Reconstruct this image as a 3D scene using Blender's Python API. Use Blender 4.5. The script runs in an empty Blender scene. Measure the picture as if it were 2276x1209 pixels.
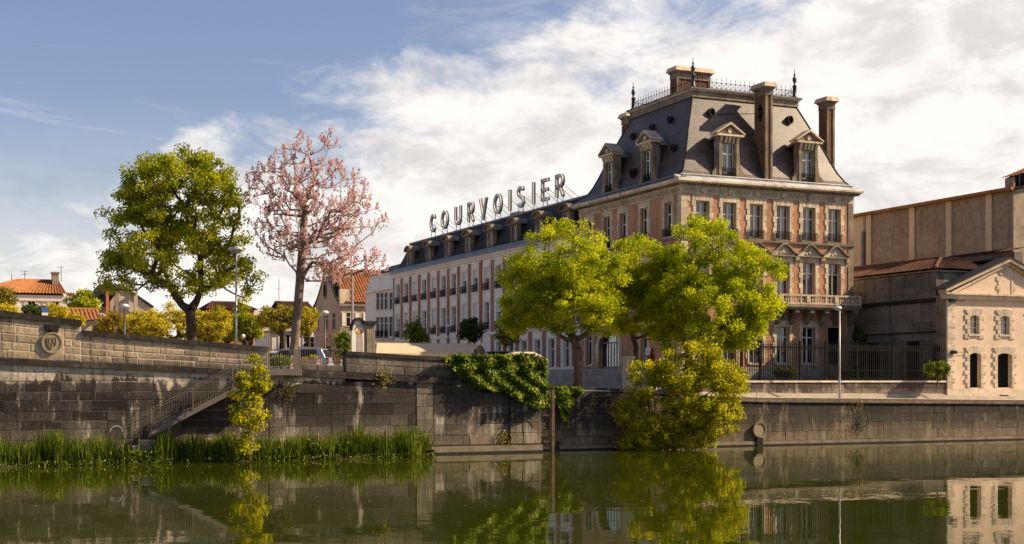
import bpy, math, random
import numpy as np
from mathutils import Vector, Matrix

R = math.radians
random.seed(7)
rng = np.random.default_rng(7)
sc = bpy.context.scene
col = sc.collection

# ------------------------------------------------------------------ camera
# Site frame: x runs along the quay (to the right), y runs inland, z up, water at z = 0.
F, CX, HY, CH = 3000.0, 1138.0, 848.0, 3.5      # measured focal length, centre, horizon (photo pixels), eye height
SA, CA = 0.410, 0.912                           # heading of the view against the quay
cam = bpy.data.cameras.new('camera')
cam.sensor_width = 36.0
cam.lens = 36.0 * F / 2276.0
cam.shift_y = (HY - 604.5) / 2276.0
cam.clip_end = 5000.0
camo = bpy.data.objects.new('camera', cam)
col.objects.link(camo)
camo.location = (0, 0, CH)
camo.rotation_euler = (R(90), 0, -math.atan2(SA, CA))
sc.camera = camo

# ------------------------------------------------------------------ world and sun
SUN_AZ, SUN_EL = R(69), R(35)                   # azimuth from the river side towards the right
sun_dir = Vector((math.sin(SUN_AZ) * math.cos(SUN_EL), -math.cos(SUN_AZ) * math.cos(SUN_EL), math.sin(SUN_EL)))
world = bpy.data.worlds.new('World')
sc.world = world
world.use_nodes = True
SKY_STRENGTH = 0.10
SUN_STRENGTH = 4.8
EXPOSURE = 0.86
sun = bpy.data.lights.new('sun', 'SUN')
sun.energy = SUN_STRENGTH
sun.angle = R(0.53)
sun.color = (1.0, 0.80, 0.54)
suno = bpy.data.objects.new('sun', sun)
col.objects.link(suno)
suno.rotation_euler = sun_dir.to_track_quat('Z', 'Y').to_euler()
sc.view_settings.view_transform = 'Standard'
sc.view_settings.look = 'None'
sc.view_settings.gamma = 1.0
sc.view_settings.use_curve_mapping = False
sc.view_settings.exposure = EXPOSURE


def ray(x, y):
    xr = (x - CX) / F
    return CA * xr + SA, -SA * xr + CA, (HY - y) / F


def onT(x, y, T):
    a, b, c = ray(x, y)
    d = T / b
    return Vector((a * d, T, CH + c * d))


def onS(x, y, S):
    a, b, c = ray(x, y)
    d = S / a
    return Vector((S, b * d, CH + c * d))


def atD(x, y, d):
    a, b, c = ray(x, y)
    return Vector((a * d, b * d, CH + c * d))


def build_world():
    N, L = world.node_tree.nodes, world.node_tree.links
    N.clear()
    out = N.new('ShaderNodeOutputWorld')
    bg = N.new('ShaderNodeBackground')
    bg.inputs['Strength'].default_value = SKY_STRENGTH
    L.new(bg.outputs[0], out.inputs[0])
    sky = N.new('ShaderNodeTexSky')
    sky.sky_type = 'NISHITA'
    sky.sun_disc = False
    sky.sun_elevation = SUN_EL
    sky.sun_rotation = math.atan2(sun_dir.x, sun_dir.y)
    sky.air_density = 1.0
    sky.dust_density = 1.4
    sky.ozone_density = 2.5
    tc = N.new('ShaderNodeTexCoord')

    def math_(op, a, b=None, c=None, clamp=False):
        n = N.new('ShaderNodeMath')
        n.operation = op
        n.use_clamp = clamp
        for i, v in enumerate((a, b, c)):
            if v is None:
                continue
            if isinstance(v, (int, float)):
                n.inputs[i].default_value = v
            else:
                L.new(v, n.inputs[i])
        return n.outputs[0]

    def vmath(op, a, b=None):
        n = N.new('ShaderNodeVectorMath')
        n.operation = op
        for i, v in enumerate((a, b)):
            if v is None:
                continue
            if isinstance(v, (tuple, list, Vector)):
                n.inputs[i].default_value = v
            else:
                L.new(v, n.inputs[i])
        return n

    d = vmath('NORMALIZE', tc.outputs['Generated']).outputs[0]
    sep = N.new('ShaderNodeSeparateXYZ')
    L.new(d, sep.inputs[0])
    zc = math_('ADD', math_('MAXIMUM', sep.outputs[2], 0.0), 0.10)
    comb = N.new('ShaderNodeCombineXYZ')
    L.new(math_('DIVIDE', sep.outputs[0], zc), comb.inputs[0])
    L.new(math_('DIVIDE', sep.outputs[1], zc), comb.inputs[1])

    def noise(vec, scale, detail, rough, dist=0.0, stretch=None, rot=0):
        if stretch:
            mp = N.new('ShaderNodeMapping')
            mp.inputs['Scale'].default_value = stretch
            mp.inputs['Rotation'].default_value = (0, 0, rot)
            L.new(vec, mp.inputs[0])
            vec = mp.outputs[0]
        n = N.new('ShaderNodeTexNoise')
        n.inputs['Scale'].default_value = scale
        n.inputs['Detail'].default_value = detail
        n.inputs['Roughness'].default_value = rough
        n.inputs['Distortion'].default_value = dist
        L.new(vec, n.inputs['Vector'])
        return n.outputs['Fac']

    def ramp(v, a, b):
        n = N.new('ShaderNodeMapRange')
        n.interpolation_type = 'SMOOTHSTEP'
        n.inputs[1].default_value = a
        n.inputs[2].default_value = b
        L.new(v, n.inputs[0])
        return n.outputs[0]

    # a cloud deck whose edge runs across the sky, blue beyond it
    ra, rb = Vector(ray(330, 400)), Vector(ray(1500, 10))
    nrm = ra.cross(rb).normalized()
    if nrm.dot(Vector(ray(2000, 300)).normalized()) < 0:
        nrm = -nrm
    dp = vmath('DOT_PRODUCT', d, nrm).outputs['Value']
    n_big = noise(d, 3.2, 9, 0.60, 0.5, (1, 1, 1.5))
    n_str = noise(d, 11.0, 12, 0.64, 0.35, (1, 1, 1.9))
    edge = math_('ADD', dp, math_('MULTIPLY', math_('SUBTRACT', n_big, 0.5), 0.13))
    edge = math_('ADD', edge, math_('MULTIPLY', math_('SUBTRACT', n_str, 0.5), 0.24))
    bank = ramp(edge, -0.03, 0.045)
    gaps = ramp(n_str, 0.28, 0.46)
    bank = math_('MULTIPLY', bank, math_('MULTIPLY_ADD', gaps, 0.22, 0.78))
    wisp = ramp(noise(comb.outputs[0], 1.1, 10, 0.66, 0.8, (0.5, 1.5, 1), R(35)), 0.54, 0.76)
    wisp = math_('MULTIPLY', wisp, 0.6)
    cover = math_('MAXIMUM', bank, wisp)
    haze = ramp(sep.outputs[2], 0.21, 0.0)
    cover = math_('MAXIMUM', cover, math_('MULTIPLY', haze, 0.75))
    shade = ramp(noise(d, 13.0, 12, 0.64, 0.3, (1, 1, 2.0)), 0.36, 0.58)
    cmix = N.new('ShaderNodeMix')
    cmix.data_type = 'RGBA'
    L.new(shade, cmix.inputs[0])
    cmix.inputs[6].default_value = (4.3, 4.1, 4.0, 1)
    cmix.inputs[7].default_value = (5.75, 5.5, 5.25, 1)
    smul = N.new('ShaderNodeMix')
    smul.data_type = 'RGBA'
    smul.blend_type = 'MULTIPLY'
    smul.inputs[0].default_value = 1.0
    L.new(sky.outputs[0], smul.inputs[6])
    smul.inputs[7].default_value = (0.80, 0.70, 0.72, 1)
    mx = N.new('ShaderNodeMix')
    mx.data_type = 'RGBA'
    L.new(cover, mx.inputs[0])
    L.new(smul.outputs[2], mx.inputs[6])
    L.new(cmix.outputs[2], mx.inputs[7])
    L.new(mx.outputs[2], bg.inputs['Color'])


build_world()

# ------------------------------------------------------------------ mesh and object helpers
ORG = {}


def org(o):
    return ORG.get(o.name, Vector((0, 0, 0))) if o is not None else Vector((0, 0, 0))


class MB:
    def __init__(self):
        self.v = []
        self.f = []

    def add(self, vs, fs):
        n = len(self.v)
        self.v += [tuple(p) for p in vs]
        self.f += [tuple(i + n for i in f) for f in fs]
        return self

    def hexa(self, p):
        return self.add(p, [(3, 2, 1, 0), (4, 5, 6, 7), (0, 1, 5, 4), (1, 2, 6, 5), (2, 3, 7, 6), (3, 0, 4, 7)])

    def box(self, x0, x1, y0, y1, z0, z1):
        return self.hexa([(x0, y0, z0), (x1, y0, z0), (x1, y1, z0), (x0, y1, z0),
                          (x0, y0, z1), (x1, y0, z1), (x1, y1, z1), (x0, y1, z1)])

    def bbox(self, x0, x1, y0, y1, z0, z1, b=0.012):
        """box whose front (low y) face has worn, bevelled edges"""
        self.add([(x0, y0 + b, z0), (x1, y0 + b, z0), (x1, y0 + b, z1), (x0, y0 + b, z1),
                  (x0 + b, y0, z0 + b), (x1 - b, y0, z0 + b), (x1 - b, y0, z1 - b), (x0 + b, y0, z1 - b),
                  (x0, y1, z0), (x1, y1, z0), (x1, y1, z1), (x0, y1, z1)],
                 [(4, 5, 6, 7), (0, 1, 5, 4), (1, 2, 6, 5), (2, 3, 7, 6), (3, 0, 4, 7),
                  (0, 8, 9, 1), (1, 9, 10, 2), (2, 10, 11, 3), (3, 11, 8, 0), (8, 11, 10, 9)])
        return self

    def prism(self, poly, y0, y1, axis='y'):
        n = len(poly)
        if axis == 'y':
            a = [(p[0], y0, p[1]) for p in poly]
            b = [(p[0], y1, p[1]) for p in poly]
        elif axis == 'x':
            a = [(y0, p[0], p[1]) for p in poly]
            b = [(y1, p[0], p[1]) for p in poly]
        else:
            a = [(p[0], p[1], y0) for p in poly]
            b = [(p[0], p[1], y1) for p in poly]
        fs = [tuple(range(n)), tuple(range(2 * n - 1, n - 1, -1))]
        fs += [(i, i + n, (i + 1) % n + n, (i + 1) % n) for i in range(n)]
        return self.add(a + b, fs)

    def strip(self, pts_a, pts_b):
        n = len(pts_a)
        return self.add(list(pts_a) + list(pts_b), [(i, i + 1, n + i + 1, n + i) for i in range(n - 1)])

    def tube(self, pts, r, n=6, cap=True):
        pts = [Vector(p) for p in pts]
        k = len(pts)
        rs = r if isinstance(r, (list, tuple)) else [r] * k
        vs = []
        for i, p in enumerate(pts):
            d = (pts[min(i + 1, k - 1)] - pts[max(i - 1, 0)])
            d = d.normalized() if d.length > 1e-9 else Vector((0, 0, 1))
            ref = Vector((0, 0, 1)) if abs(d.z) < 0.9 else Vector((1, 0, 0))
            u = d.cross(ref).normalized()
            w = d.cross(u)
            for j in range(n):
                a = 2 * math.pi * j / n
                vs.append(p + (u * math.cos(a) + w * math.sin(a)) * rs[i])
        fs = [(i * n + j, i * n + (j + 1) % n, (i + 1) * n + (j + 1) % n, (i + 1) * n + j)
              for i in range(k - 1) for j in range(n)]
        if cap:
            fs += [tuple(range(n - 1, -1, -1)), tuple(range((k - 1) * n, k * n))]
        return self.add(vs, fs)

    def lathe(self, prof, cx, cy, n=10):
        vs = []
        for r, z in prof:
            for j in range(n):
                a = 2 * math.pi * j / n
                vs.append((cx + r * math.cos(a), cy + r * math.sin(a), z))
        k = len(prof)
        fs = [(i * n + j, i * n + (j + 1) % n, (i + 1) * n + (j + 1) % n, (i + 1) * n + j)
              for i in range(k - 1) for j in range(n)]
        fs += [tuple(range(n - 1, -1, -1)), tuple(range((k - 1) * n, k * n))]
        return self.add(vs, fs)

    def disc(self, cx, cz, r, y0, y1, n=20, axis='y', sz=1.0):
        poly = [(cx + r * math.cos(2 * math.pi * i / n), cz + sz * r * math.sin(2 * math.pi * i / n)) for i in range(n)]
        return self.prism(poly, y0, y1, axis)

    def ring(self, cx, cz, r, w, y0, y1, n=16, axis='y', a0=0.0, a1=2 * math.pi, sz=1.0):
        for i in range(n):
            p0, p1 = a0 + (a1 - a0) * i / n, a0 + (a1 - a0) * (i + 1) / n
            q = [(cx + rr * math.cos(a), cz + sz * rr * math.sin(a)) for rr, a in
                 ((r, p0), (r, p1), (r - w, p1), (r - w, p0))]
            self.prism(q, y0, y1, axis)
        return self

    def mesh(self, name='mesh', smooth=False):
        me = bpy.data.meshes.new(name)
        me.from_pydata(self.v, [], self.f)
        if smooth:
            me.polygons.foreach_set('use_smooth', [True] * len(me.polygons))
        me.update()
        return me

    def build(self, name, mat, parent=None, loc=None, rot=0.0, smooth=False):
        """verts in site coordinates (loc None) or in a local frame placed at loc / rot"""
        if loc is None:
            o_ = org(parent)
            if o_.length > 0:
                self.v = [(p[0] - o_.x, p[1] - o_.y, p[2] - o_.z) for p in self.v]
        me = self.mesh(name, smooth)
        me.materials.append(mat)
        return link(name, me, parent, loc, rot)


def link(name, me, parent=None, loc=None, rot=0.0):
    o = bpy.data.objects.new(name, me)
    col.objects.link(o)
    if parent is not None:
        o.parent = parent
    if loc is not None:
        o.location = Vector(loc) - org(parent)
        o.rotation_euler = (0, 0, rot)
        ORG[o.name] = Vector((0, 0, 0))
    else:
        ORG[o.name] = org(parent)
    return o


def tag(o, label=None, cat=None, group=None, kind=None):
    if label:
        o['label'] = label
    if cat:
        o['category'] = cat
    if group:
        o['group'] = group
    if kind:
        o['kind'] = kind
    return o


def thing(name, label, cat, loc=(0, 0, 0), group=None, rot=0.0):
    o = bpy.data.objects.new(name, None)
    o.empty_display_size = 0.2
    col.objects.link(o)
    o.location = loc
    o.rotation_euler = (0, 0, rot)
    ORG[o.name] = Vector(loc) if rot == 0.0 else Vector((0, 0, 0))
    return tag(o, label, cat, group, 'thing')


KIDS = {}


def copy_tree(o, parent, loc=None, rot=None):
    c = o.copy()
    col.objects.link(c)
    c.parent = parent
    if loc is not None:
        c.location = Vector(loc) - org(parent)
    if rot is not None:
        c.rotation_euler = (0, 0, rot)
    ORG[c.name] = Vector((0, 0, 0))
    for ch in KIDS.get(o.name, []):
        copy_tree(ch, c)
    return c


def kid(parent, o):
    KIDS.setdefault(parent.name, []).append(o)
    return o


def lerp(a, b, f):
    return a + (b - a) * f


def pw(tab):
    xs, ys = [p[0] for p in tab], [p[1] for p in tab]
    return lambda x: float(np.interp(x, xs, ys))


# ------------------------------------------------------------------ materials
MATS = {}


def newmat(name, rough=0.85, spec=0.25, metal=0.0):
    m = bpy.data.materials.new(name)
    m.use_nodes = True
    N, L = m.node_tree.nodes, m.node_tree.links
    b = N['Principled BSDF']
    b.inputs['Roughness'].default_value = rough
    b.inputs['Specular IOR Level'].default_value = spec
    b.inputs['Metallic'].default_value = metal
    MATS[name] = m
    return m, N, L, b


def c4(c):
    return (c[0], c[1], c[2], 1.0)


def n_ramp(N, L, fac, stops):
    r = N.new('ShaderNodeValToRGB')
    e = r.color_ramp.elements
    while len(e) > 1:
        e.remove(e[-1])
    e[0].position, e[0].color = stops[0][0], c4(stops[0][1])
    for p, c in stops[1:]:
        k = e.new(p)
        k.color = c4(c)
    if fac is not None:
        L.new(fac, r.inputs[0])
    return r.outputs[0]


def n_noise(N, L, vec, scale, detail=5, rough=0.6, stretch=None, dist=0.0):
    if stretch:
        mp = N.new('ShaderNodeMapping')
        mp.inputs['Scale'].default_value = stretch
        L.new(vec, mp.inputs[0])
        vec = mp.outputs[0]
    n = N.new('ShaderNodeTexNoise')
    n.inputs['Scale'].default_value = scale
    n.inputs['Detail'].default_value = detail
    n.inputs['Roughness'].default_value = rough
    n.inputs['Distortion'].default_value = dist
    L.new(vec, n.inputs['Vector'])
    return n.outputs['Fac']


def n_math(N, L, op, a, b=None, c=None, clamp=False):
    n = N.new('ShaderNodeMath')
    n.operation = op
    n.use_clamp = clamp
    for i, v in enumerate((a, b, c)):
        if v is None:
            continue
        if isinstance(v, (int, float)):
            n.inputs[i].default_value = v
        else:
            L.new(v, n.inputs[i])
    return n.outputs[0]


def n_mix(N, L, fac, a, b, blend='MIX'):
    n = N.new('ShaderNodeMix')
    n.data_type = 'RGBA'
    n.blend_type = blend
    for i, v in ((0, fac), (6, a), (7, b)):
        if isinstance(v, (int, float)):
            n.inputs[i].default_value = v
        elif isinstance(v, (tuple, list)):
            n.inputs[i].default_value = c4(v)
        else:
            L.new(v, n.inputs[i])
    return n.outputs[2]


def n_bump(N, L, b, h, strength, dist=0.02):
    n = N.new('ShaderNodeBump')
    n.inputs['Strength'].default_value = strength
    n.inputs['Distance'].default_value = dist
    L.new(h, n.inputs['Height'])
    L.new(n.outputs[0], b.inputs['Normal'])


def pos(N):
    return N.new('ShaderNodeNewGeometry').outputs['Position']


def objrand(N, L, colr, amt):
    oi = N.new('ShaderNodeObjectInfo')
    v = n_math(N, L, 'MULTIPLY_ADD', oi.outputs['Random'], 2 * amt, 1 - amt)
    hsv = N.new('ShaderNodeHueSaturation')
    L.new(colr, hsv.inputs['Color'])
    L.new(v, hsv.inputs['Value'])
    return hsv.outputs[0]


def m_noise(name, stops, scale=2.0, stretch=None, rough=0.9, spec=0.08, bump=0.3, bscale=18.0, rand=0.0, metal=0.0,
            detail=7, fine=0.25, streak=0.0, streak_col=(0.03, 0.026, 0.022), bdist=0.02):
    m, N, L, b = newmat(name, rough, spec, metal)
    p = pos(N)
    f = n_noise(N, L, p, scale, detail, 0.62, stretch)
    c = n_ramp(N, L, f, stops)
    if fine:
        g = n_noise(N, L, p, scale * 9, 4, 0.65)
        c = n_mix(N, L, fine, c, n_ramp(N, L, g, [(0.3, (0.35, 0.35, 0.35)), (0.7, (1.25, 1.25, 1.25))]), 'MULTIPLY')
    if streak:
        s_ = n_noise(N, L, p, 1.0, 5, 0.6, (2.6, 2.6, 0.22))
        s_ = n_math(N, L, 'MULTIPLY', n_ramp(N, L, s_, [(0.52, (0, 0, 0)), (0.68, (1, 1, 1))]), streak)
        c = n_mix(N, L, s_, c, streak_col)
    if rand:
        c = objrand(N, L, c, rand)
    L.new(c, b.inputs['Base Color'])
    if bump:
        n_bump(N, L, b, n_noise(N, L, p, bscale, 6, 0.65), bump, bdist)
    return m


def m_plain(name, c, rough=0.5, spec=0.4, metal=0.0, var=0.12):
    m, N, L, b = newmat(name, rough, spec, metal)
    p = pos(N)
    f = n_noise(N, L, p, 1.7, 6, 0.65)
    lo, hi = tuple(x * (1 - var) for x in c), tuple(min(1, x * (1 + var)) for x in c)
    L.new(n_ramp(N, L, f, [(0.35, lo), (0.65, hi)]), b.inputs['Base Color'])
    return m


def m_quay(name, zstops, zmax, zamp=1.2, rand=0.2, tint=None, streak=0.5, pale=(0.42, 0.35, 0.27), palefac=0.0):
    """weathered quay stone; the crust and the washed tide zone run with height and are broken up by noise"""
    m, N, L, b = newmat(name, 0.9, 0.15)
    p = pos(N)
    sep = N.new('ShaderNodeSeparateXYZ')
    L.new(p, sep.inputs[0])
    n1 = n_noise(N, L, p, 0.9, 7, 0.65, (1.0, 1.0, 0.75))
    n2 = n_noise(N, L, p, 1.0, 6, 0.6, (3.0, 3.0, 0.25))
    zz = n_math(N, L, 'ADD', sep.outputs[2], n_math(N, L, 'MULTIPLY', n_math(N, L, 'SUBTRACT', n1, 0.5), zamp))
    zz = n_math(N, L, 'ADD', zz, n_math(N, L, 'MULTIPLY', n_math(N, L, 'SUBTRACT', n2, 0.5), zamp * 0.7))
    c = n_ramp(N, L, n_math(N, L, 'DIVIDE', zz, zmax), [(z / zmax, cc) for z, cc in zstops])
    g = n_noise(N, L, p, 7.0, 6, 0.7)
    c = n_mix(N, L, 0.65, c, n_ramp(N, L, g, [(0.28, (0.35, 0.35, 0.36)), (0.5, (0.9, 0.9, 0.9)), (0.72, (1.55, 1.5, 1.4))]), 'MULTIPLY')
    if palefac:
        pf = n_noise(N, L, p, 1.0, 6, 0.62, (1.4, 1.4, 0.35))
        c = n_mix(N, L, n_math(N, L, 'MULTIPLY', n_ramp(N, L, pf, [(0.56, (0, 0, 0)), (0.64, (1, 1, 1))]), palefac), c, pale)
    if streak:
        s_ = n_noise(N, L, p, 1.0, 6, 0.65, (4.2, 4.2, 0.3))
        c = n_mix(N, L, n_math(N, L, 'MULTIPLY', n_ramp(N, L, s_, [(0.52, (0, 0, 0)), (0.66, (1, 1, 1))]), streak), c, (0.022, 0.02, 0.018))
    # lichen specks
    v = N.new('ShaderNodeTexVoronoi')
    v.inputs['Scale'].default_value = 9.0
    L.new(p, v.inputs['Vector'])
    sp = n_ramp(N, L, v.outputs['Distance'], [(0.10, (1, 1, 1)), (0.17, (0, 0, 0))])
    sp = n_math(N, L, 'MULTIPLY', sp, n_ramp(N, L, n_noise(N, L, p, 1.3, 4, 0.6), [(0.5, (0, 0, 0)), (0.62, (0.55, 0.55, 0.55))]))
    c = n_mix(N, L, sp, c, (0.38, 0.33, 0.27))
    if rand:
        c = objrand(N, L, c, rand)
    L.new(c, b.inputs['Base Color'])
    n_bump(N, L, b, n_noise(N, L, p, 9, 7, 0.7), 0.7, 0.04)
    return m


def m_brick(name, c1, c2, mortar, rand=0.0):
    m, N, L, b = newmat(name, 0.9, 0.15)
    tc = N.new('ShaderNodeTexCoord')
    sep = N.new('ShaderNodeSeparateXYZ')
    L.new(tc.outputs['Object'], sep.inputs[0])
    cb = N.new('ShaderNodeCombineXYZ')
    L.new(n_math(N, L, 'ADD', sep.outputs[0], sep.outputs[1]), cb.inputs[0])
    L.new(sep.outputs[2], cb.inputs[1])
    br = N.new('ShaderNodeTexBrick')
    br.inputs['Scale'].default_value = 1.0
    br.inputs['Brick Width'].default_value = 0.23
    br.inputs['Row Height'].default_value = 0.075
    br.inputs['Mortar Size'].default_value = 0.010
    br.inputs['Color1'].default_value = c4(c1)
    br.inputs['Color2'].default_value = c4(c2)
    br.inputs['Mortar'].default_value = c4(mortar)
    L.new(cb.outputs[0], br.inputs['Vector'])
    p = pos(N)
    f = n_noise(N, L, p, 1.1, 7, 0.65, (1, 1, 0.5))
    c = n_mix(N, L, 0.8, br.outputs['Color'], n_ramp(N, L, f, [(0.3, (0.55, 0.5, 0.5)), (0.65, (1.15, 1.1, 1.05))]), 'MULTIPLY')
    L.new(c, b.inputs['Base Color'])
    n_bump(N, L, b, br.outputs['Fac'], 0.4, -0.01)
    return m


def m_slate(name, c1, c2, rough=0.5, spec=0.35):
    m, N, L, b = newmat(name, rough, spec)
    p = pos(N)
    sep = N.new('ShaderNodeSeparateXYZ')
    L.new(p, sep.inputs[0])
    cb = N.new('ShaderNodeCombineXYZ')
    L.new(n_math(N, L, 'ADD', sep.outputs[0], sep.outputs[1]), cb.inputs[0])
    L.new(sep.outputs[2], cb.inputs[1])
    br = N.new('ShaderNodeTexBrick')
    br.inputs['Scale'].default_value = 1.0
    br.inputs['Brick Width'].default_value = 0.22
    br.inputs['Row Height'].default_value = 0.13
    br.inputs['Mortar Size'].default_value = 0.012
    br.inputs['Color1'].default_value = c4(c1)
    br.inputs['Color2'].default_value = c4(c2)
    br.inputs['Mortar'].default_value = (0.03, 0.026, 0.024, 1)
    L.new(cb.outputs[0], br.inputs['Vector'])
    f = n_noise(N, L, p, 0.8, 8, 0.68)
    c = n_mix(N, L, 0.9, br.outputs['Color'], n_ramp(N, L, f, [(0.28, (0.35, 0.33, 0.33)), (0.5, (0.95, 0.95, 0.95)), (0.72, (1.7, 1.55, 1.35))]), 'MULTIPLY')
    g = n_noise(N, L, p, 6.0, 5, 0.7)
    c = n_mix(N, L, 0.6, c, n_ramp(N, L, g, [(0.3, (0.6, 0.6, 0.6)), (0.7, (1.3, 1.3, 1.3))]), 'MULTIPLY')
    L.new(c, b.inputs['Base Color'])
    n_bump(N, L, b, br.outputs['Fac'], 0.5, -0.015)
    return m


def m_leaf(name, stops, transl=0.4, rough=0.55, tcol=1.25):
    m, N, L, b = newmat(name, rough, 0.06)
    at = N.new('ShaderNodeAttribute')
    at.attribute_name = 'rnd'
    c = n_ramp(N, L, at.outputs['Fac'], stops)
    L.new(c, b.inputs['Base Color'])
    tr = N.new('ShaderNodeBsdfTranslucent')
    tcx = n_mix(N, L, 1.0, c, (tcol, tcol, tcol * 0.7), 'MULTIPLY')
    L.new(tcx, tr.inputs['Color'])
    mx = N.new('ShaderNodeMixShader')
    mx.inputs[0].default_value = transl
    L.new(b.outputs[0], mx.inputs[1])
    L.new(tr.outputs[0], mx.inputs[2])
    L.new(mx.outputs[0], N['Material Output'].inputs['Surface'])
    return m


def m_glass(name, tint=(0.75, 0.8, 0.8), refl=0.07):
    m, N, L, b = newmat(name, 0.05, 0.5)
    tr = N.new('ShaderNodeBsdfTransparent')
    tr.inputs['Color'].default_value = c4(tint)
    gl = N.new('ShaderNodeBsdfGlossy')
    gl.inputs['Roughness'].default_value = 0.03
    gl.inputs['Color'].default_value = (0.9, 0.92, 0.95, 1)
    lw = N.new('ShaderNodeLayerWeight')
    lw.inputs['Blend'].default_value = 0.35
    f = n_math(N, L, 'MULTIPLY_ADD', lw.outputs['Fresnel'], 0.6, refl, clamp=True)
    # old panes are never quite flat
    n = N.new('ShaderNodeBump')
    n.inputs['Strength'].default_value = 0.12
    n.inputs['Distance'].default_value = 0.02
    L.new(n_noise(N, L, pos(N), 1.4, 3, 0.5), n.inputs['Height'])
    L.new(n.outputs[0], gl.inputs['Normal'])
    mx = N.new('ShaderNodeMixShader')
    L.new(f, mx.inputs[0])
    L.new(tr.outputs[0], mx.inputs[1])
    L.new(gl.outputs[0], mx.inputs[2])
    L.new(mx.outputs[0], N['Material Output'].inputs['Surface'])
    return m


# stones and walls
S_DARK, S_BLACK, S_TAN, S_PALE = (0.076, 0.063, 0.053), (0.030, 0.025, 0.022), (0.24, 0.185, 0.125), (0.60, 0.51, 0.40)
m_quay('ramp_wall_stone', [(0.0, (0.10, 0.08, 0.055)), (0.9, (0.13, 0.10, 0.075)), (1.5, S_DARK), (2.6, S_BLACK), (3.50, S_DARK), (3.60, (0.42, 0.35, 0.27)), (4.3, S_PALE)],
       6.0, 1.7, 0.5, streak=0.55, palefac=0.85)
m_quay('parapet_stone', [(0.0, S_DARK), (4.15, (0.15, 0.12, 0.09)), (4.7, (0.36, 0.275, 0.18)), (5.6, (0.38, 0.29, 0.19)), (6.6, (0.27, 0.215, 0.15))], 7.0, 0.9, 0.3, streak=0.6)
m_quay('pilaster_stone', [(0.0, (0.19, 0.155, 0.11)), (1.2, (0.20, 0.165, 0.12)), (2.6, (0.15, 0.125, 0.095)), (3.9, (0.26, 0.215, 0.16))], 6.0, 1.2, 0.3, streak=0.4)
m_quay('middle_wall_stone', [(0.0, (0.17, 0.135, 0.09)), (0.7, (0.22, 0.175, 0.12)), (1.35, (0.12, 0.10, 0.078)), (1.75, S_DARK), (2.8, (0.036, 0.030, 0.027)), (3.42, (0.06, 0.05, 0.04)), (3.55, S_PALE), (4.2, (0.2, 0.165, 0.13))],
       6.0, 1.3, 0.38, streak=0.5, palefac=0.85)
m_quay('middle_parapet_stone', [(0.0, S_DARK), (3.9, (0.10, 0.085, 0.07)), (4.3, (0.16, 0.135, 0.11)), (4.9, (0.11, 0.095, 0.08))], 6.0, 0.8, 0.25, streak=0.6, palefac=0.2)
m_quay('right_wall_stone', [(0.0, (0.19, 0.15, 0.10)), (0.6, (0.17, 0.13, 0.085)), (1.1, (0.10, 0.08, 0.058)), (1.4, S_DARK), (2.5, S_BLACK), (3.3, S_DARK)],
       4.0, 1.05, 0.2, streak=0.45, palefac=0.55, pale=(0.30, 0.23, 0.13))
m_quay('fence_wall_stone', [(0.0, (0.26, 0.205, 0.155)), (2.8, (0.22, 0.175, 0.135)), (3.05, (0.10, 0.082, 0.068)), (3.6, (0.055, 0.046, 0.04))], 4.5, 1.1, 0.15, streak=0.6, palefac=0.55, pale=(0.48, 0.38, 0.3))
m_noise('mortar_mid', [(0.3, (0.07, 0.058, 0.048)), (0.7, (0.20, 0.165, 0.13))], 2.0, bump=0.4)
m_noise('mortar_pale', [(0.3, (0.38, 0.31, 0.235)), (0.7, (0.62, 0.53, 0.42))], 2.5, bump=0.4)
m_noise('mortar_dark', [(0.3, (0.09, 0.075, 0.06)), (0.7, (0.2, 0.165, 0.13))], 2.5, bump=0.4)
m_noise('coping_stone', [(0.3, (0.022, 0.019, 0.018)), (0.55, (0.046, 0.039, 0.034)), (0.75, (0.12, 0.10, 0.085))], 2.2, bump=0.6, bscale=14, rand=0.2, fine=0.5)
m_noise('wet_stone', [(0.3, (0.15, 0.12, 0.085)), (0.7, (0.27, 0.215, 0.15))], 2.0, bump=0.4, rand=0.1)
m_noise('coping_brown', [(0.3, (0.09, 0.07, 0.055)), (0.7, (0.22, 0.165, 0.12))], 3.0, bump=0.4, rand=0.15, fine=0.5)
m_noise('coping_light', [(0.3, (0.44, 0.355, 0.265)), (0.7, (0.70, 0.585, 0.45))], 2.0, bump=0.4, rand=0.1)
m_noise('carved_stone', [(0.3, (0.22, 0.175, 0.11)), (0.7, (0.40, 0.315, 0.20))], 6.0, bump=0.3)
m_noise('black_crust', [(0.3, (0.02, 0.018, 0.018)), (0.7, (0.05, 0.045, 0.04))], 5.0, bump=0.4)
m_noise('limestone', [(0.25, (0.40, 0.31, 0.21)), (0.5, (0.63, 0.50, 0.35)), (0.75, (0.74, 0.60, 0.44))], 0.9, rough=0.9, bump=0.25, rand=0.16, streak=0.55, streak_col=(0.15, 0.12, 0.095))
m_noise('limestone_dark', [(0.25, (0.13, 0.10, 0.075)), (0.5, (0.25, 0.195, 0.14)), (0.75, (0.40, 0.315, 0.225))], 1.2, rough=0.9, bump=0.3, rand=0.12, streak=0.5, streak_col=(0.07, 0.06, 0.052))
m_noise('limestone_white', [(0.25, (0.72, 0.635, 0.53)), (0.5, (0.85, 0.765, 0.655)), (0.75, (0.89, 0.81, 0.70))], 0.6, rough=0.88, bump=0.15, streak=0.3, streak_col=(0.48, 0.42, 0.36))
m_noise('plinth_stone', [(0.25, (0.25, 0.22, 0.185)), (0.75, (0.42, 0.37, 0.31))], 1.5, bump=0.3, rand=0.12, streak=0.3)
m_brick('brick', (0.50, 0.235, 0.125), (0.40, 0.18, 0.095), (0.50, 0.37, 0.26))
m_brick('brick_dark', (0.22, 0.10, 0.055), (0.15, 0.07, 0.042), (0.2, 0.15, 0.11))
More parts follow.
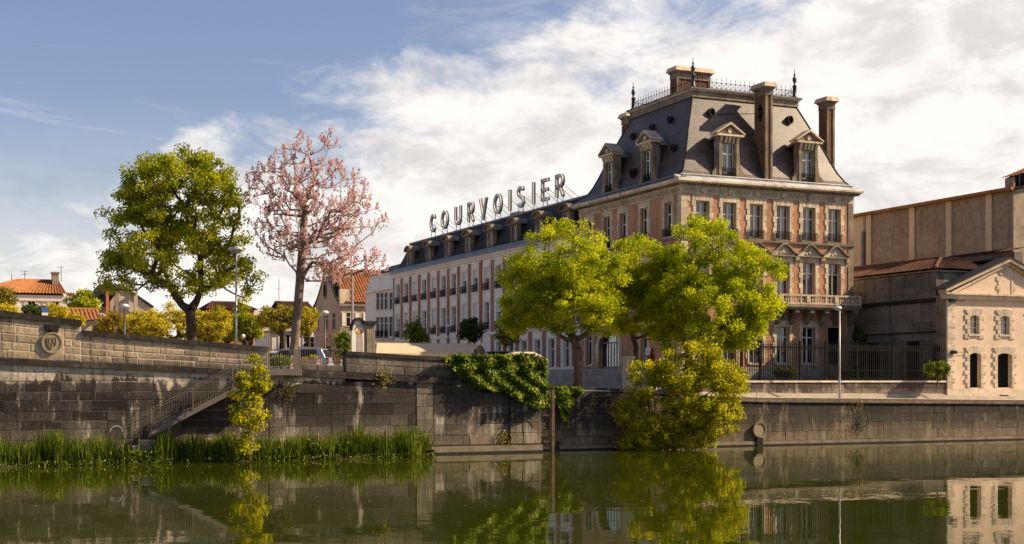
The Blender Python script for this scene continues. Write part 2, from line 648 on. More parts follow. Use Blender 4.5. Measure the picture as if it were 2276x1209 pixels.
m_brick('brick_pale', (0.37, 0.17, 0.11), (0.30, 0.13, 0.085), (0.40, 0.30, 0.24))
m_slate('slate', (0.125, 0.078, 0.050), (0.058, 0.038, 0.029), 0.42, 0.5)
m_slate('slate_dark', (0.040, 0.038, 0.038), (0.026, 0.025, 0.025), 0.6, 0.15)
m_noise('lead', [(0.3, (0.30, 0.30, 0.31)), (0.7, (0.62, 0.61, 0.60))], 1.6, rough=0.55, spec=0.5, bump=0.15, rand=0.15, streak=0.45, streak_col=(0.08, 0.08, 0.085))
m_noise('zinc', [(0.3, (0.13, 0.135, 0.145)), (0.7, (0.25, 0.255, 0.27))], 1.4, rough=0.5, spec=0.5, bump=0.1, rand=0.1)
m_noise('render_pink', [(0.25, (0.60, 0.445, 0.32)), (0.5, (0.70, 0.53, 0.385)), (0.75, (0.76, 0.585, 0.435))], 0.7, bump=0.12, streak=0.15, streak_col=(0.4, 0.3, 0.22))
m_noise('garden_grass', [(0.3, (0.03, 0.04, 0.012)), (0.7, (0.07, 0.085, 0.022))], 2.0, bump=0.5)
m_noise('render_brown', [(0.2, (0.26, 0.20, 0.155)), (0.5, (0.40, 0.31, 0.225)), (0.8, (0.52, 0.40, 0.28))], 0.28, bump=0.25, bscale=8, streak=0.35, streak_col=(0.14, 0.115, 0.10), fine=0.5)
m_noise('render_ochre', [(0.25, (0.62, 0.47, 0.29)), (0.75, (0.76, 0.59, 0.39))], 0.5, bump=0.15, streak=0.3, streak_col=(0.30, 0.22, 0.14))
m_noise('side_wall_stone', [(0.25, (0.12, 0.105, 0.09)), (0.5, (0.19, 0.165, 0.14)), (0.75, (0.28, 0.245, 0.205))], 0.5, bump=0.5, bscale=6, fine=0.5, streak=0.5, rand=0.16)
m_noise('house_render', [(0.25, (0.58, 0.49, 0.42)), (0.75, (0.74, 0.64, 0.56))], 0.5, bump=0.1, streak=0.2, streak_col=(0.4, 0.34, 0.29))
m_noise('house_grey', [(0.25, (0.38, 0.32, 0.27)), (0.75, (0.54, 0.46, 0.39))], 0.6, bump=0.1, streak=0.3, streak_col=(0.2, 0.17, 0.15))
m_noise('house_stone', [(0.25, (0.36, 0.29, 0.22)), (0.75, (0.52, 0.43, 0.33))], 0.5, bump=0.2, streak=0.5, streak_col=(0.16, 0.13, 0.1))
m_noise('tile_orange', [(0.25, (0.26, 0.105, 0.045)), (0.5, (0.38, 0.16, 0.065)), (0.75, (0.50, 0.25, 0.12))], 1.7, bump=0.3, rand=0.1, fine=0.6)
m_noise('tile_dark', [(0.25, (0.06, 0.032, 0.024)), (0.5, (0.12, 0.058, 0.038)), (0.75, (0.24, 0.12, 0.07))], 1.5, bump=0.3, fine=0.6)
m_noise('brick_red', [(0.3, (0.36, 0.12, 0.05)), (0.7, (0.5, 0.19, 0.09))], 4.0, bump=0.3)
# paint, metal, glass, cloth
m_plain('white_paint', (0.70, 0.64, 0.55), 0.45, 0.4)
m_plain('shutter_cream', (0.62, 0.57, 0.50), 0.6, 0.3)
m_plain('iron_black', (0.010, 0.009, 0.009), 0.7, 0.1)
m_plain('iron_rust', (0.10, 0.055, 0.035), 0.8, 0.3, var=0.4)
m_plain('stair_metal', (0.13, 0.105, 0.088), 0.6, 0.3, 0.0)
m_plain('lamp_grey', (0.36, 0.35, 0.34), 0.4, 0.5, 0.3)
m_plain('lamp_dark', (0.03, 0.03, 0.032), 0.4, 0.5)
m_plain('lamp_dome', (0.62, 0.60, 0.57), 0.35, 0.5)
m_plain('letter_face', (0.60, 0.56, 0.51), 0.55, 0.4)
m_plain('letter_side', (0.06, 0.06, 0.055), 0.6, 0.3)
m_plain('curtain_cloth', (0.55, 0.53, 0.48), 0.9, 0.1)
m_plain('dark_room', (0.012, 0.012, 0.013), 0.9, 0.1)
m_plain('awning_cloth', (0.54, 0.42, 0.28), 0.85, 0.1, var=0.06)
m_plain('concrete', (0.20, 0.17, 0.13), 0.9, 0.2)
m_plain('wood_old', (0.12, 0.085, 0.058), 0.85, 0.2, var=0.35)
m_plain('planter_clay', (0.52, 0.37, 0.25), 0.85, 0.2)
m_plain('car_silver', (0.35, 0.42, 0.50), 0.25, 0.6, 0.4)
m_plain('car_white', (0.75, 0.75, 0.74), 0.25, 0.6)
m_plain('rubber', (0.02, 0.02, 0.02), 0.8, 0.2)
m_plain('lamp_red', (0.28, 0.012, 0.01), 0.3, 0.5)
m_plain('sign_white', (0.72, 0.70, 0.66), 0.5, 0.4)
m_plain('sign_red', (0.45, 0.02, 0.03), 0.5, 0.4)
m_plain('sign_blue', (0.03, 0.12, 0.36), 0.5, 0.4)
m_plain('oval_orange', (0.72, 0.32, 0.06), 0.6, 0.3)
m_plain('skin', (0.55, 0.32, 0.23), 0.6, 0.3)
m_plain('hair_white', (0.66, 0.62, 0.58), 0.8, 0.2)
m_plain('jacket_black', (0.018, 0.018, 0.02), 0.85, 0.2)
m_plain('trousers', (0.07, 0.07, 0.09), 0.9, 0.1)
m_glass('window_glass')
m_plain('arch_ochre', (0.60, 0.33, 0.08), 0.8, 0.2)
# ground
m_noise('asphalt', [(0.3, (0.27, 0.23, 0.18)), (0.7, (0.38, 0.33, 0.26))], 1.2, bump=0.3)
m_noise('path_gravel', [(0.3, (0.40, 0.33, 0.25)), (0.7, (0.58, 0.49, 0.38))], 2.2, bump=0.4)
m_noise('grass_green', [(0.3, (0.045, 0.055, 0.015)), (0.7, (0.11, 0.115, 0.03))], 3.0, bump=0.6)
m_noise('mud', [(0.3, (0.025, 0.024, 0.012)), (0.7, (0.06, 0.055, 0.028))], 3.0, bump=0.6)
# plants
m_noise('bark', [(0.3, (0.075, 0.052, 0.036)), (0.7, (0.19, 0.14, 0.095))], 5.0, (1, 1, 0.25), bump=0.8, bscale=12, bdist=0.05)
m_noise('bark_pale', [(0.3, (0.12, 0.085, 0.062)), (0.7, (0.28, 0.205, 0.15))], 4.0, (1, 1, 0.5), bump=0.5, bscale=10)
m_noise('bark_dark', [(0.3, (0.045, 0.032, 0.022)), (0.7, (0.11, 0.08, 0.055))], 5.0, bump=0.8, bscale=12, bdist=0.05)
m_leaf('leaf_lime', [(0.0, (0.10, 0.15, 0.005)), (0.4, (0.31, 0.36, 0.009)), (0.75, (0.56, 0.56, 0.015)), (1.0, (0.74, 0.69, 0.03))], 0.52)
m_leaf('leaf_green', [(0.0, (0.07, 0.10, 0.008)), (0.4, (0.22, 0.25, 0.012)), (0.75, (0.44, 0.44, 0.016)), (1.0, (0.62, 0.57, 0.03))], 0.52)
m_leaf('leaf_bush', [(0.0, (0.06, 0.08, 0.007)), (0.4, (0.29, 0.29, 0.010)), (0.75, (0.58, 0.52, 0.02)), (1.0, (0.80, 0.67, 0.06))], 0.5)
m_leaf('leaf_dark', [(0.0, (0.022, 0.034, 0.009)), (0.6, (0.06, 0.08, 0.016)), (1.0, (0.13, 0.15, 0.025))], 0.25)
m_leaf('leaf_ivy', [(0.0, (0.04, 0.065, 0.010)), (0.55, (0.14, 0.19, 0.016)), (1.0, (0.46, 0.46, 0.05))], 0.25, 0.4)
m_leaf('leaf_yellow', [(0.0, (0.24, 0.20, 0.012)), (0.5, (0.50, 0.41, 0.025)), (1.0, (0.70, 0.58, 0.09))], 0.45)
m_leaf('leaf_orange', [(0.0, (0.12, 0.08, 0.014)), (0.5, (0.30, 0.20, 0.028)), (0.8, (0.42, 0.34, 0.03)), (1.0, (0.52, 0.30, 0.06))], 0.4)
m_leaf('leaf_olive', [(0.0, (0.09, 0.09, 0.015)), (0.5, (0.24, 0.21, 0.022)), (0.85, (0.40, 0.33, 0.03)), (1.0, (0.48, 0.27, 0.05))], 0.4)
m_leaf('blossom_pink', [(0.0, (0.48, 0.25, 0.35)), (0.45, (0.72, 0.46, 0.56)), (0.85, (0.84, 0.63, 0.70)), (1.0, (0.88, 0.76, 0.78))], 0.5, 0.7, 1.0)
m_leaf('reed_green', [(0.0, (0.022, 0.040, 0.006)), (0.5, (0.075, 0.115, 0.010)), (0.8, (0.18, 0.22, 0.02)), (1.0, (0.46, 0.42, 0.12))], 0.4, 0.4)
m_leaf('iris_yellow', [(0.0, (0.45, 0.28, 0.02)), (1.0, (0.62, 0.46, 0.05))], 0.3)
m_leaf('leaf_red', [(0.0, (0.12, 0.015, 0.012)), (1.0, (0.28, 0.05, 0.03))], 0.3)


def build_water_mat():
    m, N, L, b = newmat('river_water', 0.01, 0.5)
    b.inputs['IOR'].default_value = 1.333
    p = pos(N)
    f = n_noise(N, L, p, 0.06, 4, 0.5)
    L.new(n_ramp(N, L, f, [(0.35, (0.026, 0.034, 0.002)), (0.65, (0.038, 0.045, 0.003))]), b.inputs['Base Color'])
    mp = N.new('ShaderNodeMapping')
    mp.inputs['Rotation'].default_value = (0, 0, math.atan2(SA, CA))
    L.new(p, mp.inputs[0])
    v = mp.outputs[0]
    h1 = n_noise(N, L, v, 1.0, 2, 0.5, (0.55, 0.42, 1))
    h2 = n_noise(N, L, v, 1.0, 2, 0.5, (1.1, 1.5, 1))
    h3 = n_noise(N, L, v, 1.0, 2, 0.5, (2.5, 7.0, 1))
    patch = n_ramp(N, L, n_noise(N, L, v, 1.0, 3, 0.5, (0.03, 0.12, 1)), [(0.38, (0.4, 0.4, 0.4)), (0.62, (1, 1, 1))])
    h = n_math(N, L, 'ADD', n_math(N, L, 'MULTIPLY', h1, 0.6), n_math(N, L, 'MULTIPLY', h2, 0.22))
    h = n_math(N, L, 'ADD', h, n_math(N, L, 'MULTIPLY', h3, 0.02))
    h = n_math(N, L, 'MULTIPLY', h, patch)
    n = N.new('ShaderNodeBump')
    n.inputs['Strength'].default_value = 1.0
    n.inputs['Distance'].default_value = 0.012
    L.new(h, n.inputs['Height'])
    L.new(n.outputs[0], b.inputs['Normal'])
    return m


build_water_mat()
MAT = MATS

# ------------------------------------------------------------------ river, ground, path
T_MID, T_RIGHT = 60.85, 61.8
street = pw([(-60, 6.2), (-12, 5.9), (3.7, 4.9), (6.94, 4.62), (15, 3.96), (18.9, 3.80), (22.9, 3.55), (29, 3.28), (34.5, 3.03), (40.7, 2.60), (48, 2.44), (62, 2.28), (80, 2.1), (400, 2.0)])
quay_top = pw([(28.9, 3.36), (34.5, 3.10), (40.7, 2.65), (43, 2.57), (48, 2.51), (62, 2.33), (80, 2.15)])

mb = MB()
xs = [-900, -400, -150, -60, 0, 60, 150, 400, 900]
ys = [-900, -300, -60, 0, 30, 50, 63.0]
idx = {}
for i, x in enumerate(xs):
    for j, y in enumerate(ys):
        idx[i, j] = len(mb.v)
        mb.v.append((x, y, 0.0))
for i in range(len(xs) - 1):
    for j in range(len(ys) - 1):
        mb.f.append((idx[i, j], idx[i + 1, j], idx[i + 1, j + 1], idx[i, j + 1]))
tag(mb.build('river_water', MAT['river_water']), 'green river water reflecting the quay', None, kind='structure')

mb = MB()
xs = [-900, -300, -60] + list(np.arange(-12, 30.1, 2.0)) + [31, 33, 35, 37, 39, 40.0] + [44, 48, 55, 62, 80, 200, 900]
ys = [62.6, 64, 65.6, 66.4, 70, 76, 85, 100, 130, 180, 300, 900]
idx = {}
for i, x in enumerate(xs):
    for j, y in enumerate(ys):
        z = street(x)
        if x > 40 and y > 66:
            z = 3.30
        elif y > 66:
            z = lerp(z, 3.30 if x > 20 else max(3.3, min(z, 3.3 + (20 - x) * 0.06)), min(1, max(0, y - 80) / 20))
        idx[i, j] = len(mb.v)
        mb.v.append((x, y, z))
for i in range(len(xs) - 1):
    for j in range(len(ys) - 1):
        mb.f.append((idx[i, j], idx[i + 1, j], idx[i + 1, j + 1], idx[i, j + 1]))
tag(mb.build('ground', MAT['asphalt']), 'grey paved ground of the town behind the quay', None, kind='structure')

# pale path on top of the right quay, with its kerb
mb = MB()
P = [41.0, 43, 48, 55, 62, 70, 80]
mb.strip([(x, 62.45, quay_top(x) + 0.04) for x in P], [(x, 65.75, quay_top(x) + 0.06) for x in P])
tag(mb.build('path', MAT['path_gravel']), 'pale gravel path along the top of the right quay', None, kind='structure')
mb = MB()
for a, b_ in zip(P[:-1], P[1:]):
    za, zb = quay_top(a), quay_top(b_)
    mb.hexa([(a, 62.30, za - 0.3), (b_, 62.30, zb - 0.3), (b_, 62.45, zb - 0.3), (a, 62.45, za - 0.3),
             (a, 62.30, za + 0.045), (b_, 62.30, zb + 0.045), (b_, 62.45, zb + 0.045), (a, 62.45, za + 0.045)])
tag(mb.build('kerb', MAT['coping_brown']), 'low brown stone kerb edging the quay path', None, kind='structure')

mb = MB().add([(40.2, 66.5, 3.31), (59.4, 66.5, 3.31), (59.4, 73.4, 3.31), (44.6, 73.4, 3.31), (40.2, 70, 3.31)], [(0, 1, 2, 3, 4)])
tag(mb.build('lawn', MAT['garden_grass']), 'dark lawn of the mansion garden behind the fence', None, kind='structure')

# muddy bank under the reeds
mb = MB()
bs = np.linspace(-14, 22.8, 24)
fr = [(x, 58.6 + 0.35 * math.sin(x * 1.3) + 0.2 * math.sin(x * 3.1) + max(0, x - 21.5) * 1.2, -0.05) for x in bs]
md = [(x, 59.6, 0.22 + 0.06 * math.sin(x * 2)) for x in bs]
bk = [(x, 61.2, 0.32) for x in bs]
mb.strip(fr, md)
mb.strip(md, bk)
tag(mb.build('river_bank', MAT['mud']), 'dark muddy bank at the foot of the ramp wall', None, kind='structure')

# ------------------------------------------------------------------ quay walls


def stone_course_wall(parent, T, s0, s1, zb, heights, top, matname, blk, gap=0.02, depth=0.16, bev=0.02, proud=0.012, skip=None, start_off=None):
    """individual stones; the uppermost are cut to the sloping top line"""
    z = zb
    k = 0
    for h in heights:
        x = s0 + 0.005
        first = True
        while x < s1 - 0.05:
            ln = random.uniform(*blk)
            if first:
                ln *= random.uniform(0.45, 1.0)
                first = False
            x1 = min(x + ln, s1 - 0.005)
            if s1 - x1 < 0.3:
                x1 = s1 - 0.005
            za, zb_ = min(z + h - gap, top(x) - gap), min(z + h - gap, top(x1) - gap)
            if skip and skip(0.5 * (x + x1), z + h / 2):
                x = x1
                continue
            if za - z > 0.07 and zb_ - z > 0.07:
                a, b_ = x + gap / 2, x1 - gap / 2
                f_ = T - proud - random.uniform(0, 0.018)
                e = bev * random.uniform(0.7, 1.4)
                m = MB()
                jit = [random.uniform(-0.006, 0.006) for _ in range(4)]
                m.add([(a, f_ + e, z), (b_, f_ + e, z), (b_, f_ + e, zb_), (a, f_ + e, za),
                       (a + e, f_ + jit[0], z + e), (b_ - e, f_ + jit[1], z + e), (b_ - e, f_ + jit[2], zb_ - e), (a + e, f_ + jit[3], za - e),
                       (a, T + depth, z), (b_, T + depth, z), (b_, T + depth, zb_), (a, T + depth, za)],
                      [(4, 5, 6, 7), (0, 1, 5, 4), (1, 2, 6, 5), (2, 3, 7, 6), (3, 0, 4, 7), (0, 8, 9, 1), (1, 9, 10, 2), (2, 10, 11, 3), (3, 11, 8, 0)])
                m.build('stone', MAT[matname], parent)
                k += 1
            x = x1
        z += h
    return k


def sloped_run(parent, name, mat, s0, s1, seg, top, th, y0, y1, topoff=0.0, gap=0.012):
    """a coping or string course laid in separate lengths along a sloping line"""
    x = s0
    while x < s1 - 0.05:
        x1 = min(x + seg * random.uniform(0.8, 1.2), s1)
        if s1 - x1 < 0.4:
            x1 = s1
        a, b_ = x + gap / 2, x1 - gap / 2
        za, zb = top(a) + topoff, top(b_) + topoff
        j = random.uniform(-0.008, 0.008)
        MB().hexa([(a, y0 + j, za - th), (b_, y0 + j, zb - th), (b_, y1, zb - th), (a, y1, za - th),
                   (a, y0 + j + 0.02, za), (b_, y0 + j + 0.02, zb), (b_, y1, zb), (a, y1, za)]).build(name, MAT[mat], parent)
        x = x1


# --- ramp wall on the left
ramp = thing('quay_wall', 'tall dark stone ramp wall with coat of arms, left of the stairs', 'wall', (5, T_MID, 0))
ledge_l = pw([(-12, 5.16), (3.7, 4.49), (13, 4.09), (15.15, 4.0)])
par_low = pw([(6.94, 5.72), (15.15, 5.08)])
par_high = pw([(-12, 8.2), (3.7, 6.5), (6.94, 6.15)])
par_l = lambda x: par_high(x) if x < 6.94 else par_low(x)
mb = MB()
for a, b_, tp in ((-12, 6.94, par_high), (6.94, 15.13, par_low)):
    mb.hexa([(a, T_MID + 0.004, -0.6), (b_, T_MID + 0.004, -0.6), (b_, T_MID + 0.62, -0.6), (a, T_MID + 0.62, -0.6),
             (a, T_MID + 0.004, tp(a) - 0.1), (b_, T_MID + 0.004, tp(b_) - 0.1), (b_, T_MID + 0.62, tp(b_) - 0.1), (a, T_MID + 0.62, tp(a) - 0.1)])
mb.build('mortar_core', MAT['mortar_pale'], ramp)
MB().hexa([(-1.5, T_MID + 0.0, -0.5), (15.12, T_MID + 0.0, -0.5), (15.12, T_MID + 0.02, -0.5), (-1.5, T_MID + 0.02, -0.5), (-1.5, T_MID + 0.0, ledge_l(-1.5) - 0.8), (15.12, T_MID + 0.0, ledge_l(15.12) - 0.8), (15.12, T_MID + 0.02, ledge_l(15.12) - 0.8), (-1.5, T_MID + 0.02, ledge_l(-1.5) - 0.8)]).build('mortar_core', MAT['mortar_mid'], ramp)
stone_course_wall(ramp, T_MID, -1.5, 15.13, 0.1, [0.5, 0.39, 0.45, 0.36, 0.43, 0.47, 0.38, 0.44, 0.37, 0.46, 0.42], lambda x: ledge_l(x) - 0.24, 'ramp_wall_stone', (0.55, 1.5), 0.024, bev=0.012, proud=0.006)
sloped_run(ramp, 'string_course', 'coping_stone', -1.5, 15.13, 1.6, ledge_l, 0.24, T_MID - 0.16, T_MID + 0.1)
# parapet stones follow the slope of the ramp, so they are laid in sheared courses
def sheared_courses(parent, T, s0, s1, bottom, top, n, matname, blk, gap=0.045, skip=None):
    for c in range(n):
        x = s0
        first = True
        while x < s1 - 0.05:
            ln = random.uniform(*blk) * (random.uniform(0.4, 1) if first else 1)
            first = False
            x1 = min(x + ln, s1)
            if s1 - x1 < 0.3:
                x1 = s1
            a, b_ = x + gap / 2, x1 - gap / 2
            f0, f1 = c / n, (c + 1) / n
            q = [lerp(bottom(a), top(a), f0) + gap / 2, lerp(bottom(b_), top(b_), f0) + gap / 2, lerp(bottom(b_), top(b_), f1) - gap / 2, lerp(bottom(a), top(a), f1) - gap / 2]
            if not (skip and skip((a + b_) / 2, sum(q) / 4)):
                f_ = T - 0.006 - random.uniform(0, 0.018)
                e = 0.016
                MB().add([(a, f_ + e, q[0]), (b_, f_ + e, q[1]), (b_, f_ + e, q[2]), (a, f_ + e, q[3]),
                          (a + e, f_, q[0] + e), (b_ - e, f_, q[1] + e), (b_ - e, f_, q[2] - e), (a + e, f_, q[3] - e),
                          (a, T + 0.15, q[0]), (b_, T + 0.15, q[1]), (b_, T + 0.15, q[2]), (a, T + 0.15, q[3])],
                         [(4, 5, 6, 7), (0, 1, 5, 4), (1, 2, 6, 5), (2, 3, 7, 6), (3, 0, 4, 7), (0, 8, 9, 1), (1, 9, 10, 2), (2, 10, 11, 3), (3, 11, 8, 0)]).build('stone', MAT[matname], parent)
            x = x1


arms_a, arms_b = onT(88, 0, T_MID).x, onT(143, 0, T_MID).x
sheared_courses(ramp, T_MID, -1.5, arms_a, ledge_l, lambda x: par_high(x) - 0.23, 5, 'parapet_stone', (0.6, 1.3))
sheared_courses(ramp, T_MID, arms_b, 6.94, ledge_l, lambda x: par_high(x) - 0.23, 5, 'parapet_stone', (0.5, 0.9))
sheared_courses(ramp, T_MID, 6.94, 15.13, ledge_l, lambda x: par_low(x) - 0.2, 4, 'parapet_stone', (0.5, 1.4))
sloped_run(ramp, 'coping', 'coping_stone', -1.5, 6.96, 1.5, par_high, 0.24, T_MID - 0.12, T_MID + 0.72)
sloped_run(ramp, 'coping', 'coping_stone', 6.97, 15.16, 1.5, par_low, 0.2, T_MID - 0.12, T_MID + 0.72)
tag(MB().hexa([(-12, T_MID - 0.03, -0.5), (-1.52, T_MID - 0.03, -0.5), (-1.52, T_MID + 0.01, -0.5), (-12, T_MID + 0.01, -0.5),
           (-12, T_MID - 0.03, 8.0), (-1.52, T_MID - 0.03, 6.9), (-1.52, T_MID + 0.01, 6.9), (-12, T_MID + 0.01, 8.0)]).build('wall_face', MAT['ramp_wall_stone'], ramp))
# the carved coat of arms
z0, z1 = onT(115, 792, T_MID).z, onT(115, 722, T_MID).z
MB().bbox(arms_a + 0.02, arms_b - 0.02, T_MID - 0.02, T_MID + 0.1, ledge_l(arms_b) + 0.02, par_high(arms_b) - 0.26, 0.01).build('arms_panel', MAT['parapet_stone'], ramp)
ca = onT(115, 762, T_MID)
med = MB().disc(ca.x, ca.z, 0.42, T_MID - 0.10, T_MID - 0.015, 28, sz=1.08).ring(ca.x, ca.z, 0.42, 0.05, T_MID - 0.13, T_MID - 0.09, 28, sz=1.08).build('medallion', MAT['carved_stone'], ramp)
sh = [(-0.19, 0.24), (0.19, 0.24), (0.19, -0.06), (0.12, -0.18), (0, -0.26), (-0.12, -0.18), (-0.19, -0.06)]
mb = MB()
for i in range(len(sh)):
    p_, q_ = sh[i], sh[(i + 1) % len(sh)]
    mb.prism([(ca.x + p_[0], ca.z + p_[1]), (ca.x + q_[0], ca.z + q_[1]), (ca.x + q_[0] * 0.85, ca.z + q_[1] * 0.85), (ca.x + p_[0] * 0.85, ca.z + p_[1] * 0.85)], T_MID - 0.145, T_MID - 0.1)
for dx in (-0.08, 0.08):
    mb.box(ca.x + dx - 0.025, ca.x + dx + 0.025, T_MID - 0.135, T_MID - 0.1, ca.z - 0.02, ca.z + 0.17)
mb.box(ca.x - 0.13, ca.x + 0.13, T_MID - 0.13, T_MID - 0.1, ca.z + 0.15, ca.z + 0.18)
mb.prism([(ca.x - 0.03, ca.z - 0.04), (ca.x + 0.03, ca.z - 0.04), (ca.x, ca.z - 0.19)], T_MID - 0.135, T_MID - 0.1)
mb.build('shield', MAT['carved_stone'], med)
mb = MB()
zc = ca.z + 0.52
for k in range(7):
    f_ = (k - 3) / 3
    mb.prism([(ca.x + f_ * 0.24 - 0.035, zc), (ca.x + f_ * 0.24 + 0.035, zc), (ca.x + f_ * 0.28 + 0.045, zc + 0.26), (ca.x + f_ * 0.28 - 0.045, zc + 0.26)], T_MID - 0.13 + 0.05 * f_ * f_, T_MID - 0.02)
mb.box(ca.x - 0.26, ca.x + 0.26, T_MID - 0.1, T_MID - 0.02, zc - 0.06, zc + 0.03)
mb.box(ca.x - 0.29, ca.x + 0.29, T_MID - 0.11, T_MID - 0.02, zc + 0.15, zc + 0.2)
tag(mb.build('crown', MAT['black_crust'], ramp), 'black crown above the round coat of arms')

# --- middle wall
mid = thing('quay_wall', 'dark stone quay wall between the stairs and the wooden post, ivy on its right end', 'wall', (22, T_MID, 0))
ledge_m = pw([(15.15, 4.10), (16.6, 4.04), (24.3, 3.67), (28.9, 3.45)])
par_m = pw([(18.8, 4.93), (22.9, 4.72), (28.9, 4.60)])
mb = MB()
mb.hexa([(15.16, T_MID + 0.03, -0.6), (28.86, T_MID + 0.03, -0.6), (28.86, T_MID + 0.6, -0.6), (15.16, T_MID + 0.6, -0.6),
         (15.16, T_MID + 0.03, 3.9), (28.86, T_MID + 0.03, 3.42), (28.86, T_MID + 0.6, 3.42), (15.16, T_MID + 0.6, 3.9)])
mb.hexa([(18.82, T_MID + 0.03, 3.4), (28.86, T_MID + 0.03, 3.4), (28.86, T_MID + 0.55, 3.4), (18.82, T_MID + 0.55, 3.4),
         (18.82, T_MID + 0.03, 4.85), (28.86, T_MID + 0.03, 4.52), (28.86, T_MID + 0.55, 4.52), (18.82, T_MID + 0.55, 4.85)])
mb.build('mortar_core', MAT['mortar_dark'], mid)
pb0, pb1 = onT(925, 0, T_MID).x, onT(962, 0, T_MID).x
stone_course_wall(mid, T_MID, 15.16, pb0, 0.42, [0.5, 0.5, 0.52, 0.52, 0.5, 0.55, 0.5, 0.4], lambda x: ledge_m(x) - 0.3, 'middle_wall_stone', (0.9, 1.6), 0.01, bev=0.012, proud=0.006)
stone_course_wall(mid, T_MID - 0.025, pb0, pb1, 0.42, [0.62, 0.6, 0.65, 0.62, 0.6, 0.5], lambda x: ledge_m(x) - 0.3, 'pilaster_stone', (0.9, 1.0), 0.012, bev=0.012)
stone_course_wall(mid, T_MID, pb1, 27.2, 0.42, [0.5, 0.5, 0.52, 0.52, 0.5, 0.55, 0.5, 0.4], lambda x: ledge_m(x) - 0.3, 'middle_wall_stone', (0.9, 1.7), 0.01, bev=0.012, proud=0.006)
stone_course_wall(mid, T_MID - 0.12, 27.2, 28.9, 0.42, [0.55, 0.5, 0.52, 0.56, 0.5, 0.5, 0.5, 0.55, 0.5], lambda x: 4.72, 'middle_wall_stone', (0.8, 1.0), 0.015, bev=0.02)
sloped_run(mid, 'string_course', 'coping_stone', 15.17, 27.18, 1.8, ledge_m, 0.30, T_MID - 0.17, T_MID + 0.3)
sheared_courses(mid, T_MID, 18.82, 27.18, ledge_m, lambda x: par_m(x) - 0.18, 2, 'middle_parapet_stone', (0.9, 1.7), 0.016)
sheared_courses(mid, T_MID + 0.05, 16.6, 18.8, ledge_m, lambda x: ledge_m(x) + 0.30, 1, 'middle_parapet_stone', (0.9, 1.3), 0.016)
sloped_run(mid, 'coping', 'coping_stone', 18.80, 27.18, 1.7, par_m, 0.18, T_MID - 0.09, T_MID + 0.62)
sloped_run(mid, 'footing', 'wet_stone', 20.5, 28.95, 2.2, lambda x: 0.36, 0.55, T_MID - 0.24, T_MID + 0.1)
mb = MB().hexa([(27.1, T_MID - 0.22, 4.72), (29.0, T_MID - 0.22, 4.72), (29.0, T_MID + 0.75, 4.72), (27.1, T_MID + 0.75, 4.72),
                (27.5, T_MID + 0.1, 4.98), (28.6, T_MID + 0.1, 4.98), (28.6, T_MID + 0.45, 4.98), (27.5, T_MID + 0.45, 4.98)])
tag(mb.build('pier_cap', MAT['coping_light'], mid), 'pale pointed cap stone on the ivy covered pier')
MB().box(27.22, 28.88, T_MID + 0.01, T_MID + 0.7, 0.4, 4.72).build('pier_core', MAT['mortar_pale'], mid)

# --- right wall
rw = thing('quay_wall', 'low dark stone quay wall below the path on the right', 'wall', (45, T_RIGHT, 0))
mb = MB()
qs = [28.9, 34.5, 40.7, 43, 48, 62, 80]
for a, b_ in zip(qs[:-1], qs[1:]):
    mb.hexa([(a, T_RIGHT + 0.03, -0.6), (b_, T_RIGHT + 0.03, -0.6), (b_, T_RIGHT + 0.9, -0.6), (a, T_RIGHT + 0.9, -0.6),
             (a, T_RIGHT + 0.03, quay_top(a) - 0.2), (b_, T_RIGHT + 0.03, quay_top(b_) - 0.2), (b_, T_RIGHT + 0.9, quay_top(b_) - 0.2), (a, T_RIGHT + 0.9, quay_top(a) - 0.2)])
mb.build('mortar_core', MAT['mortar_dark'], rw)
stone_course_wall(rw, T_RIGHT, 28.92, 36, 0.25, [0.42, 0.40, 0.40, 0.38, 0.38, 0.38, 0.42, 0.4], lambda x: quay_top(x) - 0.13, 'right_wall_stone', (0.5, 1.1), 0.02, bev=0.02)
stone_course_wall(rw, T_RIGHT, 36, 66, 0.25, [0.5, 0.48, 0.46, 0.44, 0.46, 0.4], lambda x: quay_top(x) - 0.13, 'right_wall_stone', (1.2, 2.1), 0.008, bev=0.010, proud=0.004)
sloped_run(rw, 'coping', 'coping_stone', 28.92, 40.7, 1.5, quay_top, 0.13, T_RIGHT - 0.07, T_RIGHT + 0.8)
sloped_run(rw, 'coping', 'coping_brown', 40.7, 66, 1.8, quay_top, 0.13, T_RIGHT - 0.10, T_RIGHT + 0.52, topoff=-0.07)
sloped_run(rw, 'footing', 'wet_stone', 28.95, 66, 2.6, lambda x: 0.24, 0.45, T_RIGHT - 0.16, T_RIGHT + 0.1)
MB().hexa([(66, T_RIGHT - 0.02, -0.5), (80, T_RIGHT - 0.02, -0.5), (80, T_RIGHT + 0.02, -0.5), (66, T_RIGHT + 0.02, -0.5),
           (66, T_RIGHT - 0.02, 2.2), (80, T_RIGHT - 0.02, 2.1), (80, T_RIGHT + 0.02, 2.1), (66, T_RIGHT + 0.02, 2.2)]).build('wall_face', MAT['right_wall_stone'], rw)
MB().box(28.95, 66, T_RIGHT - 0.168, T_RIGHT - 0.1, -0.3, 0.07).build('tide_line', MAT['black_crust'], rw)
MB().box(20.5, 28.95, T_MID - 0.256, T_MID - 0.15, -0.3, 0.09).build('tide_line', MAT['black_crust'], mid)
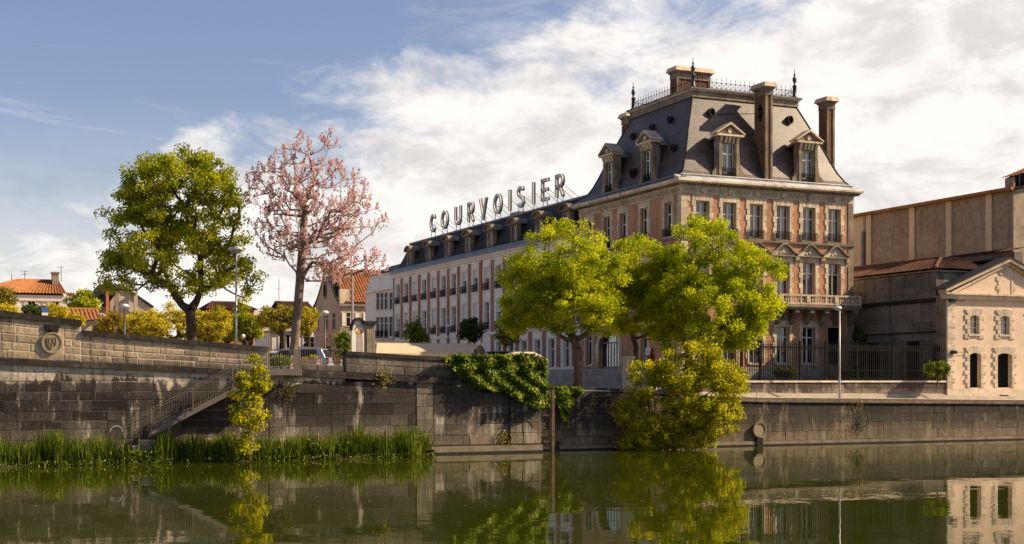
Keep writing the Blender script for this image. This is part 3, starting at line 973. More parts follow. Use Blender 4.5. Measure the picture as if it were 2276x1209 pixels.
# round outfall with its flap, and the weep slot beneath
of = onT(1687, 955, T_RIGHT - 0.1)
outfall = thing('drain_outfall', 'round stone drain outfall with closed lid in the right quay wall', 'drain', (of.x, of.y, of.z))
MB().ring(of.x, of.z, 0.43, 0.08, of.y - 0.10, of.y + 0.09, 28).build('stone_ring', MAT['wet_stone'], outfall)
MB().disc(of.x, of.z, 0.345, of.y - 0.06, of.y + 0.08, 28).build('lid', MAT['carved_stone'], outfall)
MB().box(of.x - 0.2, of.x + 0.2, of.y - 0.12, of.y + 0.05, -0.3, of.z - 0.45).build('outlet_channel', MAT['black_crust'], outfall)

# ladder post, rungs and mooring timber in the corner of the walls
la = onT(1228, 866, T_RIGHT - 0.75)
lad = thing('mooring_post', 'weathered wooden mooring post with two iron rungs beside the ivy pier', 'post', (la.x, la.y, 0))
MB().bbox(la.x - 0.085, la.x + 0.085, la.y - 0.085, la.y + 0.085, -0.5, la.z, 0.015).build('post', MAT['wood_old'], lad)
for zz in (0.5, 1.82):
    MB().box(la.x - 0.52, la.x - 0.09, la.y - 0.03, la.y + 0.03, zz - 0.03, zz + 0.03).build('rung', MAT['iron_rust'], lad)
    MB().box(la.x - 0.03, la.x + 0.03, la.y + 0.09, T_RIGHT, zz - 0.03, zz + 0.03).build('wall_tie', MAT['iron_rust'], lad)
fe = onT(1237, 981, T_RIGHT - 0.25)
tag(MB().bbox(fe.x - 0.13, fe.x + 0.13, fe.y - 0.1, fe.y + 0.12, -0.5, fe.z, 0.02).build('mooring_timber', MAT['black_crust']), 'short black timber fender standing in the water by the post', 'post')

# ------------------------------------------------------------------ steel stairs and landing
ST = 59.55
pa, pb = onT(596, 826, ST), onT(668, 826, ST)
stair = thing('steel_stairs', 'brown steel stairs with railing descending along the ramp wall', 'stairs', (12, ST, 0))
PZ = 4.06
MB().box(pa.x, pb.x, ST, T_MID - 0.2, PZ - 0.06, PZ).build('landing', MAT['stair_metal'], stair)
MB().box(pa.x, pb.x, ST - 0.06, ST, PZ - 0.28, PZ + 0.01).build('landing_beam', MAT['stair_metal'], stair)
MB().box(pb.x, pb.x + 0.06, ST - 0.06, T_MID - 0.2, PZ - 0.28, PZ + 0.01).build('landing_beam', MAT['stair_metal'], stair)
bot = onT(330, 962, ST)
x0, z0, x1, z1 = pa.x, PZ, bot.x, bot.z
for yy in (ST - 0.05, T_MID - 0.30):
    MB().hexa([(x1, yy, z1 - 0.22), (x0, yy, z0 - 0.26), (x0, yy + 0.05, z0 - 0.26), (x1, yy + 0.05, z1 - 0.22),
               (x1, yy, z1 + 0.04), (x0, yy, z0), (x0, yy + 0.05, z0), (x1, yy + 0.05, z1 + 0.04)]).build('stringer', MAT['stair_metal'], stair)
nst = 15
for i in range(nst):
    f_ = (i + 0.5) / nst
    xx, zz = lerp(x1, x0, f_), lerp(z1, z0, f_)
    MB().box(xx - 0.15, xx + 0.15, ST + 0.002, T_MID - 0.302, zz - 0.03, zz + 0.01).build('tread', MAT['stair_metal'], stair)
for k in range(4):
    f_ = [0.02, 0.36, 0.69, 0.985][k]
    xx, zz = lerp(x1, x0, f_), lerp(z1, z0, f_)
    MB().box(xx - 0.025, xx + 0.025, ST - 0.10, ST - 0.05, zz, zz + 0.98).build('railing_post', MAT['stair_metal'], stair)
for off in (0.98, 0.86, 0.10):
    MB().tube([(x1 - 0.9 * (off > 0.5), ST - 0.075, z1 + off - 0.45 * (off > 0.5)), (x1, ST - 0.075, z1 + off), (x0, ST - 0.075, z0 + off)], 0.017, 6).build('handrail', MAT['stair_metal'], stair)
mb = MB()
for i in range(46):
    f_ = (i + 0.5) / 46
    xx, zz = lerp(x1, x0, f_), lerp(z1, z0, f_)
    mb.box(xx - 0.006, xx + 0.006, ST - 0.081, ST - 0.069, zz + 0.10, zz + 0.86)
tag(mb.build('baluster_bars', MAT['stair_metal'], stair), kind='stuff')
# railing of the landing
for xx, w_ in ((pa.x + 0.03, 0.025), (pb.x - 0.02, 0.03), (pb.x - 0.19, 0.13)):
    MB().box(xx - w_, xx + w_, ST - 0.03, ST + 0.02, PZ + 0.011, PZ + 0.86).build('railing_post', MAT['stair_metal'], stair)
for zz in (PZ + 0.86, PZ + 0.12):
    MB().box(pa.x, pb.x + 0.02, ST - 0.025, ST + 0.02, zz - 0.02, zz + 0.02).build('handrail', MAT['stair_metal'], stair)
mb = MB()
for i in range(12):
    xx = lerp(pa.x + 0.08, pb.x - 0.35, i / 11)
    mb.box(xx - 0.008, xx + 0.008, ST - 0.01, ST + 0.006, PZ + 0.14, PZ + 0.84)
tag(mb.build('baluster_bars', MAT['stair_metal'], stair), kind='stuff')
# concrete foot of the stairs
foot = thing('landing_step', 'pale concrete steps at the foot of the steel stairs among reeds', 'steps', (bot.x - 0.6, ST, 0))
for i, (a, b_, z) in enumerate([(-0.35, 0.3, 0.98), (-0.7, -0.35, 0.74), (-1.05, -0.7, 0.5)]):
    MB().bbox(bot.x + a, bot.x + b_ - 0.004, ST - 0.1, T_MID - 0.3, -0.3, z, 0.02).build('step', MAT['concrete'], foot)
MB().ring(bot.x - 1.35, 1.35, 0.28, 0.035, ST - 0.1, ST - 0.06, 10, a0=0, a1=math.pi).build('grab_rail', MAT['lamp_grey'], foot)

# street railing between landing and parapet
ra_ = thing('street_railing', 'thin grey steel railing on the wall beside the landing', 'railing', (17.6, T_MID + 0.3, 4.3))
xa, xb = 16.62, 18.78
zt = lambda x: lerp(5.12, 5.0, (x - xa) / (xb - xa))
for xx in (xa, (xa + xb) / 2, xb):
    MB().box(xx - 0.02, xx + 0.02, T_MID + 0.28, T_MID + 0.32, 4.0, zt(xx)).build('post', MAT['stair_metal'], ra_)
for dz in (0.0, -0.62):
    MB().tube([(xa, T_MID + 0.3, zt(xa) + dz), (xb, T_MID + 0.3, zt(xb) + dz)], 0.02, 6).build('rail', MAT['stair_metal'], ra_)
mb = MB()
for i in range(1, 20):
    xx = lerp(xa, xb, i / 20)
    mb.box(xx - 0.008, xx + 0.008, T_MID + 0.292, T_MID + 0.308, zt(xx) - 0.62, zt(xx))
tag(mb.build('railing_bars', MAT['stair_metal'], ra_), kind='stuff')

# ------------------------------------------------------------------ building helpers


def wall_open(x0, x1, z0, z1, ops, reveal=0.45):
    """front skin of a wall with rectangular openings and their reveals (local frame, front at y = 0)"""
    m = MB()
    xs_ = sorted(set([x0, x1] + [v for o in ops for v in o[:2]]))
    zs_ = sorted(set([z0, z1] + [v for o in ops for v in o[2:4]]))
    for i in range(len(xs_) - 1):
        cx_ = (xs_[i] + xs_[i + 1]) / 2
        # merge runs of solid cells in each column
        run = None
        for j in range(len(zs_) - 1):
            cz_ = (zs_[j] + zs_[j + 1]) / 2
            hole = any(o[0] < cx_ < o[1] and o[2] < cz_ < o[3] for o in ops)
            if not hole:
                run = [zs_[j], zs_[j + 1]] if run is None else [run[0], zs_[j + 1]]
            if (hole or j == len(zs_) - 2) and run:
                m.add([(xs_[i], 0, run[0]), (xs_[i + 1], 0, run[0]), (xs_[i + 1], 0, run[1]), (xs_[i], 0, run[1])], [(0, 1, 2, 3)])
                run = None
    for a, b_, c, d in [o[:4] for o in ops]:
        m.add([(a, 0, c), (b_, 0, c), (b_, 0, d), (a, 0, d), (a, reveal, c), (b_, reveal, c), (b_, reveal, d), (a, reveal, d)],
              [(0, 4, 5, 1), (1, 5, 6, 2), (2, 6, 7, 3), (3, 7, 4, 0)])
    return m


def curtain_mesh(x0, x1, z0, z1, y):
    m = MB()
    n = 9
    a = [(lerp(x0, x1, i / n), y + 0.035 * math.sin(i * 2.2), z0) for i in range(n + 1)]
    b_ = [(lerp(x0, x1, i / n), y + 0.02 * math.sin(i * 2.2), z1) for i in range(n + 1)]
    return m.strip(a, b_)


def iron_rail(w, h, y, bulge=0.0):
    m = MB()
    for zz in (0.03, h * 0.78, h):
        m.box(-w / 2, w / 2, y - 0.018, y + 0.018, zz - 0.014, zz + 0.014)
    n = max(6, int(w / 0.11))
    for i in range(n + 1):
        x = lerp(-w / 2, w / 2, i / n)
        m.box(x - 0.011, x + 0.011, y - 0.011, y + 0.011, 0.0, h)
    k = max(3, int(w / 0.26))
    for i in range(k):
        x = lerp(-w / 2, w / 2, (i + 0.5) / k)
        m.ring(x, h * 0.40, 0.115, 0.025, y - 0.012, y + 0.012, 10)
    for sx in (-w / 2, w / 2):
        m.box(sx - 0.014, sx + 0.014, y, 0.1, h - 0.02, h + 0.02)
        m.box(sx - 0.014, sx + 0.014, y, 0.1, 0.02, 0.05)
    return m


def make_window(parent, loc, rot, w, h, tr=0.68, reveal=0.24, mull=0.10, rail=0, stones=None, curtain=None, sill=True, smat='limestone', fmat='white_paint', name='window', lint=0.38):
    y0, y1 = reveal, reveal + 0.06
    m = MB()
    f_ = 0.065
    m.box(-w / 2, -w / 2 + f_, y0, y1, 0, h)
    m.box(w / 2 - f_, w / 2, y0, y1, 0, h)
    m.box(-w / 2 + f_, w / 2 - f_, y0 + 0.002, y1, 0, f_ * 1.4)
    m.box(-w / 2 + f_, w / 2 - f_, y0 + 0.002, y1, h - f_, h)
    m.box(-mull / 2, mull / 2, y0 - 0.012, y1, f_ * 1.4, h - f_)
    if tr:
        m.box(-w / 2 + f_, w / 2 - f_, y0 - 0.004, y1 - 0.004, h * tr - 0.035, h * tr + 0.035)
    win = m.build(name, MAT[fmat], parent, loc, rot)
    zs_ = [(f_ * 1.4, h * tr - 0.035), (h * tr + 0.035, h - f_)] if tr else [(f_ * 1.4, h - f_)]
    for a, b_ in ((-w / 2 + f_, -mull / 2), (mull / 2, w / 2 - f_)):
        for c, d in zs_:
            kid(win, MB().add([(a, y0 + 0.03, c), (b_, y0 + 0.03, c), (b_, y0 + 0.03, d), (a, y0 + 0.03, d)], [(0, 1, 2, 3)]).build('pane', MAT['window_glass'], win, (0, 0, 0)))
    if curtain:
        for a, b_ in curtain:
            kid(win, curtain_mesh(a * w / 2, b_ * w / 2, 0.1, h - 0.05, y1 + 0.12).build('curtain', MAT['curtain_cloth'], win, (0, 0, 0)))
    if sill:
        kid(win, MB().bbox(-w / 2 - 0.10, w / 2 + 0.10, -0.10, y0 + 0.05, -0.10, -0.004, 0.01).build('sill', MAT[smat], win, (0, 0, 0)))
    if rail:
        kid(win, iron_rail(w + 0.16, rail, -0.13).build('balcony_rail', MAT['iron_black'], win, (0, 0, 0)))
    if stones:
        blocks = []
        n = max(3, round(h / 0.36))
        for s_ in (-1, 1):
            for i in range(n):
                za, zb = h * i / n, h * (i + 1) / n
                ww = 0.30 if i % 2 else 0.20
                xa, xb = w / 2 - 0.012, w / 2 + ww
                blocks.append([(s_ * xa, za + 0.006), (s_ * xb, za + 0.006), (s_ * xb, zb - 0.006), (s_ * xa, zb - 0.006)])
        tot = w / 2 + 0.27
        cuts_b = [-w / 2, -w * 0.20, w * 0.20, w / 2]
        cuts_t = [-w * 0.56, -w * 0.24, w * 0.24, w * 0.56]
        xb = [-tot] + cuts_b + [tot]
        xt = [-tot] + cuts_t + [tot]
        for i in range(5):
            up = lint + (0.05 if i == 2 else 0)
            blocks.append([(xb[i] + 0.006, h - 0.012), (xb[i + 1] - 0.006, h - 0.012), (xt[i + 1] - 0.006, h + up), (xt[i] + 0.006, h + up)])
        if stones == 'each':
            for q in blocks:
                kid(win, bev_prism(q, -0.045, 0.10).build('surround_stone', MAT[smat], win, (0, 0, 0)))
        else:
            mm = MB()
            for q in blocks:
                b2 = bev_prism(q, -0.045, 0.10)
                mm.add(b2.v, b2.f)
            kid(win, tag(mm.build('surround_stones', MAT[smat], win, (0, 0, 0)), kind='stuff'))
    return win


def bev_prism(q, y0, y1, e=0.014):
    cx_, cz_ = sum(p[0] for p in q) / len(q), sum(p[1] for p in q) / len(q)
    n = len(q)
    inn = []
    for x, z in q:
        dx, dz = cx_ - x, cz_ - z
        inn.append((x + math.copysign(min(e, abs(dx)), dx), z + math.copysign(min(e, abs(dz)), dz)))
    m = MB()
    vs = [(x, y0 + e, z) for x, z in q] + [(x, y0, z) for x, z in inn] + [(x, y1, z) for x, z in q]
    fs = [tuple(range(n, 2 * n))]
    for i in range(n):
        j = (i + 1) % n
        fs += [(i, j, n + j, n + i), (i, 2 * n + i, 2 * n + j, j)]
    return m.add(vs, fs)


PROTO = {}


def window_at(key, parent, loc, rot, **kw):
    k = (key, parent.name)
    if k not in PROTO:
        PROTO[k] = make_window(parent, loc, rot, **kw)
        return PROTO[k]
    return copy_tree(PROTO[k], parent, loc, rot)


def corrugated(m, p00, p10, p11, p01, pitch=0.24, row=0.40, amp=0.05):
    """roman-tile slope between an eave edge p00-p10 and a ridge edge p01-p11: ribs running up the slope, stepped in rows"""
    p00, p10, p11, p01 = map(Vector, (p00, p10, p11, p01))
    nx = max(4, int((p10 - p00).length / pitch)) * 4
    ny = max(2, int((p01 - p00).length / row))
    nrm = (p10 - p00).cross(p01 - p00).normalized()
    if nrm.z < 0:
        nrm = -nrm
    base = len(m.v)
    rows = []
    for j in range(ny):
        for e in (0, 1):
            f_ = (j + e) / ny
            lift = 0.03 * (1 - e) + 0.008
            a, b_ = p00.lerp(p01, f_), p10.lerp(p11, f_)
            r_ = []
            for i in range(nx + 1):
                h_ = [0.0, 0.75, 1.0, 0.75][i % 4] * amp + lift
                r_.append(len(m.v))
                m.v.append(tuple(a.lerp(b_, i / nx) + nrm * h_))
            rows.append(r_)
    for j in range(len(rows) - 1):
        for i in range(nx):
            m.f.append((rows[j][i], rows[j][i + 1], rows[j + 1][i + 1], rows[j + 1][i]))
    return m


# ------------------------------------------------------------------ the mansion
MS, MT, MW, MD = 44.8, 73.5, 13.4, 14.1
GZ = 3.3
man = thing('mansion', 'tall brick and stone mansion with steep slate mansard roof and iron cresting', 'mansion', (MS + MW / 2, MT + MD / 2, GZ))
FL, LL = (MS, MT, 0), (MS, MT + MD, 0)           # local frames of the river front and of the left side
RL = -math.pi / 2
cols = [onT(x, 0, MT).x - MS for x in (1561, 1621, 1680.5, 1740, 1797.7, 1854.5)]
lcols = [MT + MD - onS(x, 0, MS).y for x in (1309, 1350, 1385, 1432, 1486)]
UP, FI, GR = (12.82, 15.03), (8.62, 11.38), (4.66, 7.10)
WW = 1.04
ops = []
for c in cols:
    for a, b_ in (UP, FI, GR):
        ops.append((c - WW / 2, c + WW / 2, a, b_))
arch_c, arch_w = MT + MD - (onS(1325, 0, MS).y + onS(1381, 0, MS).y) / 2, 3.1
opl = []
for c in lcols:
    for a, b_ in (UP, FI, GR):
        if (a, b_) == GR and abs(c - arch_c) < 2.6:
            continue
        opl.append((c - WW / 2, c + WW / 2, a, b_))
opl.append((arch_c - arch_w / 2, arch_c + arch_w / 2, 4.45, 7.05))
wall_open(0, MW, 4.45, 15.5, ops).build('front_wall', MAT['brick'], man, FL)
wall_open(0, MD, 4.448, 15.5, opl).build('side_wall', MAT['brick'], man, LL, RL)
MB().box(MS + MW - 0.45, MS + MW, MT + 0.01, MT + MD, GZ, 15.5).build('side_wall', MAT['limestone'], man)
MB().box(MS + 0.01, MS + MW - 0.46, MT + MD - 0.45, MT + MD - 0.01, GZ, 15.5).build('back_wall', MAT['brick'], man)
for zf in (8.3, 12.4):
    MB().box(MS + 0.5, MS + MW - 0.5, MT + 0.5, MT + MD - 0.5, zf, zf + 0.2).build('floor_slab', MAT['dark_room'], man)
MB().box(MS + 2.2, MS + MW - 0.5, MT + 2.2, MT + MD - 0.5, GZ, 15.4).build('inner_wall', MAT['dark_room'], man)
# plinth
for x0, x1, y0, y1 in ((MS - 0.08, MS + MW + 0.05, MT - 0.08, MT + 0.4), (MS - 0.08, MS + 0.4, MT + 0.41, MT + MD)):
    MB().box(x0, x1, y0, y1, GZ - 0.3, 4.46).build('plinth', MAT['mortar_dark'], man)
yy = MT - 0.1
for zi in range(3):
    yy = MT - 0.1
    while yy < MT + MD - 0.1:
        y1_ = min(yy + random.uniform(0.9, 1.5), MT + MD)
        MB().box(MS - 0.10, MS + 0.1, yy + 0.006, y1_ - 0.006, 3.0 + zi * 0.48, 3.0 + (zi + 1) * 0.48 - 0.012).build('plinth_stone', MAT['plinth_stone'], man)
        yy = y1_
for k in range(10):
    MB().box(MS + 0.11 + k * 1.34, MS + 0.11 + (k + 1) * 1.34 - 0.012, MT - 0.10, MT + 0.1, 3.4, 4.44).build('plinth_stone', MAT['plinth_stone'], man)
# corner quoins, each stone
for k in range(26):
    za, zb = 4.46 + k * 0.42, 4.46 + (k + 1) * 0.42 - 0.012
    ln, lf = (0.62, 0.44) if k % 2 else (0.44, 0.62)
    if zb > 15.45:
        break
    m = MB().box(MS - 0.05, MS + ln, MT - 0.05, MT + 0.2, za, zb)
    m.box(MS - 0.05, MS + 0.2, MT + 0.201, MT + lf, za, zb)
    m.build('quoin', MAT['limestone'], man)
    if k % 2 == 0:
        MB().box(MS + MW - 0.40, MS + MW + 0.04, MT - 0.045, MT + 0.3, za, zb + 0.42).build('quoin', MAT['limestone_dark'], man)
# windows of the river front
CUR = [[(-0.9, -0.1), (0.15, 0.5)], [(-0.9, -0.55), (0.2, 0.9)]]
for i, c in enumerate(cols):
    x = MS + c
    window_at('u%d' % (i % 2), man, (x, MT, UP[0]), 0, w=WW, h=UP[1] - UP[0], tr=0.66, rail=0.5, stones='each', curtain=CUR[i % 2], sill=True)
    window_at('f%d' % (i % 2), man, (x, MT, FI[0]), 0, w=WW, h=FI[1] - FI[0], tr=0.74, stones='each', curtain=CUR[(i + 1) % 2], sill=False, lint=0.34)
    if i < 5:
        window_at('g', man, (x, MT, GR[0]), 0, w=WW, h=GR[1] - GR[0], tr=0.72, stones='each', curtain=None, sill=True)
    else:
        d = MB().box(-WW / 2, WW / 2, 0.3, 0.36, 0, GR[1] - GR[0]).build('door', MAT['dark_room'], man, (x, MT, GR[0]), 0)
        MB().box(-0.02, 0.02, 0.27, 0.3, 0.02, GR[1] - GR[0]).build('door_stile', MAT['iron_black'], d, (0, 0, 0))
    # carved pediment over the first-floor window
    pz = FI[1] + 0.40
    poly = [(-1.0, 0), (1.0, 0), (1.0, 0.09), (0.72, 0.20), (0.40, 0.48), (0.18, 0.62), (0.13, 0.78), (-0.13, 0.78), (-0.18, 0.62), (-0.40, 0.48), (-0.72, 0.20), (-1.0, 0.09)]
    ped = MB().prism(poly, -0.10, 0.05).build('pediment', MAT['limestone'], man, (x, MT, pz), 0)
    rake = MB()
    up = poly[2:8][:]
    for s_ in (1, -1):
        pts = [(s_ * 1.06, 0.06), (s_ * 0.74, 0.19), (s_ * 0.42, 0.47), (s_ * 0.16, 0.66), (0, 0.70)]
        for p_, q_ in zip(pts[:-1], pts[1:]):
            rake.prism([p_, q_, (q_[0], q_[1] + 0.12), (p_[0], p_[1] + 0.12)], -0.30, 0.02)
    rake.box(-1.06, 1.06, -0.24, 0.02, -0.075, 0.0)
    rake.build('rake_moulding', MAT['limestone_dark'], ped, (0, 0, 0))
    MB().disc(0, 0.30, 0.14, -0.17, -0.09, 12).disc(-0.25, 0.17, 0.08, -0.15, -0.09, 8).disc(0.25, 0.17, 0.08, -0.15, -0.09, 8).build('carving', MAT['limestone'], ped, (0, 0, 0))
    for s_ in (-1, 1):
        MB().prism([(-0.02, 0), (-0.24, 0), (-0.2, -0.2), (-0.07, -0.36), (-0.02, -0.55)], s_ * 0.98 - 0.07, s_ * 0.98 + 0.07, 'x').build('console', MAT['limestone'], ped, (0, 0, -0.08))
# windows of the left side
for i, c in enumerate(lcols):
    y = MT + MD - c
    window_at('lu', man, (MS, y, UP[0]), RL, w=WW, h=UP[1] - UP[0], tr=0.66, rail=0.5, stones='joined', curtain=[(-0.9, -0.4)])
    window_at('lf', man, (MS, y, FI[0]), RL, w=WW, h=FI[1] - FI[0], tr=0.74, stones='joined', curtain=None, lint=0.34)
    if abs(c - arch_c) >= 2.6:
        window_at('lg', man, (MS, y, GR[0]), RL, w=WW, h=GR[1] - GR[0], tr=0.72, stones='joined', curtain=None)
# big arched window of the left side
hw, zb, zsp = arch_w / 2, 4.45, 5.75
m = MB()
arc = [(hw * math.cos(a), zsp - zb + 1.3 * math.sin(a)) for a in np.linspace(0, math.pi, 15)]
for p_, q_ in zip(arc[:-1], arc[1:]):
    m.add([(p_[0], 0.0, p_[1]), (q_[0], 0.0, q_[1]), (q_[0], 0.0, 2.6), (p_[0], 0.0, 2.6)], [(0, 1, 2, 3)])
    m.add([(p_[0], 0.0, p_[1]), (q_[0], 0.0, q_[1]), (q_[0], 0.4, q_[1]), (p_[0], 0.4, p_[1])], [(0, 1, 2, 3)])
m.build('arch_spandrel', MAT['limestone_dark'], man, (MS - 0.003, MT + MD - arch_c, zb), RL)
m = MB()
for x in (-hw + 0.04, -0.62, -0.22, 0.22, 0.62, hw - 0.04):
    m.box(x - 0.035, x + 0.035, 0.3, 0.36, 0, 1.75)
m.box(-hw, hw, 0.29, 0.365, 1.72, 1.82)
for x in (-0.62, 0.62):
    m.box(x - 0.03, x + 0.03, 0.3, 0.36, 1.82, 2.4)
m.box(-hw, hw, 0.3, 0.36, 0.0, 0.1)
awin = m.build('arched_window', MAT['zinc'], man, (MS, MT + MD - arch_c, zb), RL)
MB().prism([(-hw, 0.1), (hw, 0.1)] + [(a, max(b_, 0.1)) for a, b_ in arc], 0.33, 0.335).build('pane', MAT['window_glass'], awin, (0, 0, 0))
for i in range(11):
    a0, a1 = math.pi * i / 11 + 0.008, math.pi * (i + 1) / 11 - 0.008
    q = [((hw - 0.01) * math.cos(a0), zsp - zb + 1.29 * math.sin(a0)), ((hw - 0.01) * math.cos(a1), zsp - zb + 1.29 * math.sin(a1)),
         ((hw + 0.34) * math.cos(a1), zsp - zb + 1.66 * math.sin(a1)), ((hw + 0.34) * math.cos(a0), zsp - zb + 1.66 * math.sin(a0))]
    bev_prism(q, -0.05, 0.05).build('voussoir', MAT['limestone'], awin, (0, 0, 0))
for s_ in (-1, 1):
    for i in range(4):
        ww = 0.42 if i % 2 else 0.28
        q = [(s_ * (hw - 0.01), i * 0.33 + 0.01), (s_ * (hw + ww), i * 0.33 + 0.01), (s_ * (hw + ww), i * 0.33 + 0.32), (s_ * (hw - 0.01), i * 0.33 + 0.32)]
        bev_prism(q, -0.05, 0.05).build('surround_stone', MAT['limestone'], awin, (0, 0, 0))
# string course below the upper windows
MB().box(MS - 0.14, MS + MW + 0.12, MT - 0.14, MT + 0.2, 12.56, 12.70).build('string_course', MAT['limestone_dark'], man)
MB().box(MS - 0.14, MS + 0.2, MT + 0.201, MT + MD, 12.56, 12.70).build('string_course', MAT['limestone_dark'], man)
# balcony with balusters over the three right bays
bx0, bx1 = onT(1733, 0, MT - 0.9).x, MS + MW - 0.02
bal = MB().box(bx0, bx1, MT - 0.95, MT - 0.05, 8.36, 8.56).build('balcony', MAT['limestone_dark'], man)
MB().box(bx0 + 0.08, bx1 - 0.08, MT - 0.85, MT - 0.05, 8.22, 8.36).build('balcony_moulding', MAT['limestone_dark'], bal)
MB().box(bx0, bx1, MT - 0.93, MT - 0.72, 9.08, 9.20).build('balustrade_rail', MAT['limestone'], bal)
MB().box(bx0, bx1, MT - 0.93, MT - 0.72, 8.562, 8.66).build('balustrade_base', MAT['limestone'], bal)
peds = [bx0 + 0.14, lerp(bx0, bx1, 0.345), lerp(bx0, bx1, 0.69), bx1 - 0.14]
for x in peds:
    MB().box(x - 0.13, x + 0.13, MT - 0.95, MT - 0.70, 8.663, 9.077).build('pedestal', MAT['limestone'], bal)
prof = [(0.05, 8.662), (0.05, 8.70), (0.03, 8.72), (0.062, 8.82), (0.035, 8.95), (0.03, 9.02), (0.05, 9.04), (0.05, 9.078)]
for a, b_ in zip(peds[:-1], peds[1:]):
    n = 10
    for i in range(n):
        MB().lathe(prof, lerp(a + 0.2, b_ - 0.2, i / (n - 1)), MT - 0.825, 6).build('baluster', MAT['limestone'], bal)
for i in range(6):
    x = lerp(bx0 + 0.3, bx1 - 0.3, i / 5)
    MB().prism([(MT - 0.02, 8.22), (MT - 0.82, 8.22), (MT - 0.80, 8.02), (MT - 0.62, 7.90), (MT - 0.46, 7.72), (MT - 0.30, 7.42), (MT - 0.02, 7.2)], x - 0.15, x + 0.15, 'x').build('bracket', MAT['limestone_dark'], bal)
for c in cols[3:]:
    x = MS + c
    MB().disc(x, 7.75, 0.30, MT - 0.16, MT - 0.03, 14, sz=0.8).disc(x, 7.78, 0.15, MT - 0.28, MT - 0.16, 10).build('carved_mask', MAT['limestone_dark'], bal)
# entablature: frieze, scrolls, modillions, cornice, lead gutter
MB().box(MS - 0.06, MS + MW + 0.05, MT - 0.06, MT + MD + 0.05, 15.43, 15.92).build('frieze', MAT['limestone'], man)
m = MB()
for c in cols:
    x = MS + c
    m.disc(x, 15.68, 0.17, MT - 0.17, MT - 0.055, 12)
    m.ring(x, 15.68, 0.24, 0.04, MT - 0.11, MT - 0.055, 12)
xx = MS + 0.3
while xx < MS + MW - 0.2:
    if min(abs(xx - MS - c) for c in cols) > 0.34:
        m.ring(xx, 15.67, 0.165, 0.05, MT - 0.115, MT - 0.055, 9)
        m.disc(xx, 15.67, 0.05, MT - 0.11, MT - 0.055, 6)
    xx += 0.36
tag(m.build('frieze_scrolls', MAT['limestone'], man), kind='stuff')
m = MB()
yy = MT + 0.3
while yy < MT + MD - 0.2:
    m.ring(yy, 15.67, 0.165, 0.05, MS - 0.115, MS - 0.055, 9, axis='x')
    m.disc(yy, 15.67, 0.06, MS - 0.13, MS - 0.055, 6, axis='x')
    yy += 0.37
tag(m.build('frieze_scrolls', MAT['limestone'], man), kind='stuff')
MB().box(MS - 0.12, MS + MW + 0.11, MT - 0.12, MT + MD + 0.11, 15.92, 15.97).build('bed_moulding', MAT['limestone'], man)
m = MB()
xx = MS - 0.3
while xx < MS + MW + 0.35:
    m.box(xx, xx + 0.11, MT - 0.38, MT - 0.05, 15.971, 16.09)
    xx += 0.235
yy = MT - 0.1
while yy < MT + MD + 0.3:
    m.box(MS - 0.38, MS - 0.05, yy, yy + 0.11, 15.971, 16.09)
    yy += 0.235
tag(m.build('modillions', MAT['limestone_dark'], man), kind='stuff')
MB().box(MS - 0.42, MS + MW + 0.42, MT - 0.42, MT + MD + 0.42, 16.092, 16.17).build('cornice', MAT['limestone'], man)
MB().box(MS - 0.52, MS + MW + 0.52, MT - 0.52, MT + MD + 0.52, 16.17, 16.30).build('cornice', MAT['limestone'], man)
n = 19
for i in range(n):
    a, b_ = lerp(MS - 0.5, MS + MW + 0.5, i / n) + 0.012, lerp(MS - 0.5, MS + MW + 0.5, (i + 1) / n) - 0.012
    MB().hexa([(a, MT - 0.50, 16.302), (b_, MT - 0.50, 16.302), (b_, MT + 0.1, 16.302), (a, MT + 0.1, 16.302),
               (a, MT - 0.46, 16.36), (b_, MT - 0.46, 16.36), (b_, MT + 0.1, 16.62), (a, MT + 0.1, 16.62)]).build('lead_sheet', MAT['lead'], man)
    a, b_ = lerp(MT - 0.48, MT + MD + 0.5, i / n) + 0.012, lerp(MT - 0.48, MT + MD + 0.5, (i + 1) / n) - 0.012
    MB().hexa([(MS - 0.50, a, 16.301), (MS - 0.50, b_, 16.301), (MS + 0.1, b_, 16.301), (MS + 0.1, a, 16.301),
               (MS - 0.46, a, 16.36), (MS - 0.46, b_, 16.36), (MS + 0.1, b_, 16.618), (MS + 0.1, a, 16.618)]).build('lead_sheet', MAT['zinc'], man)
MB().tube([(MS - 0.02, MT - 0.02, 16.66), (MS + MW + 0.02, MT - 0.02, 16.66)], 0.05, 6).build('gutter_roll', MAT['lead'], man)
MB().tube([(MS - 0.02, MT + 0.05, 16.66), (MS - 0.02, MT + MD, 16.66)], 0.05, 6).build('gutter_roll', MAT['zinc'], man)
# mansard roof: bell-cast foot, steep slope
lev = [(16.55, 0.0), (16.95, 0.28), (17.5, 0.55), (18.2, 0.80), (19.2, 1.12), (20.6, 1.60), (22.15, 2.15)]
m = MB()
rect = []
for z, f_ in lev:
    k = f_ / 2.15
    rect.append([(MS + 0.02 + f_, MT + 0.02 + f_, z), (MS + MW - 0.02 - k * 3.0, MT + 0.02 + f_, z), (MS + MW - 0.02 - k * 3.0, MT + MD - 0.02 - k * 3.8, z), (MS + 0.02 + f_, MT + MD - 0.02 - k * 3.8, z)])
for q in rect:
    m.v += q
for i in range(len(rect) - 1):
    for j in range(4):
        m.f.append((i * 4 + j, i * 4 + (j + 1) % 4, (i + 1) * 4 + (j + 1) % 4, (i + 1) * 4 + j))
m.f.append(tuple(len(rect) * 4 - 4 + j for j in range(4)))
roof = m.build('mansard_roof', MAT['slate'], man)
tx0, ty0 = rect[-1][0][0], rect[-1][0][1]
tx1, ty1 = rect[-1][2][0], rect[-1][2][1]
for j in range(4):
    MB().tube([Vector(r_[j]) for r_ in rect], 0.05, 6).build('hip_roll', MAT['slate_dark'], roof)
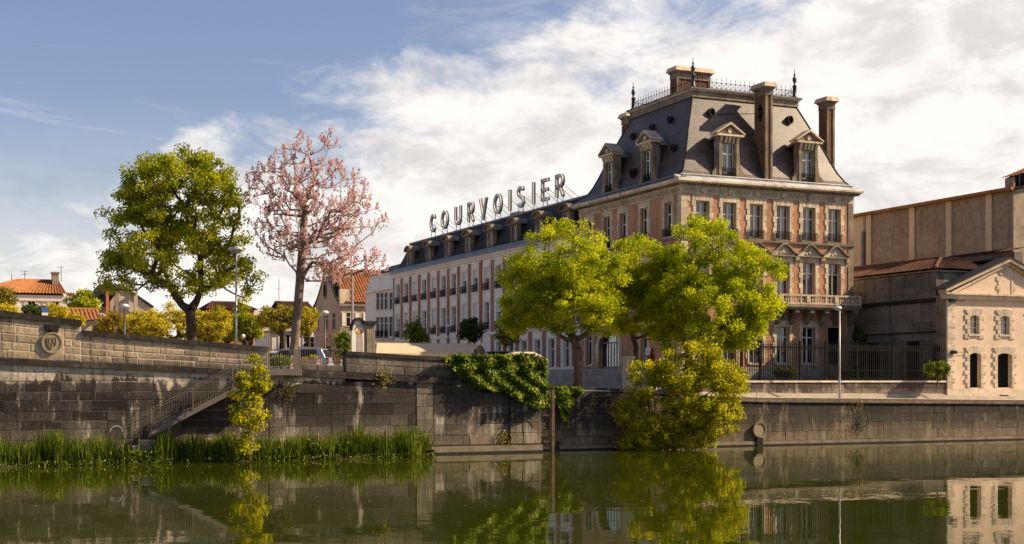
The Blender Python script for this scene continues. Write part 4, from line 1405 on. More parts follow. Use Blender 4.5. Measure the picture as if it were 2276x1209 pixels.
# terrace moulding on the top, shallow hipped deck, cresting and finials
MB().box(tx0 - 0.10, tx1 + 0.10, ty0 - 0.10, ty1 + 0.10, 22.12, 22.52).build('top_frieze', MAT['limestone_dark'], roof)
MB().box(tx0 - 0.22, tx1 + 0.22, ty0 - 0.22, ty1 + 0.22, 22.52, 22.62).build('top_cornice', MAT['lead'], roof)
MB().box(tx0 - 0.30, tx1 + 0.30, ty0 - 0.30, ty1 + 0.30, 22.62, 22.72).build('top_cornice', MAT['limestone_dark'], roof)
m = MB().hexa([(tx0 - 0.2, ty0 - 0.2, 22.722), (tx1 + 0.2, ty0 - 0.2, 22.722), (tx1 + 0.2, ty1 + 0.2, 22.722), (tx0 - 0.2, ty1 + 0.2, 22.722),
               (tx0 + 0.9, ty0 + 0.9, 23.02), (tx1 - 0.9, ty0 + 0.9, 23.02), (tx1 - 0.9, ty1 - 0.9, 23.02), (tx0 + 0.9, ty1 - 0.9, 23.02)])
m.build('deck', MAT['tile_dark'], roof)


def cresting(p, q):
    p, q = Vector(p), Vector(q)
    n = int((q - p).length / 0.36)
    m = MB()
    h = 0.62
    for zz in (0.06, 0.44):
        m.tube([p + Vector((0, 0, zz)), q + Vector((0, 0, zz))], 0.016, 4)
    for i in range(n + 1):
        a = p.lerp(q, i / n)
        m.tube([a, a + Vector((0, 0, h))], 0.016, 4)
        m.tube([a + Vector((0, 0, h)), a + Vector((0, 0, h + 0.14))], [0.028, 0.002], 4)
        if i < n:
            b_ = p.lerp(q, (i + 1) / n)
            m.tube([a + Vector((0, 0, 0.06)), b_ + Vector((0, 0, 0.44))], 0.013, 4)
            m.tube([b_ + Vector((0, 0, 0.06)), a + Vector((0, 0, 0.44))], 0.013, 4)
    return m


cz = 22.80
cr = [(tx0 + 0.08, ty0 + 0.08, cz), (tx1 - 0.08, ty0 + 0.08, cz), (tx1 - 0.08, ty1 - 0.08, cz), (tx0 + 0.08, ty1 - 0.08, cz)]
for i in range(4):
    tag(cresting(cr[i], cr[(i + 1) % 4]).build('iron_cresting', MAT['iron_black'], roof), kind='stuff')
fprof = [(0.20, 0), (0.20, 0.08), (0.14, 0.14), (0.13, 0.75), (0.18, 0.80), (0.10, 0.88), (0.05, 0.95), (0.13, 1.15), (0.15, 1.30), (0.08, 1.45), (0.04, 1.5), (0.08, 1.58), (0.03, 1.68), (0.02, 1.95)]
for p_ in cr:
    MB().lathe([(r_, cz - 0.05 + z) for r_, z in fprof], p_[0], p_[1], 8).build('finial', MAT['lamp_dark'], roof, smooth=True)


# chimneys
def chimney(x0, x1, y0, y1, z0, z1, anchor=False):
    e = 0.16
    ch = MB().box(x0 + 0.05, x1 - 0.05, y0 + 0.05, y1 - 0.05, z0, z1 - 0.5).build('chimney', MAT['brick_dark'], man)
    for a, b_, c, d in ((x0, x0 + e, y0, y0 + e), (x1 - e, x1, y0, y0 + e), (x0, x0 + e, y1 - e, y1), (x1 - e, x1, y1 - e, y1)):
        z = z0
        while z < z1 - 0.9:
            MB().box(a, b_, c, d, z, min(z + 0.62, z1 - 0.82) - 0.01).build('corner_stone', MAT['limestone_dark'], ch)
            z += 0.62
    MB().box(x0 - 0.02, x1 + 0.02, y0 - 0.02, y1 + 0.02, z1 - 0.82, z1 - 0.42).build('stack_band', MAT['limestone_dark'], ch)
    MB().box(x0 - 0.10, x1 + 0.10, y0 - 0.10, y1 + 0.10, z1 - 0.42, z1 - 0.30).build('cap_moulding', MAT['limestone_dark'], ch)
    MB().hexa([(x0 - 0.24, y0 - 0.24, z1 - 0.30), (x1 + 0.24, y0 - 0.24, z1 - 0.30), (x1 + 0.24, y1 + 0.24, z1 - 0.30), (x0 - 0.24, y1 + 0.24, z1 - 0.30),
               (x0 - 0.14, y0 - 0.14, z1), (x1 + 0.14, y0 - 0.14, z1), (x1 + 0.14, y1 + 0.14, z1), (x0 - 0.14, y1 + 0.14, z1)]).build('cap', MAT['limestone'], ch)
    if anchor:
        mm = MB().ring((y0 + y1) / 2, z1 - 1.9, 0.26, 0.05, x0 - 0.02, x0 + 0.05, 14, 'x', a0=0.6, a1=5.7, sz=1.5)
        mm.box(x0 - 0.03, x0 + 0.05, (y0 + y1) / 2 - 0.03, (y0 + y1) / 2 + 0.03, z1 - 2.5, z1 - 1.3)
        mm.build('wall_anchor', MAT['iron_black'], ch)


c0, c1 = onT(1702, 0, MT).x, onT(1718, 0, MT).x
chimney(c0, c1, MT + 0.02, MT + 1.30, 16.63, 23.05, True)
chimney(48.4, 51.1, 80.0, 80.9, 22.6, 25.2)
chimney(57.85, 58.5, 75.8, 76.75, 15.5, 23.1)
chimney(48.2, 49.5, 86.6, 87.5, 15.5, 23.2)
MB().tube([(c0, MT + 1.3, 21.2), (MS + 3.2, MT + 1.9, 21.0)], 0.025, 4).build('tie_rod', MAT['iron_black'], roof)


def roof_inset(z):
    return float(np.interp(z, [l[0] for l in lev], [l[1] for l in lev]))


# dormers
def dormer(loc, rot):
    zb = 16.62
    H = 2.85
    w, ow, oh = 1.55, 0.88, 2.05
    m = wall_open(-w / 2, w / 2, 0, 2.62, [(-ow / 2, ow / 2, 0.12, 0.12 + oh)], 0.3)
    for s_ in (-1, 1):
        m.add([(s_ * w / 2, 0, 0), (s_ * w / 2, 0.55, 0), (s_ * w / 2, 0.55, 2.62), (s_ * w / 2, 0, 2.62)], [(0, 1, 2, 3)])
        m.box(s_ * (w / 2 - 0.12) - 0.1, s_ * (w / 2 - 0.12) + 0.1, -0.05, 0.002, 0.12, 2.2)
    d = m.build('dormer', MAT['limestone_dark'], man, loc, rot)
    # slate cheeks and zinc saddle running back into the roof
    mm = MB()
    for s_ in (-1, 1):
        mm.box(s_ * (w / 2 - 0.03) - 0.03, s_ * (w / 2 - 0.03) + 0.03, 0.552, 1.7, 0.0, 2.45)
    mm.build('cheek', MAT['slate_dark'], d, (0, 0, 0))
    for s_ in (-1, 1):
        MB().hexa([(s_ * 1.02, 0.5, 2.42), (0, 0.5, 3.05), (0, 2.2, 3.05), (s_ * 1.02, 2.2, 2.42),
                   (s_ * 1.04, 0.5, 2.50), (0, 0.5, 3.13), (0, 2.2, 3.13), (s_ * 1.04, 2.2, 2.50)]).build('dormer_roof', MAT['zinc'], d, (0, 0, 0))
    # lintel brackets, entablature, pediment
    mm = MB()
    for x in (-0.62, -0.28, 0.0, 0.28, 0.62):
        mm.prism([(-0.02, 2.62), (-0.22, 2.62), (-0.16, 2.42), (-0.06, 2.22), (-0.02, 2.2)], x - 0.08, x + 0.08, 'x')
    tag(mm.build('brackets', MAT['limestone'], d, (0, 0, 0)), kind='stuff')
    MB().box(-1.0, 1.0, -0.28, 0.55, 2.621, 2.74).build('entablature', MAT['limestone'], d, (0, 0, 0))
    p = MB().prism([(-0.88, 2.742), (0.88, 2.742), (0, 3.32)], -0.10, 0.5).build('pediment', MAT['limestone_dark'], d, (0, 0, 0))
    mm = MB()
    for s_ in (-1, 1):
        mm.prism([(s_ * 1.06, 2.742), (s_ * 1.10, 2.82), (0, 3.53), (0, 3.40)], -0.30, 0.62)
    mm.build('rake_moulding', MAT['limestone'], d, (0, 0, 0))
    MB().disc(0, 2.98, 0.16, -0.18, -0.09, 12).build('carving', MAT['limestone'], d, (0, 0, 0))
    for s_ in (-1, 1):
        MB().prism([(s_ * (w / 2 + 0.002), 0), (s_ * 1.28, 0), (s_ * 1.22, 0.30), (s_ * 0.98, 0.55), (s_ * 0.87, 0.95), (s_ * 0.83, 1.5), (s_ * (w / 2 + 0.002), 1.7)], 0.02, 0.30).build('volute', MAT['limestone_dark'], d, (0, 0, 0))
    # window
    mm = MB()
    y0, y1 = 0.2, 0.26
    mm.box(-ow / 2, -ow / 2 + 0.06, y0, y1, 0.12, 0.12 + oh).box(ow / 2 - 0.06, ow / 2, y0, y1, 0.12, 0.12 + oh)
    mm.box(-0.06, 0.06, y0 - 0.01, y1, 0.12, 0.12 + oh - 0.06).box(-ow / 2 + 0.06, ow / 2 - 0.06, y0 + 0.003, y1, 0.06 + oh, 0.12 + oh).box(-ow / 2 + 0.06, ow / 2 - 0.06, y0 - 0.003, y1 - 0.003, 1.5, 1.57)
    mm.build('window_frame', MAT['white_paint'], d, (0, 0, 0))
    for a, b_ in ((-ow / 2 + 0.06, -0.06), (0.06, ow / 2 - 0.06)):
        for z0_, z1_ in ((0.12, 1.5), (1.57, 0.06 + oh)):
            MB().add([(a, y0 + 0.03, z0_), (b_, y0 + 0.03, z0_), (b_, y0 + 0.03, z1_), (a, y0 + 0.03, z1_)], [(0, 1, 2, 3)]).build('pane', MAT['window_glass'], d, (0, 0, 0))
    curtain_mesh(-ow / 2 + 0.05, ow / 2 - 0.2, 0.2, 2.1, 0.42).build('curtain', MAT['curtain_cloth'], d, (0, 0, 0))
    r_ = iron_rail(ow + 0.1, 0.48, -0.04)
    r_.v = [(x, y, z + 0.12) for x, y, z in r_.v]
    r_.build('balcony_rail', MAT['iron_black'], d, (0, 0, 0))


for x in (1620, 1796):
    dormer((onT(x, 0, MT + 0.12).x, MT + 0.12, 16.66), 0)
for x in (1353, 1438):
    dormer((MS + 0.12, onS(x, 0, MS + 0.12).y, 16.66), RL)
# small round roof vents
def roof_vent(cx_, cy_, z, rot, big=1.0):
    v_ = MB().ring(0, 0, 0.23 * big, 0.06, -0.05, 0.55, 14, sz=1.25).build('roof_vent', MAT['slate_dark'], roof, (cx_, cy_, z), rot)
    return v_


for x, z in ((1583, 251), (1757, 266)):
    zz = 21.1
    yy = MT + roof_inset(zz) - 0.18
    roof_vent(onT(x, 0, yy).x, yy, zz, 0)
for x, y, zz in ((1487, 265, 20.9), (1447, 282, 20.8), (1404, 295, 20.6), (1405, 378, 17.7), (1495, 348, 18.7)):
    xx = MS + roof_inset(zz) - 0.18
    roof_vent(xx, onS(x, 0, xx).y, zz, RL, 1.25 if zz < 18 else 0.85)

# ------------------------------------------------------------------ the long wing
WS, WT0, WT1 = 45.4, MT + MD, 130.3
wing = thing('long_wing', 'long white wing with brick pilasters and dark mansard roof behind the trees', 'building', (WS + 5, (WT0 + WT1) / 2, GZ))
WLn = WT1 - WT0
WL = (WS, WT1, 0)
EZ = 14.42
bay = 2.54
wc = [WT1 - (129.1 - bay * k) for k in range(17)]
wc = [c for c in wc if c < WLn - 0.7]
W2, W1, W0 = (11.33, 13.25), (7.95, 10.30), (4.55, 6.80)
wo = []
arch_k = (8, 9)
for k, c in enumerate(wc):
    wo.append((c - 0.55, c + 0.55) + W2)
    wo.append((c - 0.55, c + 0.55) + W1)
    if k not in arch_k:
        wo.append((c - 0.55, c + 0.55) + W0)
ga, gb = wc[arch_k[0]] - 0.45, wc[arch_k[1]] + 0.45
wo.append((ga, gb, GZ - 0.2, 6.75))
wall_open(0, WLn, GZ - 0.2, EZ, wo, 0.4).build('front_wall', MAT['limestone_white'], wing, WL, RL)
MB().box(WS + 0.01, WS + 12, WT1 - 0.4, WT1 - 0.01, GZ - 0.2, EZ).build('end_wall', MAT['limestone_white'], wing)
MB().box(WS + 11.6, WS + 12, WT0, WT1 - 0.41, GZ - 0.2, EZ).build('back_wall', MAT['limestone_white'], wing)
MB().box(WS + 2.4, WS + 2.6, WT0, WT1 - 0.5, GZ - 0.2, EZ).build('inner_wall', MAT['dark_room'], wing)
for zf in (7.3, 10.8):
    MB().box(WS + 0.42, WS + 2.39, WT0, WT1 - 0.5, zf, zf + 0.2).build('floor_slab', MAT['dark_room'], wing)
# brick pilasters between the windows
px_ = [(wc[i] + wc[i + 1]) / 2 for i in range(len(wc) - 1)] + [wc[-1] + bay / 2]
for c in px_:
    if c > WLn - 0.4:
        continue
    MB().box(c - 0.34, c + 0.34, -0.06, 0.01, 7.72, 13.85).build('brick_pilaster', MAT['brick_pale'], wing, WL, RL)
    for s_ in (-1, 1):
        MB().box(c + s_ * 0.40 - 0.05, c + s_ * 0.40 + 0.05, -0.04, 0.01, 7.72, 13.85).build('stone_margin', MAT['limestone_white'], wing, WL, RL)
    if not (ga - 0.5 < c < gb + 0.5):
        MB().box(c - 0.34, c + 0.34, -0.06, 0.01, 4.62, 7.42).build('brick_pilaster', MAT['brick_pale'], wing, WL, RL)
        for s_ in (-1, 1):
            MB().box(c + s_ * 0.40 - 0.05, c + s_ * 0.40 + 0.05, -0.04, 0.01, 4.62, 7.42).build('stone_margin', MAT['limestone_white'], wing, WL, RL)
MB().box(0, WLn, -0.14, 0.05, 7.50, 7.68).build('string_course', MAT['limestone_white'], wing, WL, RL)
MB().box(0, ga - 0.9, -0.12, 0.05, GZ - 0.2, 4.42).build('plinth', MAT['plinth_stone'], wing, WL, RL)
MB().box(gb + 0.9, WLn, -0.12, 0.05, GZ - 0.2, 4.42).build('plinth', MAT['plinth_stone'], wing, WL, RL)
SH2 = {2: 0.86, 4: 0.5, 7: 0.42, 8: 0.36, 9: 0.48, 11: 0.4, 13: 0.6}
SH1 = {0: 0.2, 1: 0.3, 2: 0.45, 4: 0.62, 7: 0.5, 8: 0.5, 10: 0.4}


def wing_window(k, c, zr, sh, rail):
    y = WT1 - c
    h = zr[1] - zr[0]
    w = window_at('w%.2f%d' % (h, bool(rail)), wing, (WS, y, zr[0]), RL, w=1.10, h=h, tr=0.66, reveal=0.22, mull=0.08, rail=rail, sill=False, curtain=None)
    if sh:
        MB().box(-0.56, 0.56, 0.10, 0.14, h * (1 - sh), h + 0.02).build('roller_shutter', MAT['shutter_cream'], w, (0, 0, 0))
    MB().box(-0.72, 0.72, -0.07, 0.02, h + 0.06, h + 0.24).build('lintel', MAT['limestone_white'], w, (0, 0, 0))
    MB().box(-0.66, 0.66, -0.09, 0.30, -0.12, -0.005).build('sill', MAT['limestone_white'], w, (0, 0, 0))


for k, c in enumerate(wc):
    wing_window(k, c, W2, SH2.get(k, 0), 0.62)
    wing_window(k, c, W1, SH1.get(k, 0), 0.62)
    if k not in arch_k:
        wing_window(k, c, W0, 0, 0)
# carriage arch
cc, hw = (ga + gb) / 2, (gb - ga) / 2
m = MB()
arc = [(cc + hw * math.cos(a), 4.9 + 1.75 * math.sin(a)) for a in np.linspace(0, math.pi, 17)]
for p_, q_ in zip(arc[:-1], arc[1:]):
    m.add([(p_[0], -0.003, p_[1]), (q_[0], -0.003, q_[1]), (q_[0], -0.003, 6.76), (p_[0], -0.003, 6.76)], [(0, 1, 2, 3)])
    m.add([(p_[0], 0, p_[1]), (q_[0], 0, q_[1]), (q_[0], 2.2, q_[1]), (p_[0], 2.2, p_[1])], [(0, 1, 2, 3)])
ar = m.build('carriage_arch', MAT['limestone_white'], wing, WL, RL)
m = MB()
for p_, q_ in zip(arc[:-1], arc[1:]):
    k_ = 1.14
    e = lambda p: (cc + (p[0] - cc) * k_, 4.9 + (p[1] - 4.9) * k_)
    m.prism([p_, q_, e(q_), e(p_)], -0.12, 0.02)
m.build('archivolt', MAT['limestone_white'], ar, (0, 0, 0))
MB().box(ga, gb, 2.15, 2.2, GZ - 0.2, 6.7).build('passage_wall', MAT['arch_ochre'], ar, (0, 0, 0))
# eaves, gutter, mansard
MB().box(-0.02, WLn, -0.30, 0.3, 14.20, 14.42).build('cornice', MAT['limestone_white'], wing, WL, RL)
MB().box(-0.02, WLn, -0.16, 0.3, 14.02, 14.198).build('cornice', MAT['limestone_white'], wing, WL, RL)
m = MB().add([(-0.3, -0.42, 14.43), (WLn, -0.42, 14.43), (WLn, 0.12, 14.95), (0.0, 0.12, 14.95), (-0.3, -0.42, 14.36), (WLn, -0.42, 14.36)], [(0, 1, 2, 3), (4, 5, 1, 0)])
m.build('eaves_lead', MAT['zinc'], wing, WL, RL)
prof = [(0.10, 14.93), (0.45, 15.3), (0.8, 16.0), (1.15, 16.8), (1.4, 17.45)]
m = MB()
m.strip([(x * 0.6 + 0.1, x, z) for x, z in prof], [(WLn + 0.6, x, z) for x, z in prof])
m.add([(0.94, 1.4, 17.45), (WLn + 0.6, 1.4, 17.45), (WLn + 0.6, 6.0, 18.2), (3.2, 6.0, 18.2), (0.94, 10.6, 17.45), (WLn + 0.6, 10.6, 17.45), (WLn + 0.6, 12.0, 14.93), (0.1, 12.0, 14.93)],
      [(0, 1, 2, 3), (3, 2, 5, 4), (4, 5, 6, 7), (0, 3, 4)])
m.add([(x * 0.6 + 0.1, x, z) for x, z in prof] + [(x * 0.6 + 0.1, 12.0 - x, z) for x, z in prof], [(i, i + 1, i + 6, i + 5) for i in range(4)])
wroof = m.build('mansard_roof', MAT['slate_dark'], wing, WL, RL)
MB().tube([(0.9, 1.38, 17.48), (WLn + 0.6, 1.38, 17.48)], 0.10, 6).build('ridge_roll', MAT['zinc'], wroof, (0, 0, 0))


def arch_dormer(y):
    loc = (WS - 0.02 + 0.22, y, 15.0)
    w, ow, oh = 1.36, 0.66, 1.15
    m = wall_open(-w / 2, w / 2, 0, 1.38, [(-ow / 2, ow / 2, 0.1, 0.1 + oh)], 0.25)
    for s_ in (-1, 1):
        m.add([(s_ * w / 2, 0, 0), (s_ * w / 2, 0.35, 0), (s_ * w / 2, 0.35, 1.38), (s_ * w / 2, 0, 1.38)], [(0, 1, 2, 3)])
    d = m.build('dormer', MAT['limestone_dark'], wing, loc, RL)
    for s_ in (-1, 1):
        MB().box(s_ * (w / 2 - 0.04) - 0.03, s_ * (w / 2 - 0.04) + 0.03, 0.352, 1.3, 0, 1.36).build('cheek', MAT['slate_dark'], d, (0, 0, 0))
    m = MB()
    A = [(0.92 * math.cos(a), 1.46 + 0.52 * math.sin(a)) for a in np.linspace(0.0, math.pi, 11)]
    A2 = [(x * 0.86, 1.46 + (z - 1.46) * 0.78) for x, z in A]
    for p_, q_, u_, v_ in zip(A[:-1], A[1:], A2[1:], A2[:-1]):
        m.prism([p_, q_, u_, v_], -0.26, 0.42)
    m.box(-0.92, 0.92, -0.24, 0.4, 1.382, 1.462)
    m.build('arched_hood', MAT['limestone_dark'], d, (0, 0, 0))
    MB().prism(A2, -0.05, 0.3).build('tympanum', MAT['limestone_dark'], d, (0, 0, 0))
    m = MB()
    B = [(x * 0.96, z - 0.02) for x, z in A]
    m.strip([(x, 0.42, z) for x, z in B], [(x, 1.7, z) for x, z in B])
    m.build('dormer_roof', MAT['zinc'], d, (0, 0, 0))
    m = MB().box(-ow / 2, -ow / 2 + 0.06, 0.14, 0.2, 0.1, 0.1 + oh).box(ow / 2 - 0.06, ow / 2, 0.14, 0.2, 0.1, 0.1 + oh).box(-0.045, 0.045, 0.13, 0.2, 0.1, 0.1 + oh).box(-ow / 2 + 0.06, ow / 2 - 0.06, 0.143, 0.2, oh + 0.03, oh + 0.1)
    m.build('window_frame', MAT['white_paint'], d, (0, 0, 0))
    for a, b_ in ((-ow / 2 + 0.06, -0.045), (0.045, ow / 2 - 0.06)):
        MB().add([(a, 0.17, 0.1), (b_, 0.17, 0.1), (b_, 0.17, oh + 0.03), (a, 0.17, oh + 0.03)], [(0, 1, 2, 3)]).build('pane', MAT['window_glass'], d, (0, 0, 0))


for x in (907.5, 949.3, 992.3, 1037.6, 1086.3, 1139.5, 1194.7, 1255.6):
    arch_dormer(onS(x, 0, WS + 0.1).y)
for x in (1070,):
    dp = onS(x, 560, WS)
MB().tube([(WS - 0.10, onS(1070, 0, WS - 0.1).y, 14.1), (WS - 0.10, onS(1070, 0, WS - 0.1).y, 4.5)], 0.06, 6).build('downpipe', MAT['brick_red'], wing)
MB().tube([(WS - 0.10, WT1 - 0.15, 14.1), (WS - 0.10, WT1 - 0.15, 4.5)], 0.06, 6).build('downpipe', MAT['zinc'], wing)
m = MB().box(WS + 2.0, WS + 3.2, onS(1144, 0, WS + 2).y - 0.9, onS(1144, 0, WS + 2).y + 0.9, 17.4, 17.95)
m.build('skylight', MAT['zinc'], wing)

# ------------------------------------------------------------------ rooftop letters
SX = WS + 1.45
sign = thing('rooftop_sign', 'grey block letters reading COURVOISIER standing on the wing roof', 'sign', (SX, 108, 17.5))
LW, LH = 0.25, 1.78


def stroke(m, pts, closed=False, w=LW, y0=0.0, y1=0.22):
    P_ = [Vector((p[0], p[1])) for p in pts]
    n = len(P_)
    L_, R_ = [], []
    for i in range(n):
        a = P_[i - 1] if (i > 0 or closed) else None
        b_ = P_[(i + 1) % n] if (i < n - 1 or closed) else None
        d1 = (P_[i] - a).normalized() if a is not None else None
        d2 = (b_ - P_[i]).normalized() if b_ is not None else None
        d = (d1 + d2).normalized() if d1 is not None and d2 is not None else (d1 if d1 is not None else d2)
        nn = Vector((-d.y, d.x))
        k = 1.0
        if d1 is not None and d2 is not None:
            k = 1.0 / max(0.5, nn.dot(Vector((-d1.y, d1.x))))
        L_.append(P_[i] + nn * w / 2 * k)
        R_.append(P_[i] - nn * w / 2 * k)
    cnt = n if closed else n - 1
    for i in range(cnt):
        j = (i + 1) % n
        m.prism([tuple(L_[i]), tuple(L_[j]), tuple(R_[j]), tuple(R_[i])], y0, y1)


def ell(cx_, cz_, rx, rz, a0, a1, n=14):
    return [(cx_ + rx * math.cos(R(a)), cz_ + rz * math.sin(R(a))) for a in np.linspace(a0, a1, n)]


H_ = LH
h2 = LW / 2
GLY = {
    'C': (1.55, [(ell(0.78, H_ / 2, 0.62, H_ / 2 - h2, 38, 322, 20), False)]),
    'O': (1.75, [(ell(0.875, H_ / 2, 0.72, H_ / 2 - h2, 0, 345, 24), True)]),
    'U': (1.5, [([(h2, H_), (h2, 0.62)] + ell(0.75, 0.62, 0.60, 0.62 - h2, 190, 350, 10) + [(1.35, 0.62), (1.35, H_)], False)]),
    'R': (1.45, [([(h2, 0), (h2, H_)], False), ([(h2, H_ - h2), (0.75, H_ - h2)] + ell(0.78, H_ * 0.70, 0.46, H_ * 0.30 - h2, 80, -80, 9) + [(0.75, H_ * 0.40 + h2), (h2, H_ * 0.40 + h2)], False), ([(0.70, H_ * 0.45), (1.28, 0)], False)]),
    'V': (1.6, [([(0.12, H_), (0.80, 0.05), (1.48, H_)], False)]),
    'I': (0.32, [([(h2, 0), (h2, H_)], False)]),
    'S': (1.35, [(ell(0.68, H_ * 0.735, 0.50, H_ * 0.265 - h2 + 0.02, 20, 250, 12) + ell(0.66, H_ * 0.27, 0.52, H_ * 0.27 - h2, 75, -160, 13), False)]),
    'E': (1.25, [([(h2, 0), (h2, H_)], False), ([(h2, H_ - h2), (1.22, H_ - h2)], False), ([(h2, H_ / 2), (1.1, H_ / 2)], False), ([(h2, h2), (1.22, h2)], False)]),
}
for chh, x in zip('COURVOISIER', (960.5, 986.3, 1015.9, 1044.5, 1072, 1104, 1131.2, 1155, 1183.6, 1209, 1242)):
    gw, strokes = GLY[chh]
    y = onS(x, 0, SX).y
    m = MB()
    for q, cl in strokes:
        stroke(m, [(p[0] - gw / 2, p[1]) for p in q], cl)
    lt = m.build('letter', MAT['letter_face'], sign, (SX, y, 18.05), RL)
    lt['label'] = 'grey block letter ' + chh
    m = MB()
    for q, cl in strokes:
        stroke(m, [(p[0] - gw / 2, p[1]) for p in q], cl, LW + 0.015, 0.10, 0.24)
    m.build('letter_case', MAT['letter_side'], lt, (0, 0, 0))
    for s_ in ((-0.42, 0.42) if gw > 0.5 else (0.0,)):
        MB().tube([(s_ * gw * 0.8, 0.13, -0.6), (s_ * gw * 0.8, 0.13, 0.12)], 0.03, 5).build('support_leg', MAT['iron_black'], lt, (0, 0, 0))
        MB().tube([(s_ * gw * 0.8, 0.16, 0.95), (s_ * gw * 0.8, 2.2, -0.55)], 0.02, 5).build('brace', MAT['iron_rust'], lt, (0, 0, 0))
    if chh in 'COU':
        MB().box(-gw * 0.4, gw * 0.4, 0.12, 0.15, 0.62, 0.66).build('cross_bar', MAT['iron_rust'], lt, (0, 0, 0))

# ------------------------------------------------------------------ gabled warehouse on the right quay
GS0, GS1, GT = 59.5, 69.2, 65.9
gab = thing('gabled_warehouse', 'pink rendered warehouse front with white stone quoins and a triangular pediment', 'building', (64.3, GT, 2.3))
gm = 64.35
gz = lambda y, x=2190: onT(x, y, GT).z
gx = lambda x: onT(x, 0, GT).x
EV = 8.95
wins = [(2165, 700.6, 742.8), (2232.5, 700.6, 742.8)]
doors = [(2167, 25.3), (2232.3, 33)]
ops = []
wl, dl = [], []
for x, ya, yb in wins:
    c = gx(x)
    wl.append((c, gz(yb), gz(ya)))
    ops.append((c - 0.38, c + 0.38, gz(yb), gz(ya)))
for x, w_ in doors:
    c = gx(x)
    hw = w_ * 0.0365 / 2
    dl.append((c, hw, gz(861.5), gz(784)))
    ops.append((c - hw, c + hw, gz(861.5), gz(784)))
ops2 = [(gm * 2 - o[1], gm * 2 - o[0], o[2], o[3]) for o in ops if abs((o[0] + o[1]) / 2 - gm) > 1.2]
allops = ops + ops2
wall_open(GS0, GS1, 2.2, EV, allops, 0.4).build('front_wall', MAT['render_pink'], gab, (0, GT, 0))
MB().box(GS0, GS0 + 0.4, GT + 0.01, GT + 1.0, 2.2, EV).build('side_wall', MAT['limestone_dark'], gab)
MB().box(GS1 - 0.4, GS1, GT + 0.01, GT + 12, 2.2, EV).build('side_wall', MAT['render_pink'], gab)
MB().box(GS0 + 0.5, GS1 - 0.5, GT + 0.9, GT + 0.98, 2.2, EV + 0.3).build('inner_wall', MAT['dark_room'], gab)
MB().box(GS0 - 0.05, GS1 + 0.05, GT - 0.07, GT + 0.2, 2.15, gz(863)).build('plinth', MAT['coping_light'], gab)
MB().box(gx(2220), gx(2240), GT - 0.075, GT, gz(882), gz(878)).build('vent', MAT['dark_room'], gab)
# quoins
for k in range(17):
    za = gz(863) + 0.01 + k * 0.345
    if za + 0.33 > EV - 0.3:
        break
    ww = 0.62 if k % 2 else 0.42
    MB().bbox(GS0 - 0.03, GS0 + ww, GT - 0.05, GT + 0.1, za, za + 0.33, 0.015).build('quoin', MAT['coping_light'], gab)
    MB().bbox(GS1 - ww, GS1 + 0.03, GT - 0.05, GT + 0.1, za, za + 0.33, 0.015).build('quoin', MAT['coping_light'], gab)


def seg_surround(part, c, hw, za, zb, tail):
    """toothed jambs and a segmental arch of voussoirs round an opening, front at y = GT"""
    n = max(3, round((zb - za) / 0.29))
    for s_ in (-1, 1):
        for i in range(-1 if tail else 0, n):
            a, b_ = za + (zb - za) * i / n, za + (zb - za) * (i + 1) / n
            ww = 0.42 if i % 2 else 0.24
            q = [(c + s_ * (hw - 0.012), a + 0.006), (c + s_ * (hw + ww), a + 0.006), (c + s_ * (hw + ww), b_ - 0.006), (c + s_ * (hw - 0.012), b_ - 0.006)]
            m = bev_prism(q, GT - 0.06, GT + 0.1, 0.018)
            m.build('surround_stone', MAT['coping_light'], part)
    k = 9
    for i in range(k):
        f0, f1 = i / k * 2 - 1, (i + 1) / k * 2 - 1
        bx = lambda f: c + f * (hw + 0.02)
        tx = lambda f: c + f * (hw + 0.40)
        bz = lambda f: zb - 0.16 * f * f + 0.0
        tz = lambda f: zb + 0.46 - 0.10 * f * f
        q = [(bx(f0) + 0.005, bz(f0)), (bx(f1) - 0.005, bz(f1)), (tx(f1) - 0.005, tz(f1)), (tx(f0) + 0.005, tz(f0))]
        bev_prism(q, GT - 0.065, GT + 0.1, 0.016).build('voussoir', MAT['coping_light'], part)


for c, za, zb in wl + [(2 * gm - wl[0][0], wl[0][1], wl[0][2])]:
    m = MB()
    for x in (-0.36, -0.13, 0.0, 0.13, 0.36):
        w_ = 0.035 if x in (-0.36, 0.36, 0.0) else 0.016
        m.box(c + x - w_, c + x + w_, GT + 0.15, GT + 0.2, za, zb)
    for f_ in (0.02, 0.34, 0.66, 0.98):
        m.box(c - 0.36, c + 0.36, GT + 0.152, GT + 0.198, lerp(za, zb, f_) - 0.02, lerp(za, zb, f_) + 0.02)
    w_ = m.build('window', MAT['white_paint'], gab)
    MB().add([(c - 0.36, GT + 0.18, za), (c + 0.36, GT + 0.18, za), (c + 0.36, GT + 0.18, zb), (c - 0.36, GT + 0.18, zb)], [(0, 1, 2, 3)]).build('pane', MAT['window_glass'], w_)
    MB().box(c - 0.5, c + 0.5, GT - 0.1, GT + 0.14, za - 0.12, za - 0.004).build('sill', MAT['coping_light'], w_)
    seg_surround(w_, c, 0.38, za, zb - 0.02, True)
for c, hw, za, zb in dl + [(2 * gm - dl[0][0],) + dl[0][1:]]:
    d = MB().box(c - hw, c + hw, GT + 0.30, GT + 0.36, za, zb).build('door', MAT['dark_room'], gab)
    MB().box(c - 0.015, c + 0.015, GT + 0.285, GT + 0.3, za, zb).build('door_stile', MAT['iron_black'], d)
    seg_surround(d, c, hw, za, zb - 0.02, False)
